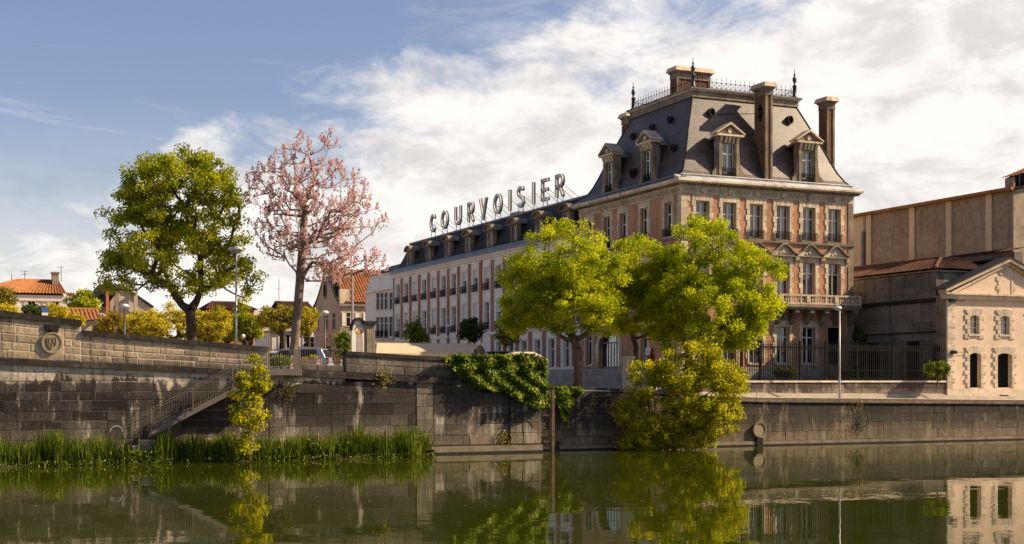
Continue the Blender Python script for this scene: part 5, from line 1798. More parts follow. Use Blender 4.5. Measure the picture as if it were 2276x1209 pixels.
# cornice and pediment
MB().box(GS0 - 0.25, GS1 + 0.25, GT - 0.22, GT + 0.3, EV - 0.26, EV).build('cornice', MAT['limestone'], gab)
MB().box(GS0 - 0.38, GS1 + 0.38, GT - 0.36, GT + 0.3, EV + 0.001, EV + 0.11).build('cornice', MAT['limestone'], gab)
AP = onT(2241.7, 577, GT).z
m = MB().prism([(GS0 + 0.1, EV + 0.11), (GS1 - 0.1, EV + 0.11), (gm, AP - 0.25)], GT - 0.02, GT + 0.35)
ped = m.build('pediment', MAT['render_pink'], gab)
for s_, e in ((-1, GS0 - 0.42), (1, GS1 + 0.42)):
    MB().prism([(e, EV + 0.12), (e, EV + 0.30), (gm, AP + 0.06), (gm, AP - 0.14)], GT - 0.40, GT + 0.35).build('rake_moulding', MAT['limestone'], ped)
    MB().prism([(e - s_ * 0.5, EV + 0.112), (e - s_ * 0.9, EV + 0.114), (gm, AP - 0.36), (gm, AP - 0.16)], GT - 0.20, GT - 0.021).build('rake_fillet', MAT['limestone'], ped)
    MB().hexa([(e + s_ * 0.1, GT - 0.46, EV + 0.31), (gm, GT - 0.46, AP + 0.07), (gm, GT + 9, AP + 0.07), (e + s_ * 0.1, GT + 9, EV + 0.31),
               (e + s_ * 0.1, GT - 0.46, EV + 0.37), (gm, GT - 0.46, AP + 0.13), (gm, GT + 9, AP + 0.13), (e + s_ * 0.1, GT + 9, EV + 0.37)] if s_ > 0 else
              [(e + s_ * 0.1, GT - 0.46, EV + 0.31), (gm, GT - 0.46, AP + 0.07), (gm, GT + 0.9, AP + 0.07), (e + s_ * 0.1, GT + 0.9, EV + 0.31),
               (e + s_ * 0.1, GT - 0.46, EV + 0.37), (gm, GT - 0.46, AP + 0.13), (gm, GT + 0.9, AP + 0.13), (e + s_ * 0.1, GT + 0.9, EV + 0.37)]).build('slate_verge', MAT['slate_dark'], gab)
n0, n1 = gx(2223.5), gx(2246)
za, zb = EV + 0.112, gz(612, 2235)
ni = MB().prism([(n0, za), (n1, za), (n1, zb - 0.12), ((n0 + n1) / 2, zb), (n0, zb - 0.12)], GT - 0.035, GT - 0.02).build('blind_window', MAT['render_pink'], ped)
for s_, c in ((-1, n0), (1, n1)):
    for i in range(4):
        a, b_ = lerp(za, zb - 0.1, i / 4), lerp(za, zb - 0.1, (i + 1) / 4)
        ww = 0.38 if i % 2 else 0.22
        bev_prism([(c, a + 0.006), (c + s_ * ww, a + 0.006), (c + s_ * ww, b_ - 0.006), (c, b_ - 0.006)], GT - 0.07, GT - 0.02).build('surround_stone', MAT['limestone'], ni)
for i in range(5):
    f0, f1 = i / 5, (i + 1) / 5
    q = [(lerp(n0 - 0.02, n1 + 0.02, f0) + 0.005, zb - 0.02), (lerp(n0 - 0.02, n1 + 0.02, f1) - 0.005, zb - 0.02), (lerp(n0 - 0.25, n1 + 0.25, f1) - 0.005, zb + (0.45 if i == 2 else 0.34)), (lerp(n0 - 0.25, n1 + 0.25, f0) + 0.005, zb + (0.45 if i == 2 else 0.34))]
    bev_prism(q, GT - 0.075, GT - 0.02).build('voussoir', MAT['limestone'], ni)
for x, y in ((2110, 668), (2113, 783)):
    p_ = onT(x, y, GT)
    MB().box(p_.x - 0.05, p_.x + 0.35, GT - 0.2, GT - 0.05, p_.z - 0.1, p_.z + 0.1).tube([(p_.x, GT - 0.12, p_.z), (p_.x + 1.2, GT - 0.12, p_.z + 0.02)], 0.015, 4).build('wall_fitting', MAT['iron_black'], gab)

# the stone block behind it, hipped roof of dark tiles
BS0, BS1, BT0, BT1 = 59.56, 67.5, 66.95, 92.0
blk = thing('stone_storehouse', 'dark stone storehouse side wall with hipped tile roof beside the mansion', 'building', (63, 80, 3.3))
BE = 10.5
z_led = onS(2000, 672, BS0).z
MB().box(BS0 + 0.04, BS0 + 0.6, BT0 + 0.04, BT1, 2.4, BE - 0.02).build('wall_core', MAT['mortar_dark'], blk)
MB().box(BS0 + 0.61, BS1, BT0 + 0.04, BT0 + 0.5, 2.4, BE - 0.02).build('wall_core', MAT['side_wall_stone'], blk)
MB().box(BS1 - 0.5, BS1, BT0 + 0.51, BT1, 2.4, BE - 0.02).build('wall_core', MAT['side_wall_stone'], blk)
# side wall dressed stones: ashlar above the ledge, larger render-like blocks below
d0, d1 = onS(1942, 0, BS0).y, onS(2030, 0, BS0).y
def side_stones(za, zb, n, blk_len, gap=0.012):
    for c in range(n):
        t = BT0
        a, b_ = lerp(za, zb, c / n) + gap / 2, lerp(za, zb, (c + 1) / n) - gap / 2
        first = True
        while t < 76.5:
            t1 = t + random.uniform(*blk_len) * (random.uniform(0.4, 1) if first else 1)
            first = False
            mid_ = (t + t1) / 2
            if b_ < 6.6 and (abs(mid_ - d0) < 1.1 or abs(mid_ - d1) < 1.1):
                t = t1
                continue
            j = random.uniform(0, 0.02)
            MB().add([(BS0 - j, t + 0.008, a), (BS0 - j, t1 - 0.008, a), (BS0 - j, t1 - 0.008, b_), (BS0 - j, t + 0.008, b_),
                      (BS0 + 0.06, t + 0.004, a - 0.004), (BS0 + 0.06, t1 - 0.004, a - 0.004), (BS0 + 0.06, t1 - 0.004, b_ + 0.004), (BS0 + 0.06, t + 0.004, b_ + 0.004)],
                     [(0, 3, 2, 1), (0, 1, 5, 4), (1, 2, 6, 5), (2, 3, 7, 6), (3, 0, 4, 7)]).build('stone', MAT['side_wall_stone'], blk)
            t = t1


side_stones(z_led + 0.1, BE - 0.06, 4, (0.7, 1.2))
side_stones(6.7, z_led - 0.18, 3, (1.6, 2.8), 0.006)
side_stones(2.6, 6.7, 7, (0.9, 1.5))
for d_ in (d0, d1):
    dr = MB().box(BS0 + 0.02, BS0 + 0.1, d_ - 0.62, d_ + 0.62, 3.3, 6.1).build('door', MAT['dark_room'], blk)
    MB().prism([(d_ - 0.62, 6.1), (d_ + 0.62, 6.1), (d_ + 0.4, 6.38), (d_, 6.48), (d_ - 0.4, 6.38)], BS0 + 0.02, BS0 + 0.1, 'x').build('door_head', MAT['dark_room'], dr)
    for s_ in (-1, 1):
        for i in range(6):
            ww = 0.36 if i % 2 else 0.24
            a, b_ = d_ + s_ * 0.62, d_ + s_ * (0.62 + ww)
            MB().box(BS0 - 0.05, BS0 + 0.1, min(a, b_), max(a, b_), 3.3 + i * 0.46 + 0.006, 3.3 + (i + 1) * 0.46 - 0.006).build('surround_stone', MAT['side_wall_stone'], dr)
MB().box(BS0 - 0.14, BS0 + 0.05, BT0, BT1, z_led - 0.12, z_led + 0.08).build('string_course', MAT['coping_stone'], blk)
MB().box(BS0 - 0.12, BS0 + 0.05, BT0, BT1, 6.62, 6.70).build('string_course', MAT['coping_stone'], blk)
MB().box(BS0 - 0.15, BS1 + 0.1, BT0 - 0.12, BT1, BE - 0.02, BE + 0.08).build('eaves', MAT['limestone_dark'], blk)
rr, rz = 3.2, 11.66
mx_ = BS0 + rr
m = MB()
e0, e1 = BS0 - 0.35, BT0 - 0.3
corrugated(m, (e0, BT1, BE + 0.1), (e0, e1, BE + 0.1), (mx_, e1 + rr + 0.3, rz), (mx_, BT1, rz), 0.26, 0.42, 0.07)
corrugated(m, (e0, e1, BE + 0.1), (BS1 + 0.3, e1, BE + 0.1), (BS1 - 2.8, e1 + rr + 0.3, rz), (mx_, e1 + rr + 0.3, rz), 0.26, 0.42, 0.07)
corrugated(m, (BS1 + 0.3, e1, BE + 0.1), (BS1 + 0.3, BT1, BE + 0.1), (BS1 - 2.8, BT1, rz), (BS1 - 2.8, e1 + rr + 0.3, rz), 0.26, 0.42, 0.07)
m.add([(mx_, e1 + rr + 0.3, rz + 0.04), (BS1 - 2.8, e1 + rr + 0.3, rz + 0.04), (BS1 - 2.8, BT1, rz + 0.04), (mx_, BT1, rz + 0.04)], [(0, 1, 2, 3)])
tag(m.build('roof_tiles', MAT['tile_dark'], blk), kind='stuff')
MB().tube([(e0, e1, BE + 0.18), (mx_, e1 + rr + 0.3, rz + 0.06)], 0.11, 6).build('hip_tile_row', MAT['tile_dark'], blk)
MB().tube([(mx_, e1 + rr + 0.3, rz + 0.06), (mx_, BT1, rz + 0.06)], 0.11, 6).build('ridge_tile_row', MAT['tile_dark'], blk)

# the tall rendered store behind
HS, HT0, HT1 = 69.0, 70.0, 125.0
hz = onS(2100, 449, HS).z
big = thing('rendered_store', 'huge brown rendered store with pale pilasters rising behind the tile roof', 'building', (80, 95, 3))
MB().box(HS, HS + 18, HT0, HT1, 3, hz).build('wall', MAT['render_brown'], big)
for x in (1933, 2029, 2111, 2200):
    y = onS(x, 0, HS).y
    MB().box(HS - 0.12, HS - 0.002, y - 0.28, y + 0.28, 3, hz - 0.01).build('pilaster', MAT['render_ochre'], big)
ydp = onS(1921, 0, HS).y
MB().box(HS - 0.02, HS - 0.001, ydp + 0.1, HT1 - 0.1, 3, hz - 0.02).build('pale_render', MAT['render_ochre'], big)
MB().tube([(HS - 0.15, ydp, onS(1921, 515, HS).z), (HS - 0.15, ydp, 9.0)], 0.14, 8).build('downpipe', MAT['zinc'], big)
m = MB()
corrugated(m, (HS - 0.45, HT1, hz), (HS - 0.45, HT0 - 0.3, hz), (HS + 9, HT0 - 0.3, hz + 1.9), (HS + 9, HT1, hz + 1.9), 0.30, 0.45, 0.08)
corrugated(m, (HS + 18.4, HT0 - 0.3, hz), (HS + 18.4, HT1, hz), (HS + 9, HT1, hz + 1.9), (HS + 9, HT0 - 0.3, hz + 1.9), 0.30, 0.45, 0.08)
tag(m.build('roof_tiles', MAT['tile_orange'], big), kind='stuff')
MB().tube([(HS - 0.4, HT0 - 0.3, hz + 0.08), (HS - 0.4, HT1, hz + 0.08)], 0.14, 6).build('eaves_tile_row', MAT['tile_orange'], big)
for yy in (HT0, HT1 - 0.3):
    MB().prism([(HS, hz), (HS + 18, hz), (HS + 9, hz + 1.8)], yy, yy + 0.3).build('gable_wall', MAT['render_brown'], big)
# raised lantern block with its own tile roof
ly = onS(2236, 0, HS + 0.6).y
lz0, lz1 = hz - 0.1, onS(2236, 397, HS + 0.6).z
ln_ = MB().box(HS + 0.5, HS + 8, HT0 + 0.5, ly, lz0, lz1).build('raised_block', MAT['render_brown'], big)
m = MB()
corrugated(m, (HS + 0.35, ly + 0.12, lz1), (HS + 0.35, HT0, lz1), (HS + 4, HT0, lz1 + 1.4), (HS + 4, ly + 0.12, lz1 + 1.4), 0.30, 0.45, 0.08)
corrugated(m, (HS + 8.2, HT0, lz1), (HS + 8.2, ly + 0.12, lz1), (HS + 4, ly + 0.12, lz1 + 1.4), (HS + 4, HT0, lz1 + 1.4), 0.30, 0.45, 0.08)
tag(m.build('block_roof_tiles', MAT['tile_orange'], ln_), kind='stuff')
for yy in (HT0 + 0.5, ly - 0.3):
    MB().prism([(HS + 0.5, lz1), (HS + 8, lz1), (HS + 4.1, lz1 + 1.34)], yy, yy + 0.3).build('block_gable', MAT['render_brown'], ln_)
wy = onS(2268, 0, HS + 0.5).y
MB().box(HS + 0.46, HS + 0.52, wy - 0.45, wy + 0.45, lz0 + 0.35, lz0 + 1.25).build('window', MAT['dark_room'], ln_)
MB().box(HS + 0.42, HS + 0.46, wy - 0.03, wy + 0.03, lz0 + 0.35, lz0 + 1.25).build('window_bar', MAT['limestone_dark'], ln_)
# lean-to with a row of tile ends along its top
lt = thing('lean_to', 'low grey lean-to with a dark tile edge below the huge brown store', 'building', (66.5, 75, 3))
ltz = onS(2200, 563, HS - 0.6).z
yl = onS(2112, 0, HS - 0.6).y
MB().box(HS - 0.9, HS - 0.14, 69.0, yl, 3, ltz - 0.12).build('wall', MAT['side_wall_stone'], lt)
m = MB()
corrugated(m, (HS - 1.15, yl + 0.1, ltz - 0.1), (HS - 1.15, 68.9, ltz - 0.1), (HS - 0.14, 68.9, ltz + 0.15), (HS - 0.14, yl + 0.1, ltz + 0.15), 0.26, 0.4, 0.08)
tag(m.build('roof_tiles', MAT['tile_dark'], lt), kind='stuff')

# ------------------------------------------------------------------ garden wall with iron fence in front of the mansion
FT = 65.95
fw = thing('garden_wall', 'low stained stone garden wall carrying the black iron fence', 'wall', (50, FT, 2.5))
f0 = onT(1560, 0, FT).x
ftop = lambda x: 3.56
MB().box(f0, GS0 - 0.06, FT + 0.03, FT + 0.5, 2.2, 3.4).build('mortar_core', MAT['mortar_dark'], fw)
stone_course_wall(fw, FT, f0, GS0 - 0.06, 2.42, [0.36, 0.34, 0.33], lambda x: 3.44, 'fence_wall_stone', (1.0, 1.9), 0.008, bev=0.01, proud=0.004)
sloped_run(fw, 'coping', 'coping_light', f0, GS0 - 0.06, 1.9, ftop, 0.11, FT - 0.07, FT + 0.56)
fence = thing('iron_fence', 'tall black iron fence with spikes on the garden wall', 'fence', (50, FT + 0.25, 3.56))
fx0, fx1 = f0, GS0 - 0.3
fz0, fz1 = 3.562, 5.72
fy = FT + 0.25
posts = [onT(x, 0, fy).x for x in (1648, 1690, 1778, 1835, 1905, 1985, 2050)]
for x in posts:
    if x < fx1:
        MB().box(x - 0.035, x + 0.035, fy - 0.035, fy + 0.035, fz0, fz1 + 0.1).tube([(x, fy, fz1 + 0.1), (x, fy, fz1 + 0.35)], [0.05, 0.003], 6).build('post', MAT['iron_black'], fence)
for zz in (fz0 + 0.12, fz0 + 0.62, fz1 - 0.32, fz1 - 0.06):
    MB().box(fx0, fx1, fy - 0.016, fy + 0.016, zz - 0.016, zz + 0.016).build('rail', MAT['iron_black'], fence)
edges = [fx0] + [p for p in posts if p < fx1] + [fx1]
for a, b_ in zip(edges[:-1], edges[1:]):
    m = MB()
    n = max(2, round((b_ - a) / 0.155))
    for i in range(n):
        x = lerp(a, b_, (i + 0.5) / n)
        m.box(x - 0.019, x + 0.019, fy - 0.019, fy + 0.019, fz0, fz1 + 0.04)
        m.tube([(x, fy, fz1 + 0.04), (x, fy, fz1 + 0.10), (x, fy, fz1 + 0.22)], [0.012, 0.03, 0.002], 4)
        m.ring(x, fz1 - 0.19, 0.075, 0.028, fy - 0.015, fy + 0.015, 8)
        m.tube([(x + 0.075, fy, fz0), (x + 0.075, fy, fz0 + 0.22), (x + 0.075, fy, fz0 + 0.3)], [0.01, 0.018, 0.002], 4)
    tag(m.build('fence_bars', MAT['iron_black'], fence), kind='stuff')
# stone gate pillar left of the fence, and another hidden in the bush
gp = atD(1397, 866, 73)
pil = thing('gate_pillar', 'square pale stone gate pillar beside the big bush', 'pillar', (gp.x, gp.y, 2.9))
MB().bbox(gp.x - 0.24, gp.x + 0.24, gp.y - 0.24, gp.y + 0.24, 2.8, atD(1397, 797, 73).z, 0.02).build('shaft', MAT['coping_light'], pil)
MB().box(gp.x - 0.28, gp.x + 0.28, gp.y - 0.28, gp.y + 0.28, atD(1397, 797, 73).z, atD(1397, 792, 73).z).build('cap', MAT['coping_light'], pil)
MB().box(gp.x - 0.3, gp.x + 0.3, gp.y - 0.3, gp.y + 0.3, 2.8, 3.05).build('base', MAT['coping_light'], pil)
# garden stair rail by the door
sr = thing('entrance_steps', 'stone entrance steps with iron handrail below the dark door', 'steps', (MS + cols[5], MT - 1.2, 3.3))
for i in range(5):
    MB().box(MS + cols[5] - 0.9, MS + cols[5] + 0.8, MT - 1.9 + i * 0.34, MT - 0.09, 3.31 + i * 0.26, 3.31 + (i + 1) * 0.26 - 0.004).build('step', MAT['limestone_dark'], sr)
MB().tube([(MS + cols[5] - 1.0, MT - 2.1, 4.2), (MS + cols[5] - 1.0, MT - 0.3, 5.5)], 0.03, 6).build('handrail', MAT['iron_black'], sr)
for f_ in (0.0, 0.25, 0.5, 0.75, 1.0):
    x, y = MS + cols[5] - 1.0, lerp(MT - 2.1, MT - 0.3, f_)
    MB().tube([(x, y, 3.3), (x, y, lerp(4.2, 5.5, f_))], 0.016, 5).build('baluster', MAT['iron_black'], sr)

# ------------------------------------------------------------------ town behind


def flat_window(parent, x, z, w, h, y, shut=None, name='window', axis='y', smat='limestone'):
    """window on a wall facing the river (axis y) or facing left (axis x); x runs along the wall"""
    def B(m, a, b_, c, d, z0, z1):
        if axis == 'y':
            m.box(a, b_, c, d, z0, z1)
        else:
            m.box(c, d, a, b_, z0, z1)
        return m
    win = B(B(B(B(MB(), x - w / 2 - 0.12, x - w / 2, y - 0.06, y + 0.1, z - 0.1, z + h + 0.14), x + w / 2, x + w / 2 + 0.12, y - 0.06, y + 0.1, z - 0.1, z + h + 0.14), x - w / 2, x + w / 2, y - 0.06, y + 0.1, z + h, z + h + 0.14), x - w / 2, x + w / 2, y - 0.09, y + 0.1, z - 0.1, z).build(name, MAT[smat], parent)
    B(MB(), x - w / 2, x + w / 2, y - 0.012, y + 0.02, z, z + h).build('pane', MAT['dark_room'], win)
    m = MB()
    B(m, x - 0.03, x + 0.03, y - 0.04, y - 0.013, z, z + h)
    B(m, x - w / 2, x + w / 2, y - 0.038, y - 0.014, z + h * 0.66, z + h * 0.66 + 0.05)
    m.build('window_bar', MAT['white_paint'], win)
    if shut:
        for s_ in (-1, 1):
            a, b_ = sorted((x + s_ * (w / 2 + 0.13), x + s_ * (w * 0.95 + 0.13)))
            B(MB(), a, b_, y - 0.07, y - 0.02, z, z + h).build('shutter', MAT[shut], win)
    return win


def tile_gable_roof(parent, x0, x1, y0, y1, ze, zr, mat, axis='x', hip=0.0, over=0.35, pitch=0.28):
    """pitched roman-tile roof; ridge along x"""
    m = MB()
    ym = (y0 + y1) / 2
    corrugated(m, (x0 - over, y0 - over, ze), (x1 + over, y0 - over, ze), (x1 + over - hip, ym, zr), (x0 - over + hip, ym, zr), pitch, 0.42, 0.09)
    corrugated(m, (x1 + over, y1 + over, ze), (x0 - over, y1 + over, ze), (x0 - over + hip, ym, zr), (x1 + over - hip, ym, zr), pitch, 0.42, 0.09)
    if hip:
        corrugated(m, (x0 - over, y1 + over, ze), (x0 - over, y0 - over, ze), (x0 - over + hip, ym, zr), (x0 - over + hip, ym + 0.02, zr), pitch, 0.42, 0.09)
        corrugated(m, (x1 + over, y0 - over, ze), (x1 + over, y1 + over, ze), (x1 + over - hip, ym + 0.02, zr), (x1 + over - hip, ym, zr), pitch, 0.42, 0.09)
    r_ = tag(m.build('roof_tiles', MAT[mat], parent), kind='stuff')
    MB().tube([(x0 - over + hip, ym, zr + 0.06), (x1 + over - hip, ym, zr + 0.06)], 0.13, 6).build('ridge_tile_row', MAT[mat], parent)
    return r_


def antenna(parent, p, h, arms):
    m = MB().tube([p, (p[0], p[1], p[2] + h)], 0.035, 5)
    for z, l in arms:
        m.tube([(p[0] - l * 0.6, p[1], p[2] + h * z), (p[0] + l * 0.4, p[1], p[2] + h * z)], 0.02, 4)
        for k in range(4):
            xx = p[0] - l * 0.55 + l * 0.3 * k
            m.tube([(xx, p[1] - 0.35, p[2] + h * z), (xx, p[1] + 0.35, p[2] + h * z)], 0.015, 4)
    return m.build('antenna', MAT['iron_black'], parent)


# far left house under orange tiles
D1 = 150.0
a, b_ = atD(-60, 690, D1), atD(152, 690, D1)
ze, zr = atD(80, 653, D1).z, atD(80, 617, D1).z
y0 = min(a.y, b_.y) - 1
y0 = (a.y + b_.y) / 2
h1 = thing('tiled_house', 'pale house with bright orange tile roof at the far left', 'house', ((a.x + b_.x) / 2, y0 + 4, 4))
MB().box(a.x, b_.x, y0, y0 + 8, 3.5, ze - 0.3).build('wall', MAT['house_render'], h1)
MB().box(a.x - 0.15, b_.x + 0.15, y0 - 0.15, y0 + 8.1, ze - 0.75, ze - 0.1).build('eaves_band', MAT['house_render'], h1)
m = MB()
xa_, xb_ = a.x - 0.4, b_.x + 0.1
corrugated(m, (xa_, y0 - 0.4, ze), (xb_, y0 - 0.4, ze), (xb_ - 0.5, y0 + 4, zr), (xa_ + 5.2, y0 + 4, zr), 0.36, 0.42, 0.15)
corrugated(m, (xb_, y0 + 8.4, ze), (xa_, y0 + 8.4, ze), (xa_ + 5.2, y0 + 4, zr), (xb_ - 0.5, y0 + 4, zr), 0.36, 0.42, 0.15)
corrugated(m, (xa_, y0 + 8.4, ze), (xa_, y0 - 0.4, ze), (xa_ + 5.2, y0 + 3.99, zr), (xa_ + 5.2, y0 + 4.01, zr), 0.36, 0.42, 0.15)
corrugated(m, (b_.x + 0.1, y0 - 0.4, ze - 0.3), (b_.x + 1.1, y0 - 0.4, ze - 0.3), (b_.x + 1.1, y0 + 2, ze + 0.3), (b_.x + 0.1, y0 + 2, ze + 0.3), 0.36, 0.42, 0.15)
tag(m.build('roof_tiles', MAT['tile_orange'], h1), kind='stuff')
MB().prism([(y0, ze - 0.1), (y0 + 8, ze - 0.1), (y0 + 4, zr - 0.1)], b_.x - 0.45, b_.x - 0.15, 'x').build('gable_wall', MAT['house_render'], h1)
MB().tube([(xa_ + 5.2, y0 + 4, zr + 0.06), (xb_ - 0.5, y0 + 4, zr + 0.06)], 0.14, 6).build('ridge_tile_row', MAT['tile_orange'], h1)
MB().box(b_.x - 1.25, b_.x - 0.55, y0 + 2.4, y0 + 3.6, ze + 0.2, zr + 0.75).build('chimney', MAT['limestone_dark'], h1)
MB().box(b_.x - 1.32, b_.x - 0.48, y0 + 2.32, y0 + 3.68, zr + 0.75, zr + 0.95).build('chimney_cap', MAT['limestone_dark'], h1)
for x in (25, 70, 123):
    p_ = atD(x, 683, D1)
    flat_window(h1, onT(x, 0, y0).x, atD(x, 682, D1).z, 0.75, 0.95, y0, 'house_grey' if x == 70 else 'white_paint', smat='house_render')
antenna(h1, (onT(55, 0, y0 + 4).x, y0 + 4, zr), 1.1, [(0.95, 0.9), (0.6, 0.7)])
antenna(h1, (onT(136, 0, y0 + 4).x, y0 + 4, zr), 1.75, [(0.93, 0.8)])
MB().tube([(onT(26, 0, y0 + 4).x, y0 + 4, zr), (onT(26, 0, y0 + 4).x, y0 + 4, zr + 0.75)], [0.05, 0.02], 5).build('roof_spike', MAT['iron_black'], h1)
# small tile roof seen over the wall
D3 = 100.0
a, b_ = atD(150, 720, D3), atD(222, 720, D3)
y0 = (a.y + b_.y) / 2
h3 = thing('tiled_shed', 'low shed with pinkish tile roof just above the ramp wall', 'shed', ((a.x + b_.x) / 2, y0 + 2, 4))
MB().box(a.x, b_.x, y0, y0 + 4, 3.5, atD(180, 713, D3).z).build('wall', MAT['house_stone'], h3)
tile_gable_roof(h3, a.x, b_.x, y0, y0 + 4, atD(180, 713, D3).z, atD(180, 686, D3).z, 'tile_orange', over=0.2, pitch=0.26)
# grey gabled house
D2 = 165.0
a, b_, ap = atD(232, 700, D2), atD(340, 700, D2), atD(270, 637, D2)
y0 = (a.y + b_.y) / 2
h2_ = thing('grey_gable_house', 'grey house gable with slate roof and three chimneys behind the yellow trees', 'house', ((a.x + b_.x) / 2, y0 + 4, 4))
zl, zr_ = atD(232, 676, D2).z, atD(338, 682, D2).z
MB().prism([(a.x, 3.5), (b_.x, 3.5), (b_.x, zr_), (ap.x, ap.z), (a.x, zl - 0.4)], y0, y0 + 8).build('gable_wall', MAT['house_grey'], h2_)
for p_, q_ in (((a.x - 1.6, zl - 1.0), (ap.x, ap.z)), ((ap.x, ap.z), (b_.x + 0.25, zr_ - 0.1))):
    MB().prism([(p_[0], p_[1] + 0.02), (q_[0], q_[1] + 0.02), (q_[0], q_[1] + 0.25), (p_[0], p_[1] + 0.25)], y0 - 0.3, y0 + 8.2).build('roof_slope', MAT['slate_dark'], h2_)
MB().add([(a.x - 1.6, y0 - 0.28, zl - 1.0), (ap.x, y0 - 0.28, ap.z + 0.25), (ap.x - 2.8, y0 + 0.1, ap.z + 0.1), (a.x - 3.4, y0 + 0.1, zl - 1.0)], [(0, 1, 2, 3)]).build('roof_side', MAT['slate_dark'], h2_)
for x, yt, w_, mt in ((238, 646, 6, 'brick_red'), (259, 648, 8, 'limestone_dark'), (301, 649, 8, 'house_stone')):
    p_ = onT(x, yt, y0 - 0.5)
    MB().box(p_.x - w_ * 0.027, p_.x + w_ * 0.027, y0 - 0.9, y0 - 0.35, 6, p_.z).build('chimney', MAT[mt], h2_)
antenna(h2_, (onT(223, 0, y0 - 0.5).x, y0 - 0.5, onT(223, 674, y0 - 0.5).z), 1.7, [(0.95, 1.0)])
# brown tile roof behind the left tree
a, b_ = atD(462, 700, D1), atD(570, 700, D1)
y0 = (a.y + b_.y) / 2
h4 = thing('brown_tiled_house', 'house with brown tile roof half hidden behind the left tree', 'house', ((a.x + b_.x) / 2, y0 + 4, 4))
MB().box(a.x, b_.x, y0, y0 + 7, 3.5, atD(500, 688, D1).z).build('wall', MAT['brick_red'], h4)
tile_gable_roof(h4, a.x, b_.x, y0, y0 + 7, atD(500, 688, D1).z, atD(500, 669, D1).z, 'tile_dark', hip=1.2)
# more roofs that close the street
a, b_ = atD(540, 700, 180), atD(705, 700, 180)
y0 = (a.y + b_.y) / 2
h6 = thing('distant_house', 'distant red roofed house behind the paulownia trunk', 'house', ((a.x + b_.x) / 2, y0 + 4, 4))
MB().box(a.x, b_.x, y0, y0 + 7, 3.4, atD(640, 690, 180).z).build('wall', MAT['house_render'], h6)
tile_gable_roof(h6, a.x + 5, b_.x, y0, y0 + 7, atD(640, 690, 180).z, atD(640, 668, 180).z, 'tile_dark')
antenna(h6, (onT(620, 0, y0 + 3).x, y0 + 3, atD(620, 676, 180).z), 3.6, [(0.62, 0.9)])
# low white annex at street level
D7 = 120.0
a, b_ = atD(596, 780, D7), atD(700, 780, D7)
y0 = (a.y + b_.y) / 2
h7 = thing('white_annex', 'low whitewashed annex with dark openings behind the parked cars', 'building', ((a.x + b_.x) / 2, y0 + 3, 3.5))
MB().box(a.x, b_.x, y0, y0 + 6, 3.2, atD(650, 738, D7).z).build('wall', MAT['house_render'], h7)
MB().box(a.x - 0.2, b_.x + 0.2, y0 - 0.25, y0 + 6.2, atD(650, 738, D7).z, atD(650, 735, D7).z).build('flat_roof', MAT['concrete'], h7)
for x in (632, 648, 686):
    flat_window(h7, onT(x, 0, y0).x, atD(x, 786, D7).z, 0.9, 1.5, y0, smat='house_render')

# curved-gable stone house
HC = onT(757, 0, 150.0)
hs, ht = HC.x, 150.0
cg = thing('curved_gable_house', 'old stone house with curved gable and orange tile roof', 'house', (hs + 3, ht + 5, 3.5))
ge = onS(697, 0, hs).y
zc = onT(757, 675, ht).z
ztop = onT(770, 596, ht).z + 0.6
hwid = 11.0
MB().box(hs, hs + hwid, ht, ge, 3.2, zc).build('wall', MAT['house_stone'], cg)
gy = (ht + ge) / 2
prof = [(ht, zc), (ht + 0.5, zc + 1.3)]
gp_ = []
for f_ in np.linspace(0, 1, 9):
    gp_.append((lerp(ht + 0.2, gy, f_), zc + (ztop - zc) * (0.25 * f_ + 0.75 * f_ ** 1.6) if f_ < 0.99 else ztop))
poly = gp_ + [(2 * gy - p_[0], p_[1]) for p_ in gp_[::-1][1:]]
MB().prism(poly, hs - 0.05, hs + 0.5, 'x').build('curved_gable', MAT['house_stone'], cg)
m = MB()
for p_, q_ in zip(poly[:-1], poly[1:]):
    m.prism([p_, q_, (q_[0], q_[1] + 0.28), (p_[0], p_[1] + 0.28)], hs - 0.15, hs + 0.62, 'x')
m.build('gable_coping', MAT['coping_stone'], cg)
m = MB()
corrugated(m, (hs + 0.5, ht - 0.35, zc + 0.1), (hs + hwid, ht - 0.35, zc + 0.1), (hs + hwid, gy, ztop - 0.3), (hs + 0.5, gy, ztop - 0.3), 0.34, 0.40, 0.14)
corrugated(m, (hs + hwid, ge + 0.35, zc + 0.1), (hs + 0.5, ge + 0.35, zc + 0.1), (hs + 0.5, gy, ztop - 0.3), (hs + hwid, gy, ztop - 0.3), 0.34, 0.40, 0.14)
tag(m.build('roof_tiles', MAT['tile_orange'], cg), kind='stuff')
MB().box(hs - 0.25, hs + hwid, ht - 0.3, ht + 0.1, zc - 0.25, zc + 0.08).build('cornice', MAT['limestone_dark'], cg)
m = MB()
for k in range(9):
    m.box(hs + 1.2 + k * 0.75, hs + 1.45 + k * 0.75, ht - 0.22, ht, zc - 0.5, zc - 0.252)
tag(m.build('corbels', MAT['limestone_dark'], cg), kind='stuff')
MB().box(hs - 0.15, hs + 1.0, ht - 0.2, ht + 0.35, zc + 0.09, zc + 1.7).build('kneeler', MAT['limestone'], cg)
for x in (791,):
    flat_window(cg, onT(779, 0, ht).x, onT(779, 725, ht).z, 0.95, 1.55, ht, 'white_paint')
flat_window(cg, onT(826, 0, ht).x, onT(826, 725, ht).z, 0.95, 1.55, ht, 'white_paint')
for x in (706, 726, 743):
    y = onS(x, 0, hs).y
    flat_window(cg, y, onS(x, 733 if x < 720 else 732, hs).z, 1.15, 1.9, hs, axis='x', smat='house_grey')
oc = onS(724, 646, hs)
MB().disc(oc.y, oc.z, 0.6, hs - 0.09, hs - 0.051, 14, 'x', 1.5).build('oculus', MAT['dark_room'], cg)
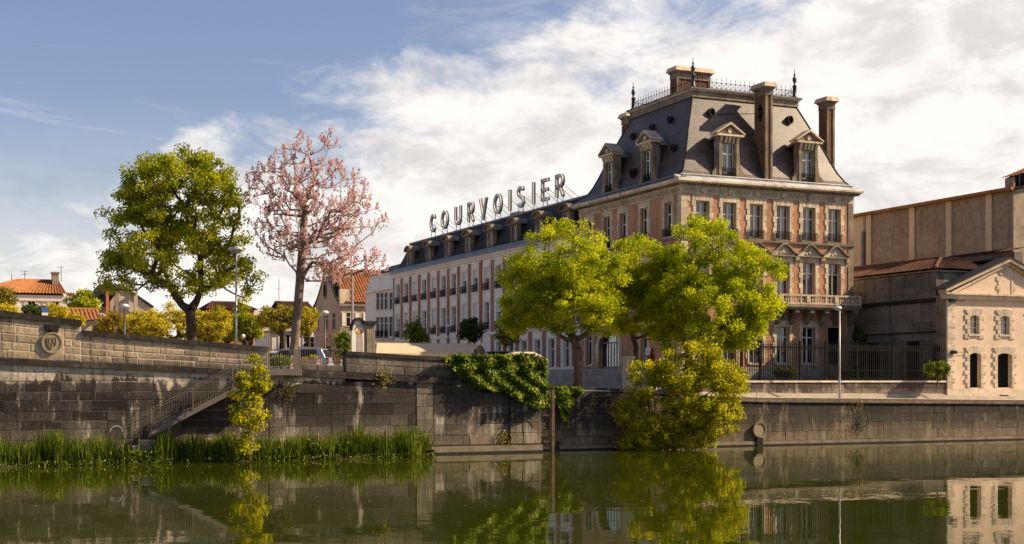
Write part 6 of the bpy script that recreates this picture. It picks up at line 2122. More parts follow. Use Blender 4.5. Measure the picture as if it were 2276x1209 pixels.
MB().ring(oc.y, oc.z, 0.75, 0.15, hs - 0.13, hs - 0.051, 14, 'x', sz=1.4).build('oculus_frame', MAT['limestone_dark'], cg)
MB().box(hs - 0.12, hs, ht, ge, onS(725, 742, hs).z - 0.15, onS(725, 742, hs).z).build('string_course', MAT['limestone'], cg)
dy = onS(730, 0, hs).y
MB().box(hs - 0.04, hs - 0.001, dy - 1.0, dy + 1.0, 3.2, onS(730, 770, hs).z).build('door', MAT['dark_room'], cg)
MB().ring(dy, onS(730, 770, hs).z, 1.35, 0.3, hs - 0.1, hs - 0.001, 10, 'x', a0=0, a1=math.pi).build('door_arch', MAT['limestone'], cg)

# white town house adjoining the wing
ws = WS + 0.35
wt1 = onS(838, 0, ws).y + 4
nb = thing('white_town_house', 'white three storey town house joining the far end of the long wing', 'house', (ws + 4, (WT1 + wt1) / 2, 3.5))
wz = onS(860, 645, ws).z
MB().box(ws, ws + 9, WT1 + 0.02, wt1, 3.2, wz).build('wall', MAT['limestone_white'], nb)
MB().box(ws - 0.35, ws + 9, WT1 + 0.03, wt1, wz, wz + 0.22).build('cornice', MAT['limestone_white'], nb)
MB().hexa([(ws + 0.1, WT1 + 0.03, wz + 0.22), (ws + 9, WT1 + 0.03, wz + 0.22), (ws + 9, wt1, wz + 0.22), (ws + 0.1, wt1, wz + 0.22),
           (ws + 0.6, WT1 + 0.03, wz + 2.0), (ws + 8, WT1 + 0.03, wz + 2.0), (ws + 8, wt1, wz + 2.0), (ws + 0.6, wt1, wz + 2.0)]).build('attic', MAT['limestone_white'], nb)
MB().hexa([(ws + 0.3, WT1 + 0.03, wz + 2.01), (ws + 8.4, WT1 + 0.03, wz + 2.01), (ws + 8.4, wt1, wz + 2.01), (ws + 0.3, wt1, wz + 2.01),
           (ws + 3, WT1 + 0.03, wz + 3.2), (ws + 6, WT1 + 0.03, wz + 3.2), (ws + 6, wt1, wz + 3.2), (ws + 3, wt1, wz + 3.2)]).build('roof', MAT['slate_dark'], nb)
for x in (841, 850, 859, 870):
    y = onS(x, 0, ws).y
    flat_window(nb, y, onS(x, 688, ws).z, 1.0, 1.75, ws, axis='x', smat='limestone_white')
    flat_window(nb, y, onS(x, 747, ws).z, 1.05, 2.0, ws, axis='x', smat='limestone_white')
    bz = onS(x, 752, ws).z
    MB().box(ws - 0.6, ws, y - 0.6, y + 0.6, bz - 0.1, bz).build('balcony', MAT['limestone_white'], nb)
    m = MB()
    for k in range(9):
        m.box(ws - 0.6, ws - 0.57, y - 0.58 + k * 0.14, y - 0.56 + k * 0.14, bz, bz + 0.75)
    m.box(ws - 0.61, ws - 0.56, y - 0.6, y + 0.6, bz + 0.75, bz + 0.8)
    tag(m.build('balcony_rail', MAT['iron_black'], nb), kind='stuff')

# ------------------------------------------------------------------ street furniture


def lamp(label, x, ytop, depth, dome='single', mat='lamp_grey', zbase=None, r=0.055, head=0.28, side=0):
    p_ = atD(x, ytop, depth)
    zb = zbase if zbase is not None else max(2.4, street(p_.x) - 0.05)
    l = thing('street_lamp', label, 'street lamp', (p_.x, p_.y, zb), 'street lamps of the quay')
    MB().tube([(p_.x, p_.y, zb), (p_.x, p_.y, zb + 1.0), (p_.x, p_.y, p_.z - head * 0.6)], [r * 1.25, r, r * 0.8], 8).build('pole', MAT[mat], l, smooth=True)
    offs = [(0, 0)] if dome == 'single' else ([(0.04, 0), (-0.10, 0.32)] if dome == 'double' else [(side * 0.32, 0)])
    for ox, oy in offs:
        cxx, cyy = p_.x + ox, p_.y + oy
        prof = [(0.02, p_.z), (head * 0.55, p_.z - head * 0.06), (head * 0.9, p_.z - head * 0.30), (head, p_.z - head * 0.62), (head * 0.98, p_.z - head * 0.72)]
        MB().lathe(prof, cxx, cyy, 14).build('lamp_dome', MAT['lamp_dome'], l, smooth=True)
        MB().lathe([(head * 0.75, p_.z - head * 0.70), (head * 0.6, p_.z - head * 1.1), (0.05, p_.z - head * 1.25)], cxx, cyy, 12).build('diffuser', MAT['lamp_grey'], l, smooth=True)
        if ox:
            MB().tube([(p_.x, p_.y, p_.z - head * 0.8), (cxx, cyy, p_.z - head * 0.5)], 0.03, 5).build('arm', MAT[mat], l)
    return l


lamp('tall grey lamp with two dome heads in front of the left tree', 525, 547, 64.5, 'double', head=0.25)
lamp('dark lamp post with pale dome before the yellow pollard trees', 277, 675, 84, mat='lamp_dark', head=0.27)
lamp('short lamp with pale dome before the orange pollard trees', 226, 696, 100, head=0.27)
lamp('slim lamp with round dome left of the paulownia trunk', 603, 708, 90, head=0.22, mat='wood_old')
lamp('black lamp post with wide dome before the curved gable house', 722, 690, 80, mat='lamp_dark', head=0.24)
lamp('dark lamp post in front of the middle of the long wing', 996, 721, 100, mat='lamp_dark', head=0.25)
lamp('thin black lamp post beside the carriage arch', 1136, 722, 92, mat='lamp_dark', head=0.16)
l8 = lamp('tall grey lamp on the right quay path before the mansion', 1866, 680, 79.3, 'side', zbase=quay_top(50) + 0.04, side=-0.4, r=0.06, head=0.24)
lamp('grey lamp on the path at the right edge beside the warehouse', 2290, 697, 84.0, 'side', zbase=quay_top(62) + 0.04, side=-0.9, r=0.06, head=0.24)
fp = atD(783, 598, 70)
flag = thing('flag_pole', 'plain tall brown pole beside the arched stone panel', 'pole', (fp.x, fp.y, street(fp.x)))
MB().tube([(fp.x, fp.y, street(fp.x) - 0.05), (fp.x, fp.y, 6.4)], 0.085, 8).build('base_tube', MAT['wood_old'], flag)
MB().tube([(fp.x, fp.y, 6.4), (fp.x, fp.y, fp.z)], [0.07, 0.055], 8).build('shaft', MAT['lamp_grey'], flag)

# arched stone panel with faded painted sign, and its pillar
DP = 66.0
pm = thing('arched_panel', 'arched stone panel with faded curved lettering and an orange oval', 'sign', atD(797, 785, DP).to_tuple()[:2] + (3.8,))
pc = atD(797, 0, DP)
hwp = 13.5 * DP / F / 0.88
zb_, zs_, za_ = 4.3, atD(797, 735, DP).z, atD(797, 711, DP).z
rim = [(pc.x - hwp, zb_), (pc.x - hwp, zs_)] + [(pc.x + hwp * math.cos(a), zs_ + (za_ - zs_) * math.sin(a)) for a in np.linspace(math.pi, 0, 11)] + [(pc.x + hwp, zb_)]
MB().prism(rim, pc.y, pc.y + 0.2).build('board', MAT['limestone_white'], pm)
m = MB()
for p_, q_ in zip(rim[1:-2], rim[2:-1]):
    k_ = lambda p: (pc.x + (p[0] - pc.x) * 1.16, zs_ + (p[1] - zs_) * 1.2 + 0.02)
    m.prism([p_, q_, k_(q_), k_(p_)], pc.y - 0.12, pc.y + 0.25)
m.build('arch_hood', MAT['coping_stone'], pm)
oo = atD(800, 738, DP)
MB().disc(oo.x, oo.z, 0.17, pc.y - 0.02, pc.y - 0.001, 14, sz=0.62).build('orange_oval', MAT['oval_orange'], pm)
m = MB()
for k in range(11):
    a = math.pi * (0.12 + 0.76 * k / 10)
    cx_, cz_ = oo.x + 0.25 * math.cos(a), oo.z + 0.02 + 0.30 * math.sin(a)
    m.box(cx_ - 0.011, cx_ + 0.011, pc.y - 0.012, pc.y - 0.001, cz_ - 0.045, cz_ + 0.045)
m.build('faded_lettering', MAT['limestone_dark'], pm)
MB().prism([(oo.x - 0.17, zb_ + 0.2), (oo.x + 0.19, zb_ + 0.2), (oo.x + 0.14, oo.z - 0.12), (oo.x - 0.13, oo.z - 0.12)], pc.y - 0.012, pc.y - 0.001).build('faded_picture', MAT['house_grey'], pm)
pp = atD(821, 0, 64.3)
pl2 = thing('stone_pillar', 'square weathered stone pillar with dark cap on the middle quay wall', 'pillar', (pp.x, pp.y, 4.2))
MB().bbox(pp.x - 0.20, pp.x + 0.20, pp.y - 0.2, pp.y + 0.2, 4.0, atD(821, 721, 64.3).z, 0.02).build('shaft', MAT['limestone_dark'], pl2)
MB().box(pp.x - 0.32, pp.x + 0.32, pp.y - 0.32, pp.y + 0.32, atD(821, 721, 64.3).z, atD(821, 714, 64.3).z).build('cap', MAT['coping_stone'], pl2)

# cream awning of a kiosk behind the parapet
DA = 86.0
a, b_ = atD(838, 765, DA), atD(1058, 765, DA)
aw = thing('kiosk_awning', 'long cream fabric awning of a kiosk behind the quay parapet', 'awning', ((a.x + b_.x) / 2, a.y, 3.5))
ya = (a.y + b_.y) / 2
a.x, b_.x = onT(838, 0, ya).x, onT(1058, 0, ya).x
zt_, zm_, zl_ = atD(950, 764, DA).z, atD(950, 772, DA).z, atD(950, 788, DA).z
MB().hexa([(a.x - 0.6, ya - 1.6, zl_), (b_.x - 0.9, ya - 1.6, zl_), (b_.x, ya, zt_ - 0.1), (a.x, ya, zt_ - 0.1),
           (a.x - 0.6, ya - 1.6, zl_ + 0.03), (b_.x - 0.9, ya - 1.6, zl_ + 0.03), (b_.x, ya, zt_), (a.x, ya, zt_)]).build('canopy', MAT['awning_cloth'], aw)
MB().box(a.x - 0.1, b_.x + 0.1, ya + 0.01, ya + 0.25, zt_ - 0.3, zt_ + 0.04).build('cassette', MAT['awning_cloth'], aw)
MB().box(a.x - 0.6, b_.x - 0.9, ya - 1.63, ya - 1.60, zl_ - 0.28, zl_ + 0.02).build('valance', MAT['awning_cloth'], aw)
for x in (a.x + 0.3, (a.x + b_.x) / 2, b_.x - 0.2):
    MB().tube([(x, ya + 0.12, 3.2), (x, ya + 0.12, zt_ - 0.3)], 0.06, 6).build('post', MAT['iron_black'], aw)
# dark box beside the arch (planter / terminal)
pb_ = atD(1115, 790, 92)
bx = thing('dark_cabinet', 'dark cabinet standing before the carriage arch', 'cabinet', (pb_.x, pb_.y, 3.3))
MB().bbox(pb_.x - 0.9, pb_.x + 0.9, pb_.y - 0.4, pb_.y + 0.4, 3.2, atD(1115, 783, 92).z, 0.03).build('body', MAT['iron_black'], bx)
MB().box(pb_.x - 0.95, pb_.x + 0.95, pb_.y - 0.45, pb_.y + 0.45, atD(1115, 783, 92).z, atD(1115, 781, 92).z).build('lid', MAT['lamp_dark'], bx)

# wall signs on the mansion's left side
for x, y, mt, lb in ((1441, 781, 'sign_white', 'white wall notice with red edge on the mansion, left plate'),):
    p_ = onS(x, 788, MS - 0.12)
    sg = thing('wall_notice', 'white notice board with red edge on the mansion wall behind the bush', 'sign', (p_.x, p_.y, p_.z))
    MB().box(p_.x - 0.03, p_.x, p_.y - 0.32, p_.y + 0.32, p_.z - 0.05, p_.z + 0.45).build('plate', MAT['sign_white'], sg)
    MB().box(p_.x - 0.03, p_.x, p_.y - 0.32, p_.y + 0.32, p_.z - 0.45, p_.z - 0.08).build('plate', MAT['sign_white'], sg)
    MB().box(p_.x - 0.03, p_.x, p_.y - 0.45, p_.y - 0.33, p_.z - 0.45, p_.z + 0.45).build('red_edge', MAT['sign_red'], sg)
    MB().box(p_.x - 0.034, p_.x - 0.031, p_.y - 0.05, p_.y + 0.05, p_.z + 0.1, p_.z + 0.35).build('print', MAT['iron_black'], sg)
p_ = atD(100, 694, 72)
sg = thing('blue_sign', 'blue and white street sign above the ramp wall at the left', 'sign', (p_.x, p_.y, street(p_.x)))
MB().box(p_.x - 0.16, p_.x + 0.16, p_.y - 0.015, p_.y + 0.015, p_.z - 0.02, p_.z + 0.26).build('plate', MAT['sign_blue'], sg)
MB().box(p_.x - 0.16, p_.x + 0.16, p_.y - 0.018, p_.y + 0.015, p_.z - 0.16, p_.z - 0.022).build('plate', MAT['sign_white'], sg)
MB().tube([(p_.x, p_.y + 0.05, street(p_.x) - 0.05), (p_.x, p_.y + 0.05, p_.z + 0.2)], 0.03, 6).build('post', MAT['lamp_grey'], sg)
# thin pipe marker on the path
mk = onT(1682, 866, 63.5)
tag(MB().tube([(mk.x, mk.y, quay_top(mk.x) + 0.04), (mk.x, mk.y, mk.z)], 0.025, 6).lathe([(0.04, mk.z), (0.04, mk.z + 0.05), (0.01, mk.z + 0.06)], mk.x, mk.y, 8).build('marker_post', MAT['lamp_grey']), 'thin grey marker post on the path right of the big bush', 'post')


# ------------------------------------------------------------------ parked cars


def car(label, paint, p, rot, L_=3.9, W_=1.66, H_=1.46):
    c = thing('parked_car', label, 'car', p, 'cars parked on the street', rot=rot)
    prof = [(-L_ / 2, 0.35), (-L_ / 2 + 0.05, 0.75), (-L_ / 2 + 0.12, 0.92), (-L_ / 2 + 0.38, H_ - 0.05), (-L_ / 2 + 0.75, H_), (0.1, H_), (0.55, H_ - 0.08), (1.05, 0.98), (L_ / 2 - 0.25, 0.82), (L_ / 2, 0.60), (L_ / 2, 0.32), (L_ / 2 - 0.2, 0.22), (-L_ / 2 + 0.2, 0.22)]
    m = MB()
    n = len(prof)
    ring = []
    for yy, k in ((-W_ / 2, 0.93), (-W_ / 2 + 0.06, 1.0), (W_ / 2 - 0.06, 1.0), (W_ / 2, 0.93)):
        r_ = []
        for x, z in prof:
            tum = 0.16 * max(0, (z - 0.9) / 0.55)
            yy2 = yy * (1 - tum)
            r_.append((x * (0.985 if k < 1 else 1), yy2, 0.3 + (z - 0.3) * (0.97 if k < 1 else 1)))
        ring.append(r_)
    for r_ in ring:
        m.v += r_
    for i in range(3):
        for j in range(n):
            m.f.append((i * n + j, i * n + (j + 1) % n, (i + 1) * n + (j + 1) % n, (i + 1) * n + j))
    m.f.append(tuple(range(n)))
    m.f.append(tuple(range(3 * n, 4 * n)))
    body = m.build('body', MAT[paint], c, (0, 0, 0), smooth=False)
    z0_, z1_ = 0.95, H_ - 0.1
    for s_ in (-1, 1):
        y_ = s_ * (W_ / 2 - 0.03)
        k = 0.12
        for xs in ((-L_ / 2 + 0.55, -0.35, -L_ / 2 + 0.62, -0.35), (-0.25, 0.95, -0.25, 0.5)):
            MB().add([(xs[0], y_ * 0.995 + s_ * 0.02, z0_), (xs[1], y_ * 0.995 + s_ * 0.02, z0_), (xs[3], y_ * (1 - k) + s_ * 0.02, z1_), (xs[2], y_ * (1 - k) + s_ * 0.02, z1_)], [(0, 1, 2, 3)]).build('side_window', MAT['dark_room'], c, (0, 0, 0))
    MB().add([(-L_ / 2 + 0.10, -0.62, 0.98), (-L_ / 2 + 0.10, 0.62, 0.98), (-L_ / 2 + 0.34, 0.55, H_ - 0.1), (-L_ / 2 + 0.34, -0.55, H_ - 0.1)], [(0, 1, 2, 3)]).build('rear_window', MAT['dark_room'], c, (0, 0, 0))
    MB().add([(1.06, -0.66, 1.0), (1.06, 0.66, 1.0), (0.60, 0.56, H_ - 0.08), (0.60, -0.56, H_ - 0.08)], [(0, 1, 2, 3)]).build('windscreen', MAT['dark_room'], c, (0.02, 0, 0.01))
    for s_ in (-1, 1):
        MB().box(-L_ / 2 - 0.01, -L_ / 2 + 0.12, s_ * 0.70 - 0.1, s_ * 0.70 + 0.1, 0.62, 0.92).build('tail_light', MAT['lamp_red'], c, (0, 0, 0))
        MB().box(L_ / 2 - 0.12, L_ / 2 + 0.005, s_ * 0.62 - 0.14, s_ * 0.62 + 0.14, 0.58, 0.70).build('headlight', MAT['lamp_dome'], c, (0, 0, 0))
        for x in (-L_ / 2 + 0.72, L_ / 2 - 0.75):
            w_ = MB().disc(x, 0.31, 0.31, s_ * (W_ / 2 - 0.16) - 0.09, s_ * (W_ / 2 - 0.16) + 0.09 + 0.0, 16).build('wheel', MAT['rubber'], c, (0, 0, 0))
            MB().disc(x, 0.31, 0.19, s_ * (W_ / 2 - 0.06) - 0.012, s_ * (W_ / 2 - 0.06) + 0.012, 12).build('rim', MAT['lamp_grey'], w_, (0, 0, 0))
    return c


q = atD(656, 800, 71)
car('silver blue hatchback parked behind the paulownia trunk', 'car_silver', (q.x, q.y, street(q.x)), R(150))
q = atD(606, 800, 77)
car('white car with red tail light parked left of the silver hatchback', 'car_white', (q.x, q.y, street(q.x)), R(158), H_=1.42)

# planters
def planter(label, x, y, d, w, h):
    p_ = atD(x, y, d)
    zb = street(p_.x)
    t = thing('planter', label, 'planter', (p_.x, p_.y, zb))
    MB().hexa([(p_.x - w * 0.42, p_.y - 0.3, zb), (p_.x + w * 0.42, p_.y - 0.3, zb), (p_.x + w * 0.42, p_.y + 0.3, zb), (p_.x - w * 0.42, p_.y + 0.3, zb),
               (p_.x - w / 2, p_.y - 0.38, zb + h), (p_.x + w / 2, p_.y - 0.38, zb + h), (p_.x + w / 2, p_.y + 0.38, zb + h), (p_.x - w / 2, p_.y + 0.38, zb + h)]).build('tub', MAT['planter_clay'], t)
    MB().box(p_.x - w * 0.44, p_.x + w * 0.44, p_.y - 0.3, p_.y + 0.3, zb + h - 0.05, zb + h + 0.02).build('soil', MAT['mud'], t)
    return t, (p_.x, p_.y, zb + h)


planter('beige tapered planter left of the landing post', 648, 800, 65.5, 0.35, 0.88)
pl_a, pl_top = planter('wide beige planter behind the street railing', 690, 800, 66.5, 1.0, 0.78)

# ------------------------------------------------------------------ the walker behind the parapet
pw_ = atD(548, 744, 64.2)
gz_ = street(pw_.x) - 0.02
per = thing('person', 'white haired person in a dark jacket walking behind the ramp parapet', 'person', (pw_.x, pw_.y, gz_))
Hh = pw_.z - gz_


def skin_body(name, mat, verts, edges, radii, parent, loc):
    me = bpy.data.meshes.new(name)
    me.from_pydata(verts, edges, [])
    me.materials.append(mat)
    o = link(name, me, parent, loc)
    md_ = o.modifiers.new('skin', 'SKIN')
    for v, r_ in zip(me.skin_vertices[0].data, radii):
        v.radius = r_ if isinstance(r_, tuple) else (r_, r_)
    me.skin_vertices[0].data[0].use_root = True
    sb = o.modifiers.new('sub', 'SUBSURF')
    sb.levels = sb.render_levels = 2
    md_.use_smooth_shade = True
    return o


k = Hh / 1.74
V = [(0, 0, 0.95), (-0.03, 0, 1.15), (-0.07, 0, 1.38), (-0.12, 0, 1.50), (-0.16, 0, 1.58),
     (-0.09, 0.17, 1.42), (-0.02, 0.24, 1.16), (-0.16, 0.23, 0.93), (-0.22, 0.23, 0.86),
     (-0.09, -0.17, 1.42), (-0.08, -0.24, 1.16), (-0.20, -0.23, 0.95), (-0.26, -0.22, 0.88),
     (-0.06, 0.09, 0.86), (-0.18, 0.10, 0.50), (-0.10, 0.10, 0.09), (-0.28, 0.11, 0.05),
     (0.04, -0.09, 0.86), (0.02, -0.10, 0.48), (0.20, -0.10, 0.11), (0.06, -0.11, 0.05)]
V = [(x * k, y * k, z * k) for x, y, z in V]
E = [(0, 1), (1, 2), (2, 3), (3, 4), (2, 5), (5, 6), (6, 7), (7, 8), (2, 9), (9, 10), (10, 11), (11, 12), (0, 13), (13, 14), (14, 15), (15, 16), (0, 17), (17, 18), (18, 19), (19, 20)]
RR = [0.15, 0.15, 0.17, 0.075, 0.06, 0.075, 0.058, 0.045, 0.03, 0.075, 0.058, 0.045, 0.03, 0.10, 0.07, 0.05, 0.04, 0.10, 0.07, 0.05, 0.04]
skin_body('body', MAT['jacket_black'], V, E, RR, per, (pw_.x, pw_.y, gz_))
hx, hy, hz_ = pw_.x - 0.18 * k, pw_.y, gz_ + 1.64 * k
mh = MB()
hp = [(0.02, -0.13), (0.06, -0.11), (0.085, -0.05), (0.098, 0.03), (0.088, 0.08), (0.05, 0.115), (0.01, 0.125)]
mh.lathe([(r_, hz_ + z) for r_, z in hp], hx, hy, 14)
mh.prism([(hx - 0.125, hz_ - 0.02), (hx - 0.09, hz_ - 0.03), (hx - 0.09, hz_ + 0.03)], hy - 0.015, hy + 0.015)
head = mh.build('head', MAT['skin'], per, smooth=True)
for s_ in (-1, 1):
    MB().disc(hx + 0.01, hz_ - 0.01, 0.028, hy + s_ * 0.095 - 0.012, hy + s_ * 0.095 + 0.012, 8).build('ear', MAT['skin'], head)
    MB().disc(hy + s_ * 0.035, hz_ + 0.01, 0.012, hx - 0.098, hx - 0.085, 6, 'x').build('eye', MAT['iron_black'], head)
MB().box(hx - 0.094, hx - 0.082, hy - 0.03, hy + 0.03, hz_ - 0.066, hz_ - 0.056).build('mouth', MAT['sign_red'], head)
MB().lathe([(0.102, hz_ - 0.02), (0.108, hz_ + 0.03), (0.096, hz_ + 0.085), (0.056, hz_ + 0.122), (0.01, hz_ + 0.133)], hx + 0.018, hy, 14).build('hair', MAT['hair_white'], per, smooth=True)

# ------------------------------------------------------------------ foliage


def quad_mesh(name, V4, rnd):
    """V4: (n,4,3) array of kite corners, rnd: (n,) leaf tone"""
    n = len(V4)
    me = bpy.data.meshes.new(name)
    me.vertices.add(n * 4)
    me.vertices.foreach_set('co', V4.reshape(-1).astype(np.float32))
    me.loops.add(n * 4)
    me.loops.foreach_set('vertex_index', np.arange(n * 4, dtype=np.int32))
    me.polygons.add(n)
    me.polygons.foreach_set('loop_start', np.arange(0, n * 4, 4, dtype=np.int32))
    at = me.attributes.new('rnd', 'FLOAT', 'POINT')
    at.data.foreach_set('value', np.repeat(rnd, 4).astype(np.float32))
    me.update(calc_edges=True)
    me.validate()
    return me


def unit(v):
    return v / np.maximum(1e-9, np.linalg.norm(v, axis=1, keepdims=True))


def leaves(cent, L_, W_, rnd, droop=0.3, up=None):
    n = len(cent)
    d = rng.normal(size=(n, 3))
    d[:, 2] -= droop
    if up is not None:
        d = d * 0.35 + up
    d = unit(d)
    s = unit(np.cross(d, rng.normal(size=(n, 3))))
    nn = np.cross(d, s)
    l = (L_ * rng.uniform(0.6, 1.35, n))[:, None]
    w = (W_ * rng.uniform(0.6, 1.35, n))[:, None]
    V4 = np.stack([cent - d * l * 0.5, cent + s * w * 0.5 + nn * w * 0.12, cent + d * l * 0.5, cent - s * w * 0.5 + nn * w * 0.12], 1)
    return V4


def sample_ells(ells, n, shell=0.5):
    """points in a union of ellipsoids (cx,cy,cz,rx,ry,rz), biased towards the skin"""
    vol = np.array([e[3] * e[4] * e[5] for e in ells]) ** 0.8
    pick = rng.choice(len(ells), n, p=vol / vol.sum())
    E_ = np.array(ells)[pick]
    d = unit(rng.normal(size=(n, 3)))
    r_ = rng.uniform(0, 1, n) ** (1 / 3)
    r_ = shell + (1 - shell) * r_ if shell else r_
    r_ *= rng.uniform(0.9, 1.06, n)
    return E_[:, :3] + d * E_[:, 3:] * r_[:, None]


def skeleton(base, fork, tips, seg=0.45, alpha=0.25, bow=0.15, lean=None, maxlow=0.55):
    P_ = [np.array(base, float)]
    par = [-1]
    plen = [0.0]
    nt = 5
    for i in range(1, nt + 1):
        f_ = i / nt
        w_ = np.array([math.sin(f_ * 3.0) * 0.05, math.cos(f_ * 2.3) * 0.05 - 0.05, 0]) * (1 if lean is None else lean)
        P_.append(np.array(base) * (1 - f_) + np.array(fork) * f_ + w_)
        par.append(len(P_) - 2)
        plen.append(np.linalg.norm(P_[-1] - P_[0]))
    first = int(nt * maxlow) if maxlow < 1 else nt
    order = np.argsort(np.linalg.norm(tips - np.array(fork), axis=1))
    ends = []
    for ti in order:
        t = tips[ti]
        A = np.array(P_[first:])
        dd = np.linalg.norm(A - t, axis=1)
        low = np.maximum(0, A[:, 2] - t[2]) * 0.6
        cost = dd + alpha * np.array(plen[first:]) + low
        j = int(np.argmin(cost)) + first
        a = P_[j]
        n = max(1, int(np.linalg.norm(t - a) / seg))
        prev = j
        for k in range(1, n + 1):
            f_ = k / n
            p = a + (t - a) * f_
            p = p + np.array([0, 0, -bow * math.sin(math.pi * f_) * np.linalg.norm(t[:2] - a[:2])]) + (rng.normal(size=3) * 0.03 if k < n else 0)
            P_.append(p)
            par.append(prev)
            plen.append(plen[prev] + np.linalg.norm(p - P_[prev]))
            prev = len(P_) - 1
        ends.append(prev)
    return np.array(P_), np.array(par), ends


def limb_mesh(P_, par, ends, r_trunk, r_tip, name, mat, parent, sides=6, flare=1.35):
    cnt = np.zeros(len(P_))
    for e in ends:
        cnt[e] += 1
    for i in range(len(P_) - 1, 0, -1):
        cnt[par[i]] += cnt[i]
    cnt = np.maximum(cnt, 0.5)
    ex = math.log(r_trunk / r_tip) / math.log(max(2, cnt[0]))
    rad = r_tip * cnt ** ex
    m = MB()
    o_ = org(parent)
    rings = {}
    for i in range(len(P_)):
        d = P_[i] - P_[par[i]] if par[i] >= 0 else np.array([0, 0, 1.0])
        d = Vector(d).normalized() if np.linalg.norm(d) > 1e-6 else Vector((0, 0, 1))
        ref = Vector((0, 1, 0)) if abs(d.y) < 0.9 else Vector((1, 0, 0))
        u = d.cross(ref).normalized()
        w = d.cross(u)
        rr = rad[i] * (flare if i == 0 else 1)
        rings[i] = (u, w, rr)
    for i in range(1, len(P_)):
        p = par[i]
        u, w, r1 = rings[i]
        r0 = min(rad[p] * (flare if p == 0 else 1), r1 * 1.6 if p > 5 else 9)
        n0 = len(m.v)
        ns = sides if r1 > 0.03 else 4
        for q, rr in ((P_[p], r0), (P_[i], r1)):
            for k in range(ns):
                a = 2 * math.pi * k / ns
                c, s = math.cos(a) * rr, math.sin(a) * rr
                m.v.append((q[0] + u.x * c + w.x * s, q[1] + u.y * c + w.y * s, q[2] + u.z * c + w.z * s))
        for k in range(ns):
            m.f.append((n0 + k, n0 + (k + 1) % ns, n0 + ns + (k + 1) % ns, n0 + ns + k))
    return m.build(name, MAT[mat], parent, smooth=True)


def clump_leaves(tips, per, rc, L_, W_, flat=0.75, droop=0.3, clump_amt=0.55, lift=0.0):
    n = len(tips)
    cl = rng.uniform(0, 1, n)
    size = rng.uniform(0.65, 1.3, n)
    idx_ = np.repeat(np.arange(n), per)
    off = rng.normal(size=(len(idx_), 3))
    off = unit(off) * (rng.uniform(0, 1, len(idx_)) ** 0.45)[:, None]
    off[:, 2] *= flat
    c = tips[idx_] + off * (rc * size[idx_])[:, None]
    c[:, 2] += lift
    rnd = np.clip(clump_amt * cl[idx_] + (1 - clump_amt) * rng.uniform(0, 1, len(idx_)), 0, 1)
    return leaves(c, L_, W_, rnd, droop), rnd


def tree(label, cat, base, fork, ells, ntips, per, rc, leafmat, L_, W_, bark, r_trunk, r_tip=0.018, name='tree', shell=0.45, group=None, alpha=0.25, bow=0.12, droop=0.3, flat=0.75, clump=0.55, extra=None, maxlow=0.55):
    t = thing(name, label, cat, tuple(base), group)
    tips = sample_ells(ells, ntips, shell)
    P_, par, ends = skeleton(base, fork, tips, alpha=alpha, bow=bow, maxlow=maxlow)
    limb_mesh(P_, par, ends, r_trunk, r_tip, 'trunk', bark, t)
    V4, rnd = clump_leaves(tips, per, rc, L_, W_, flat, droop, clump)
    V4 = V4 - np.array(org(t))
    me = quad_mesh('crown', V4, rnd)
    me.materials.append(MAT[leafmat])
    link('crown', me, t)
    return t, tips


def ellpx(x, y, d, rx_px, rz_px, ry=None):
    """crown lobe measured in the photograph and set at its own distance"""
    p_ = atD(x, y, d)
    k_ = d / F
    return (p_.x, p_.y, p_.z, rx_px * k_, (ry if ry else rx_px * k_), rz_px * k_)


# the three lime-green trees on the terrace
D = 71.5
b0 = atD(1283, 858, D)
tree('round bright yellow-green tree nearest the ivy pier, on the quay terrace', 'tree', (b0.x, b0.y, 3.12), tuple(atD(1281, 775, D)),
     [ellpx(1258, 585, D, 100, 92), ellpx(1185, 640, D, 78, 85), ellpx(1325, 625, D, 68, 85), ellpx(1255, 680, D, 120, 62), ellpx(1150, 690, D, 42, 50), ellpx(1350, 700, D, 42, 48)],
     369, 185, 0.50, 'leaf_lime', 0.118, 0.08, 'bark', 0.24, name='lime_tree', shell=0.55)
D = 75.5
b0 = atD(1408, 862, D)
tree('smaller yellow-green tree between the two larger ones on the terrace', 'tree', (b0.x, b0.y, 2.9), tuple(atD(1412, 772, D)),
     [ellpx(1425, 600, D, 70, 75), ellpx(1395, 670, D, 62, 75), ellpx(1460, 680, D, 55, 75)],
     212, 185, 0.50, 'leaf_lime', 0.118, 0.08, 'bark', 0.16, name='lime_tree', shell=0.5)
D = 73.5
b0 = atD(1520, 862, D)
tree('broad yellow-green tree before the mansion corner, behind the big bush', 'tree', (b0.x, b0.y, 2.7), tuple(atD(1528, 790, D)),
     [ellpx(1580, 560, D, 100, 82), ellpx(1500, 640, D, 62, 95), ellpx(1660, 640, D, 88, 88), ellpx(1590, 690, D, 130, 90), ellpx(1640, 740, D, 60, 48), ellpx(1520, 735, D, 60, 60)],
     436, 185, 0.50, 'leaf_lime', 0.118, 0.08, 'bark', 0.2, name='lime_tree', shell=0.5)
# left tree
D = 67.0
b0 = atD(425, 770, D)
tree('large dense green tree with spreading limbs behind the ramp wall', 'tree', (b0.x, b0.y, street(b0.x) - 0.1), tuple(atD(422, 690, D)),
     [ellpx(395, 440, D, 125, 105), ellpx(310, 520, D, 88, 115), ellpx(470, 500, D, 80, 115), ellpx(400, 580, D, 165, 80), ellpx(265, 610, D, 48, 48), ellpx(530, 620, D, 52, 50), ellpx(400, 375, D, 95, 45), ellpx(335, 430, D, 70, 75), ellpx(450, 400, D, 60, 60)],
     480, 105, 0.46, 'leaf_green', 0.155, 0.085, 'bark_dark', 0.25, name='ash_tree', shell=0.45, droop=0.7, alpha=0.2, bow=0.1)
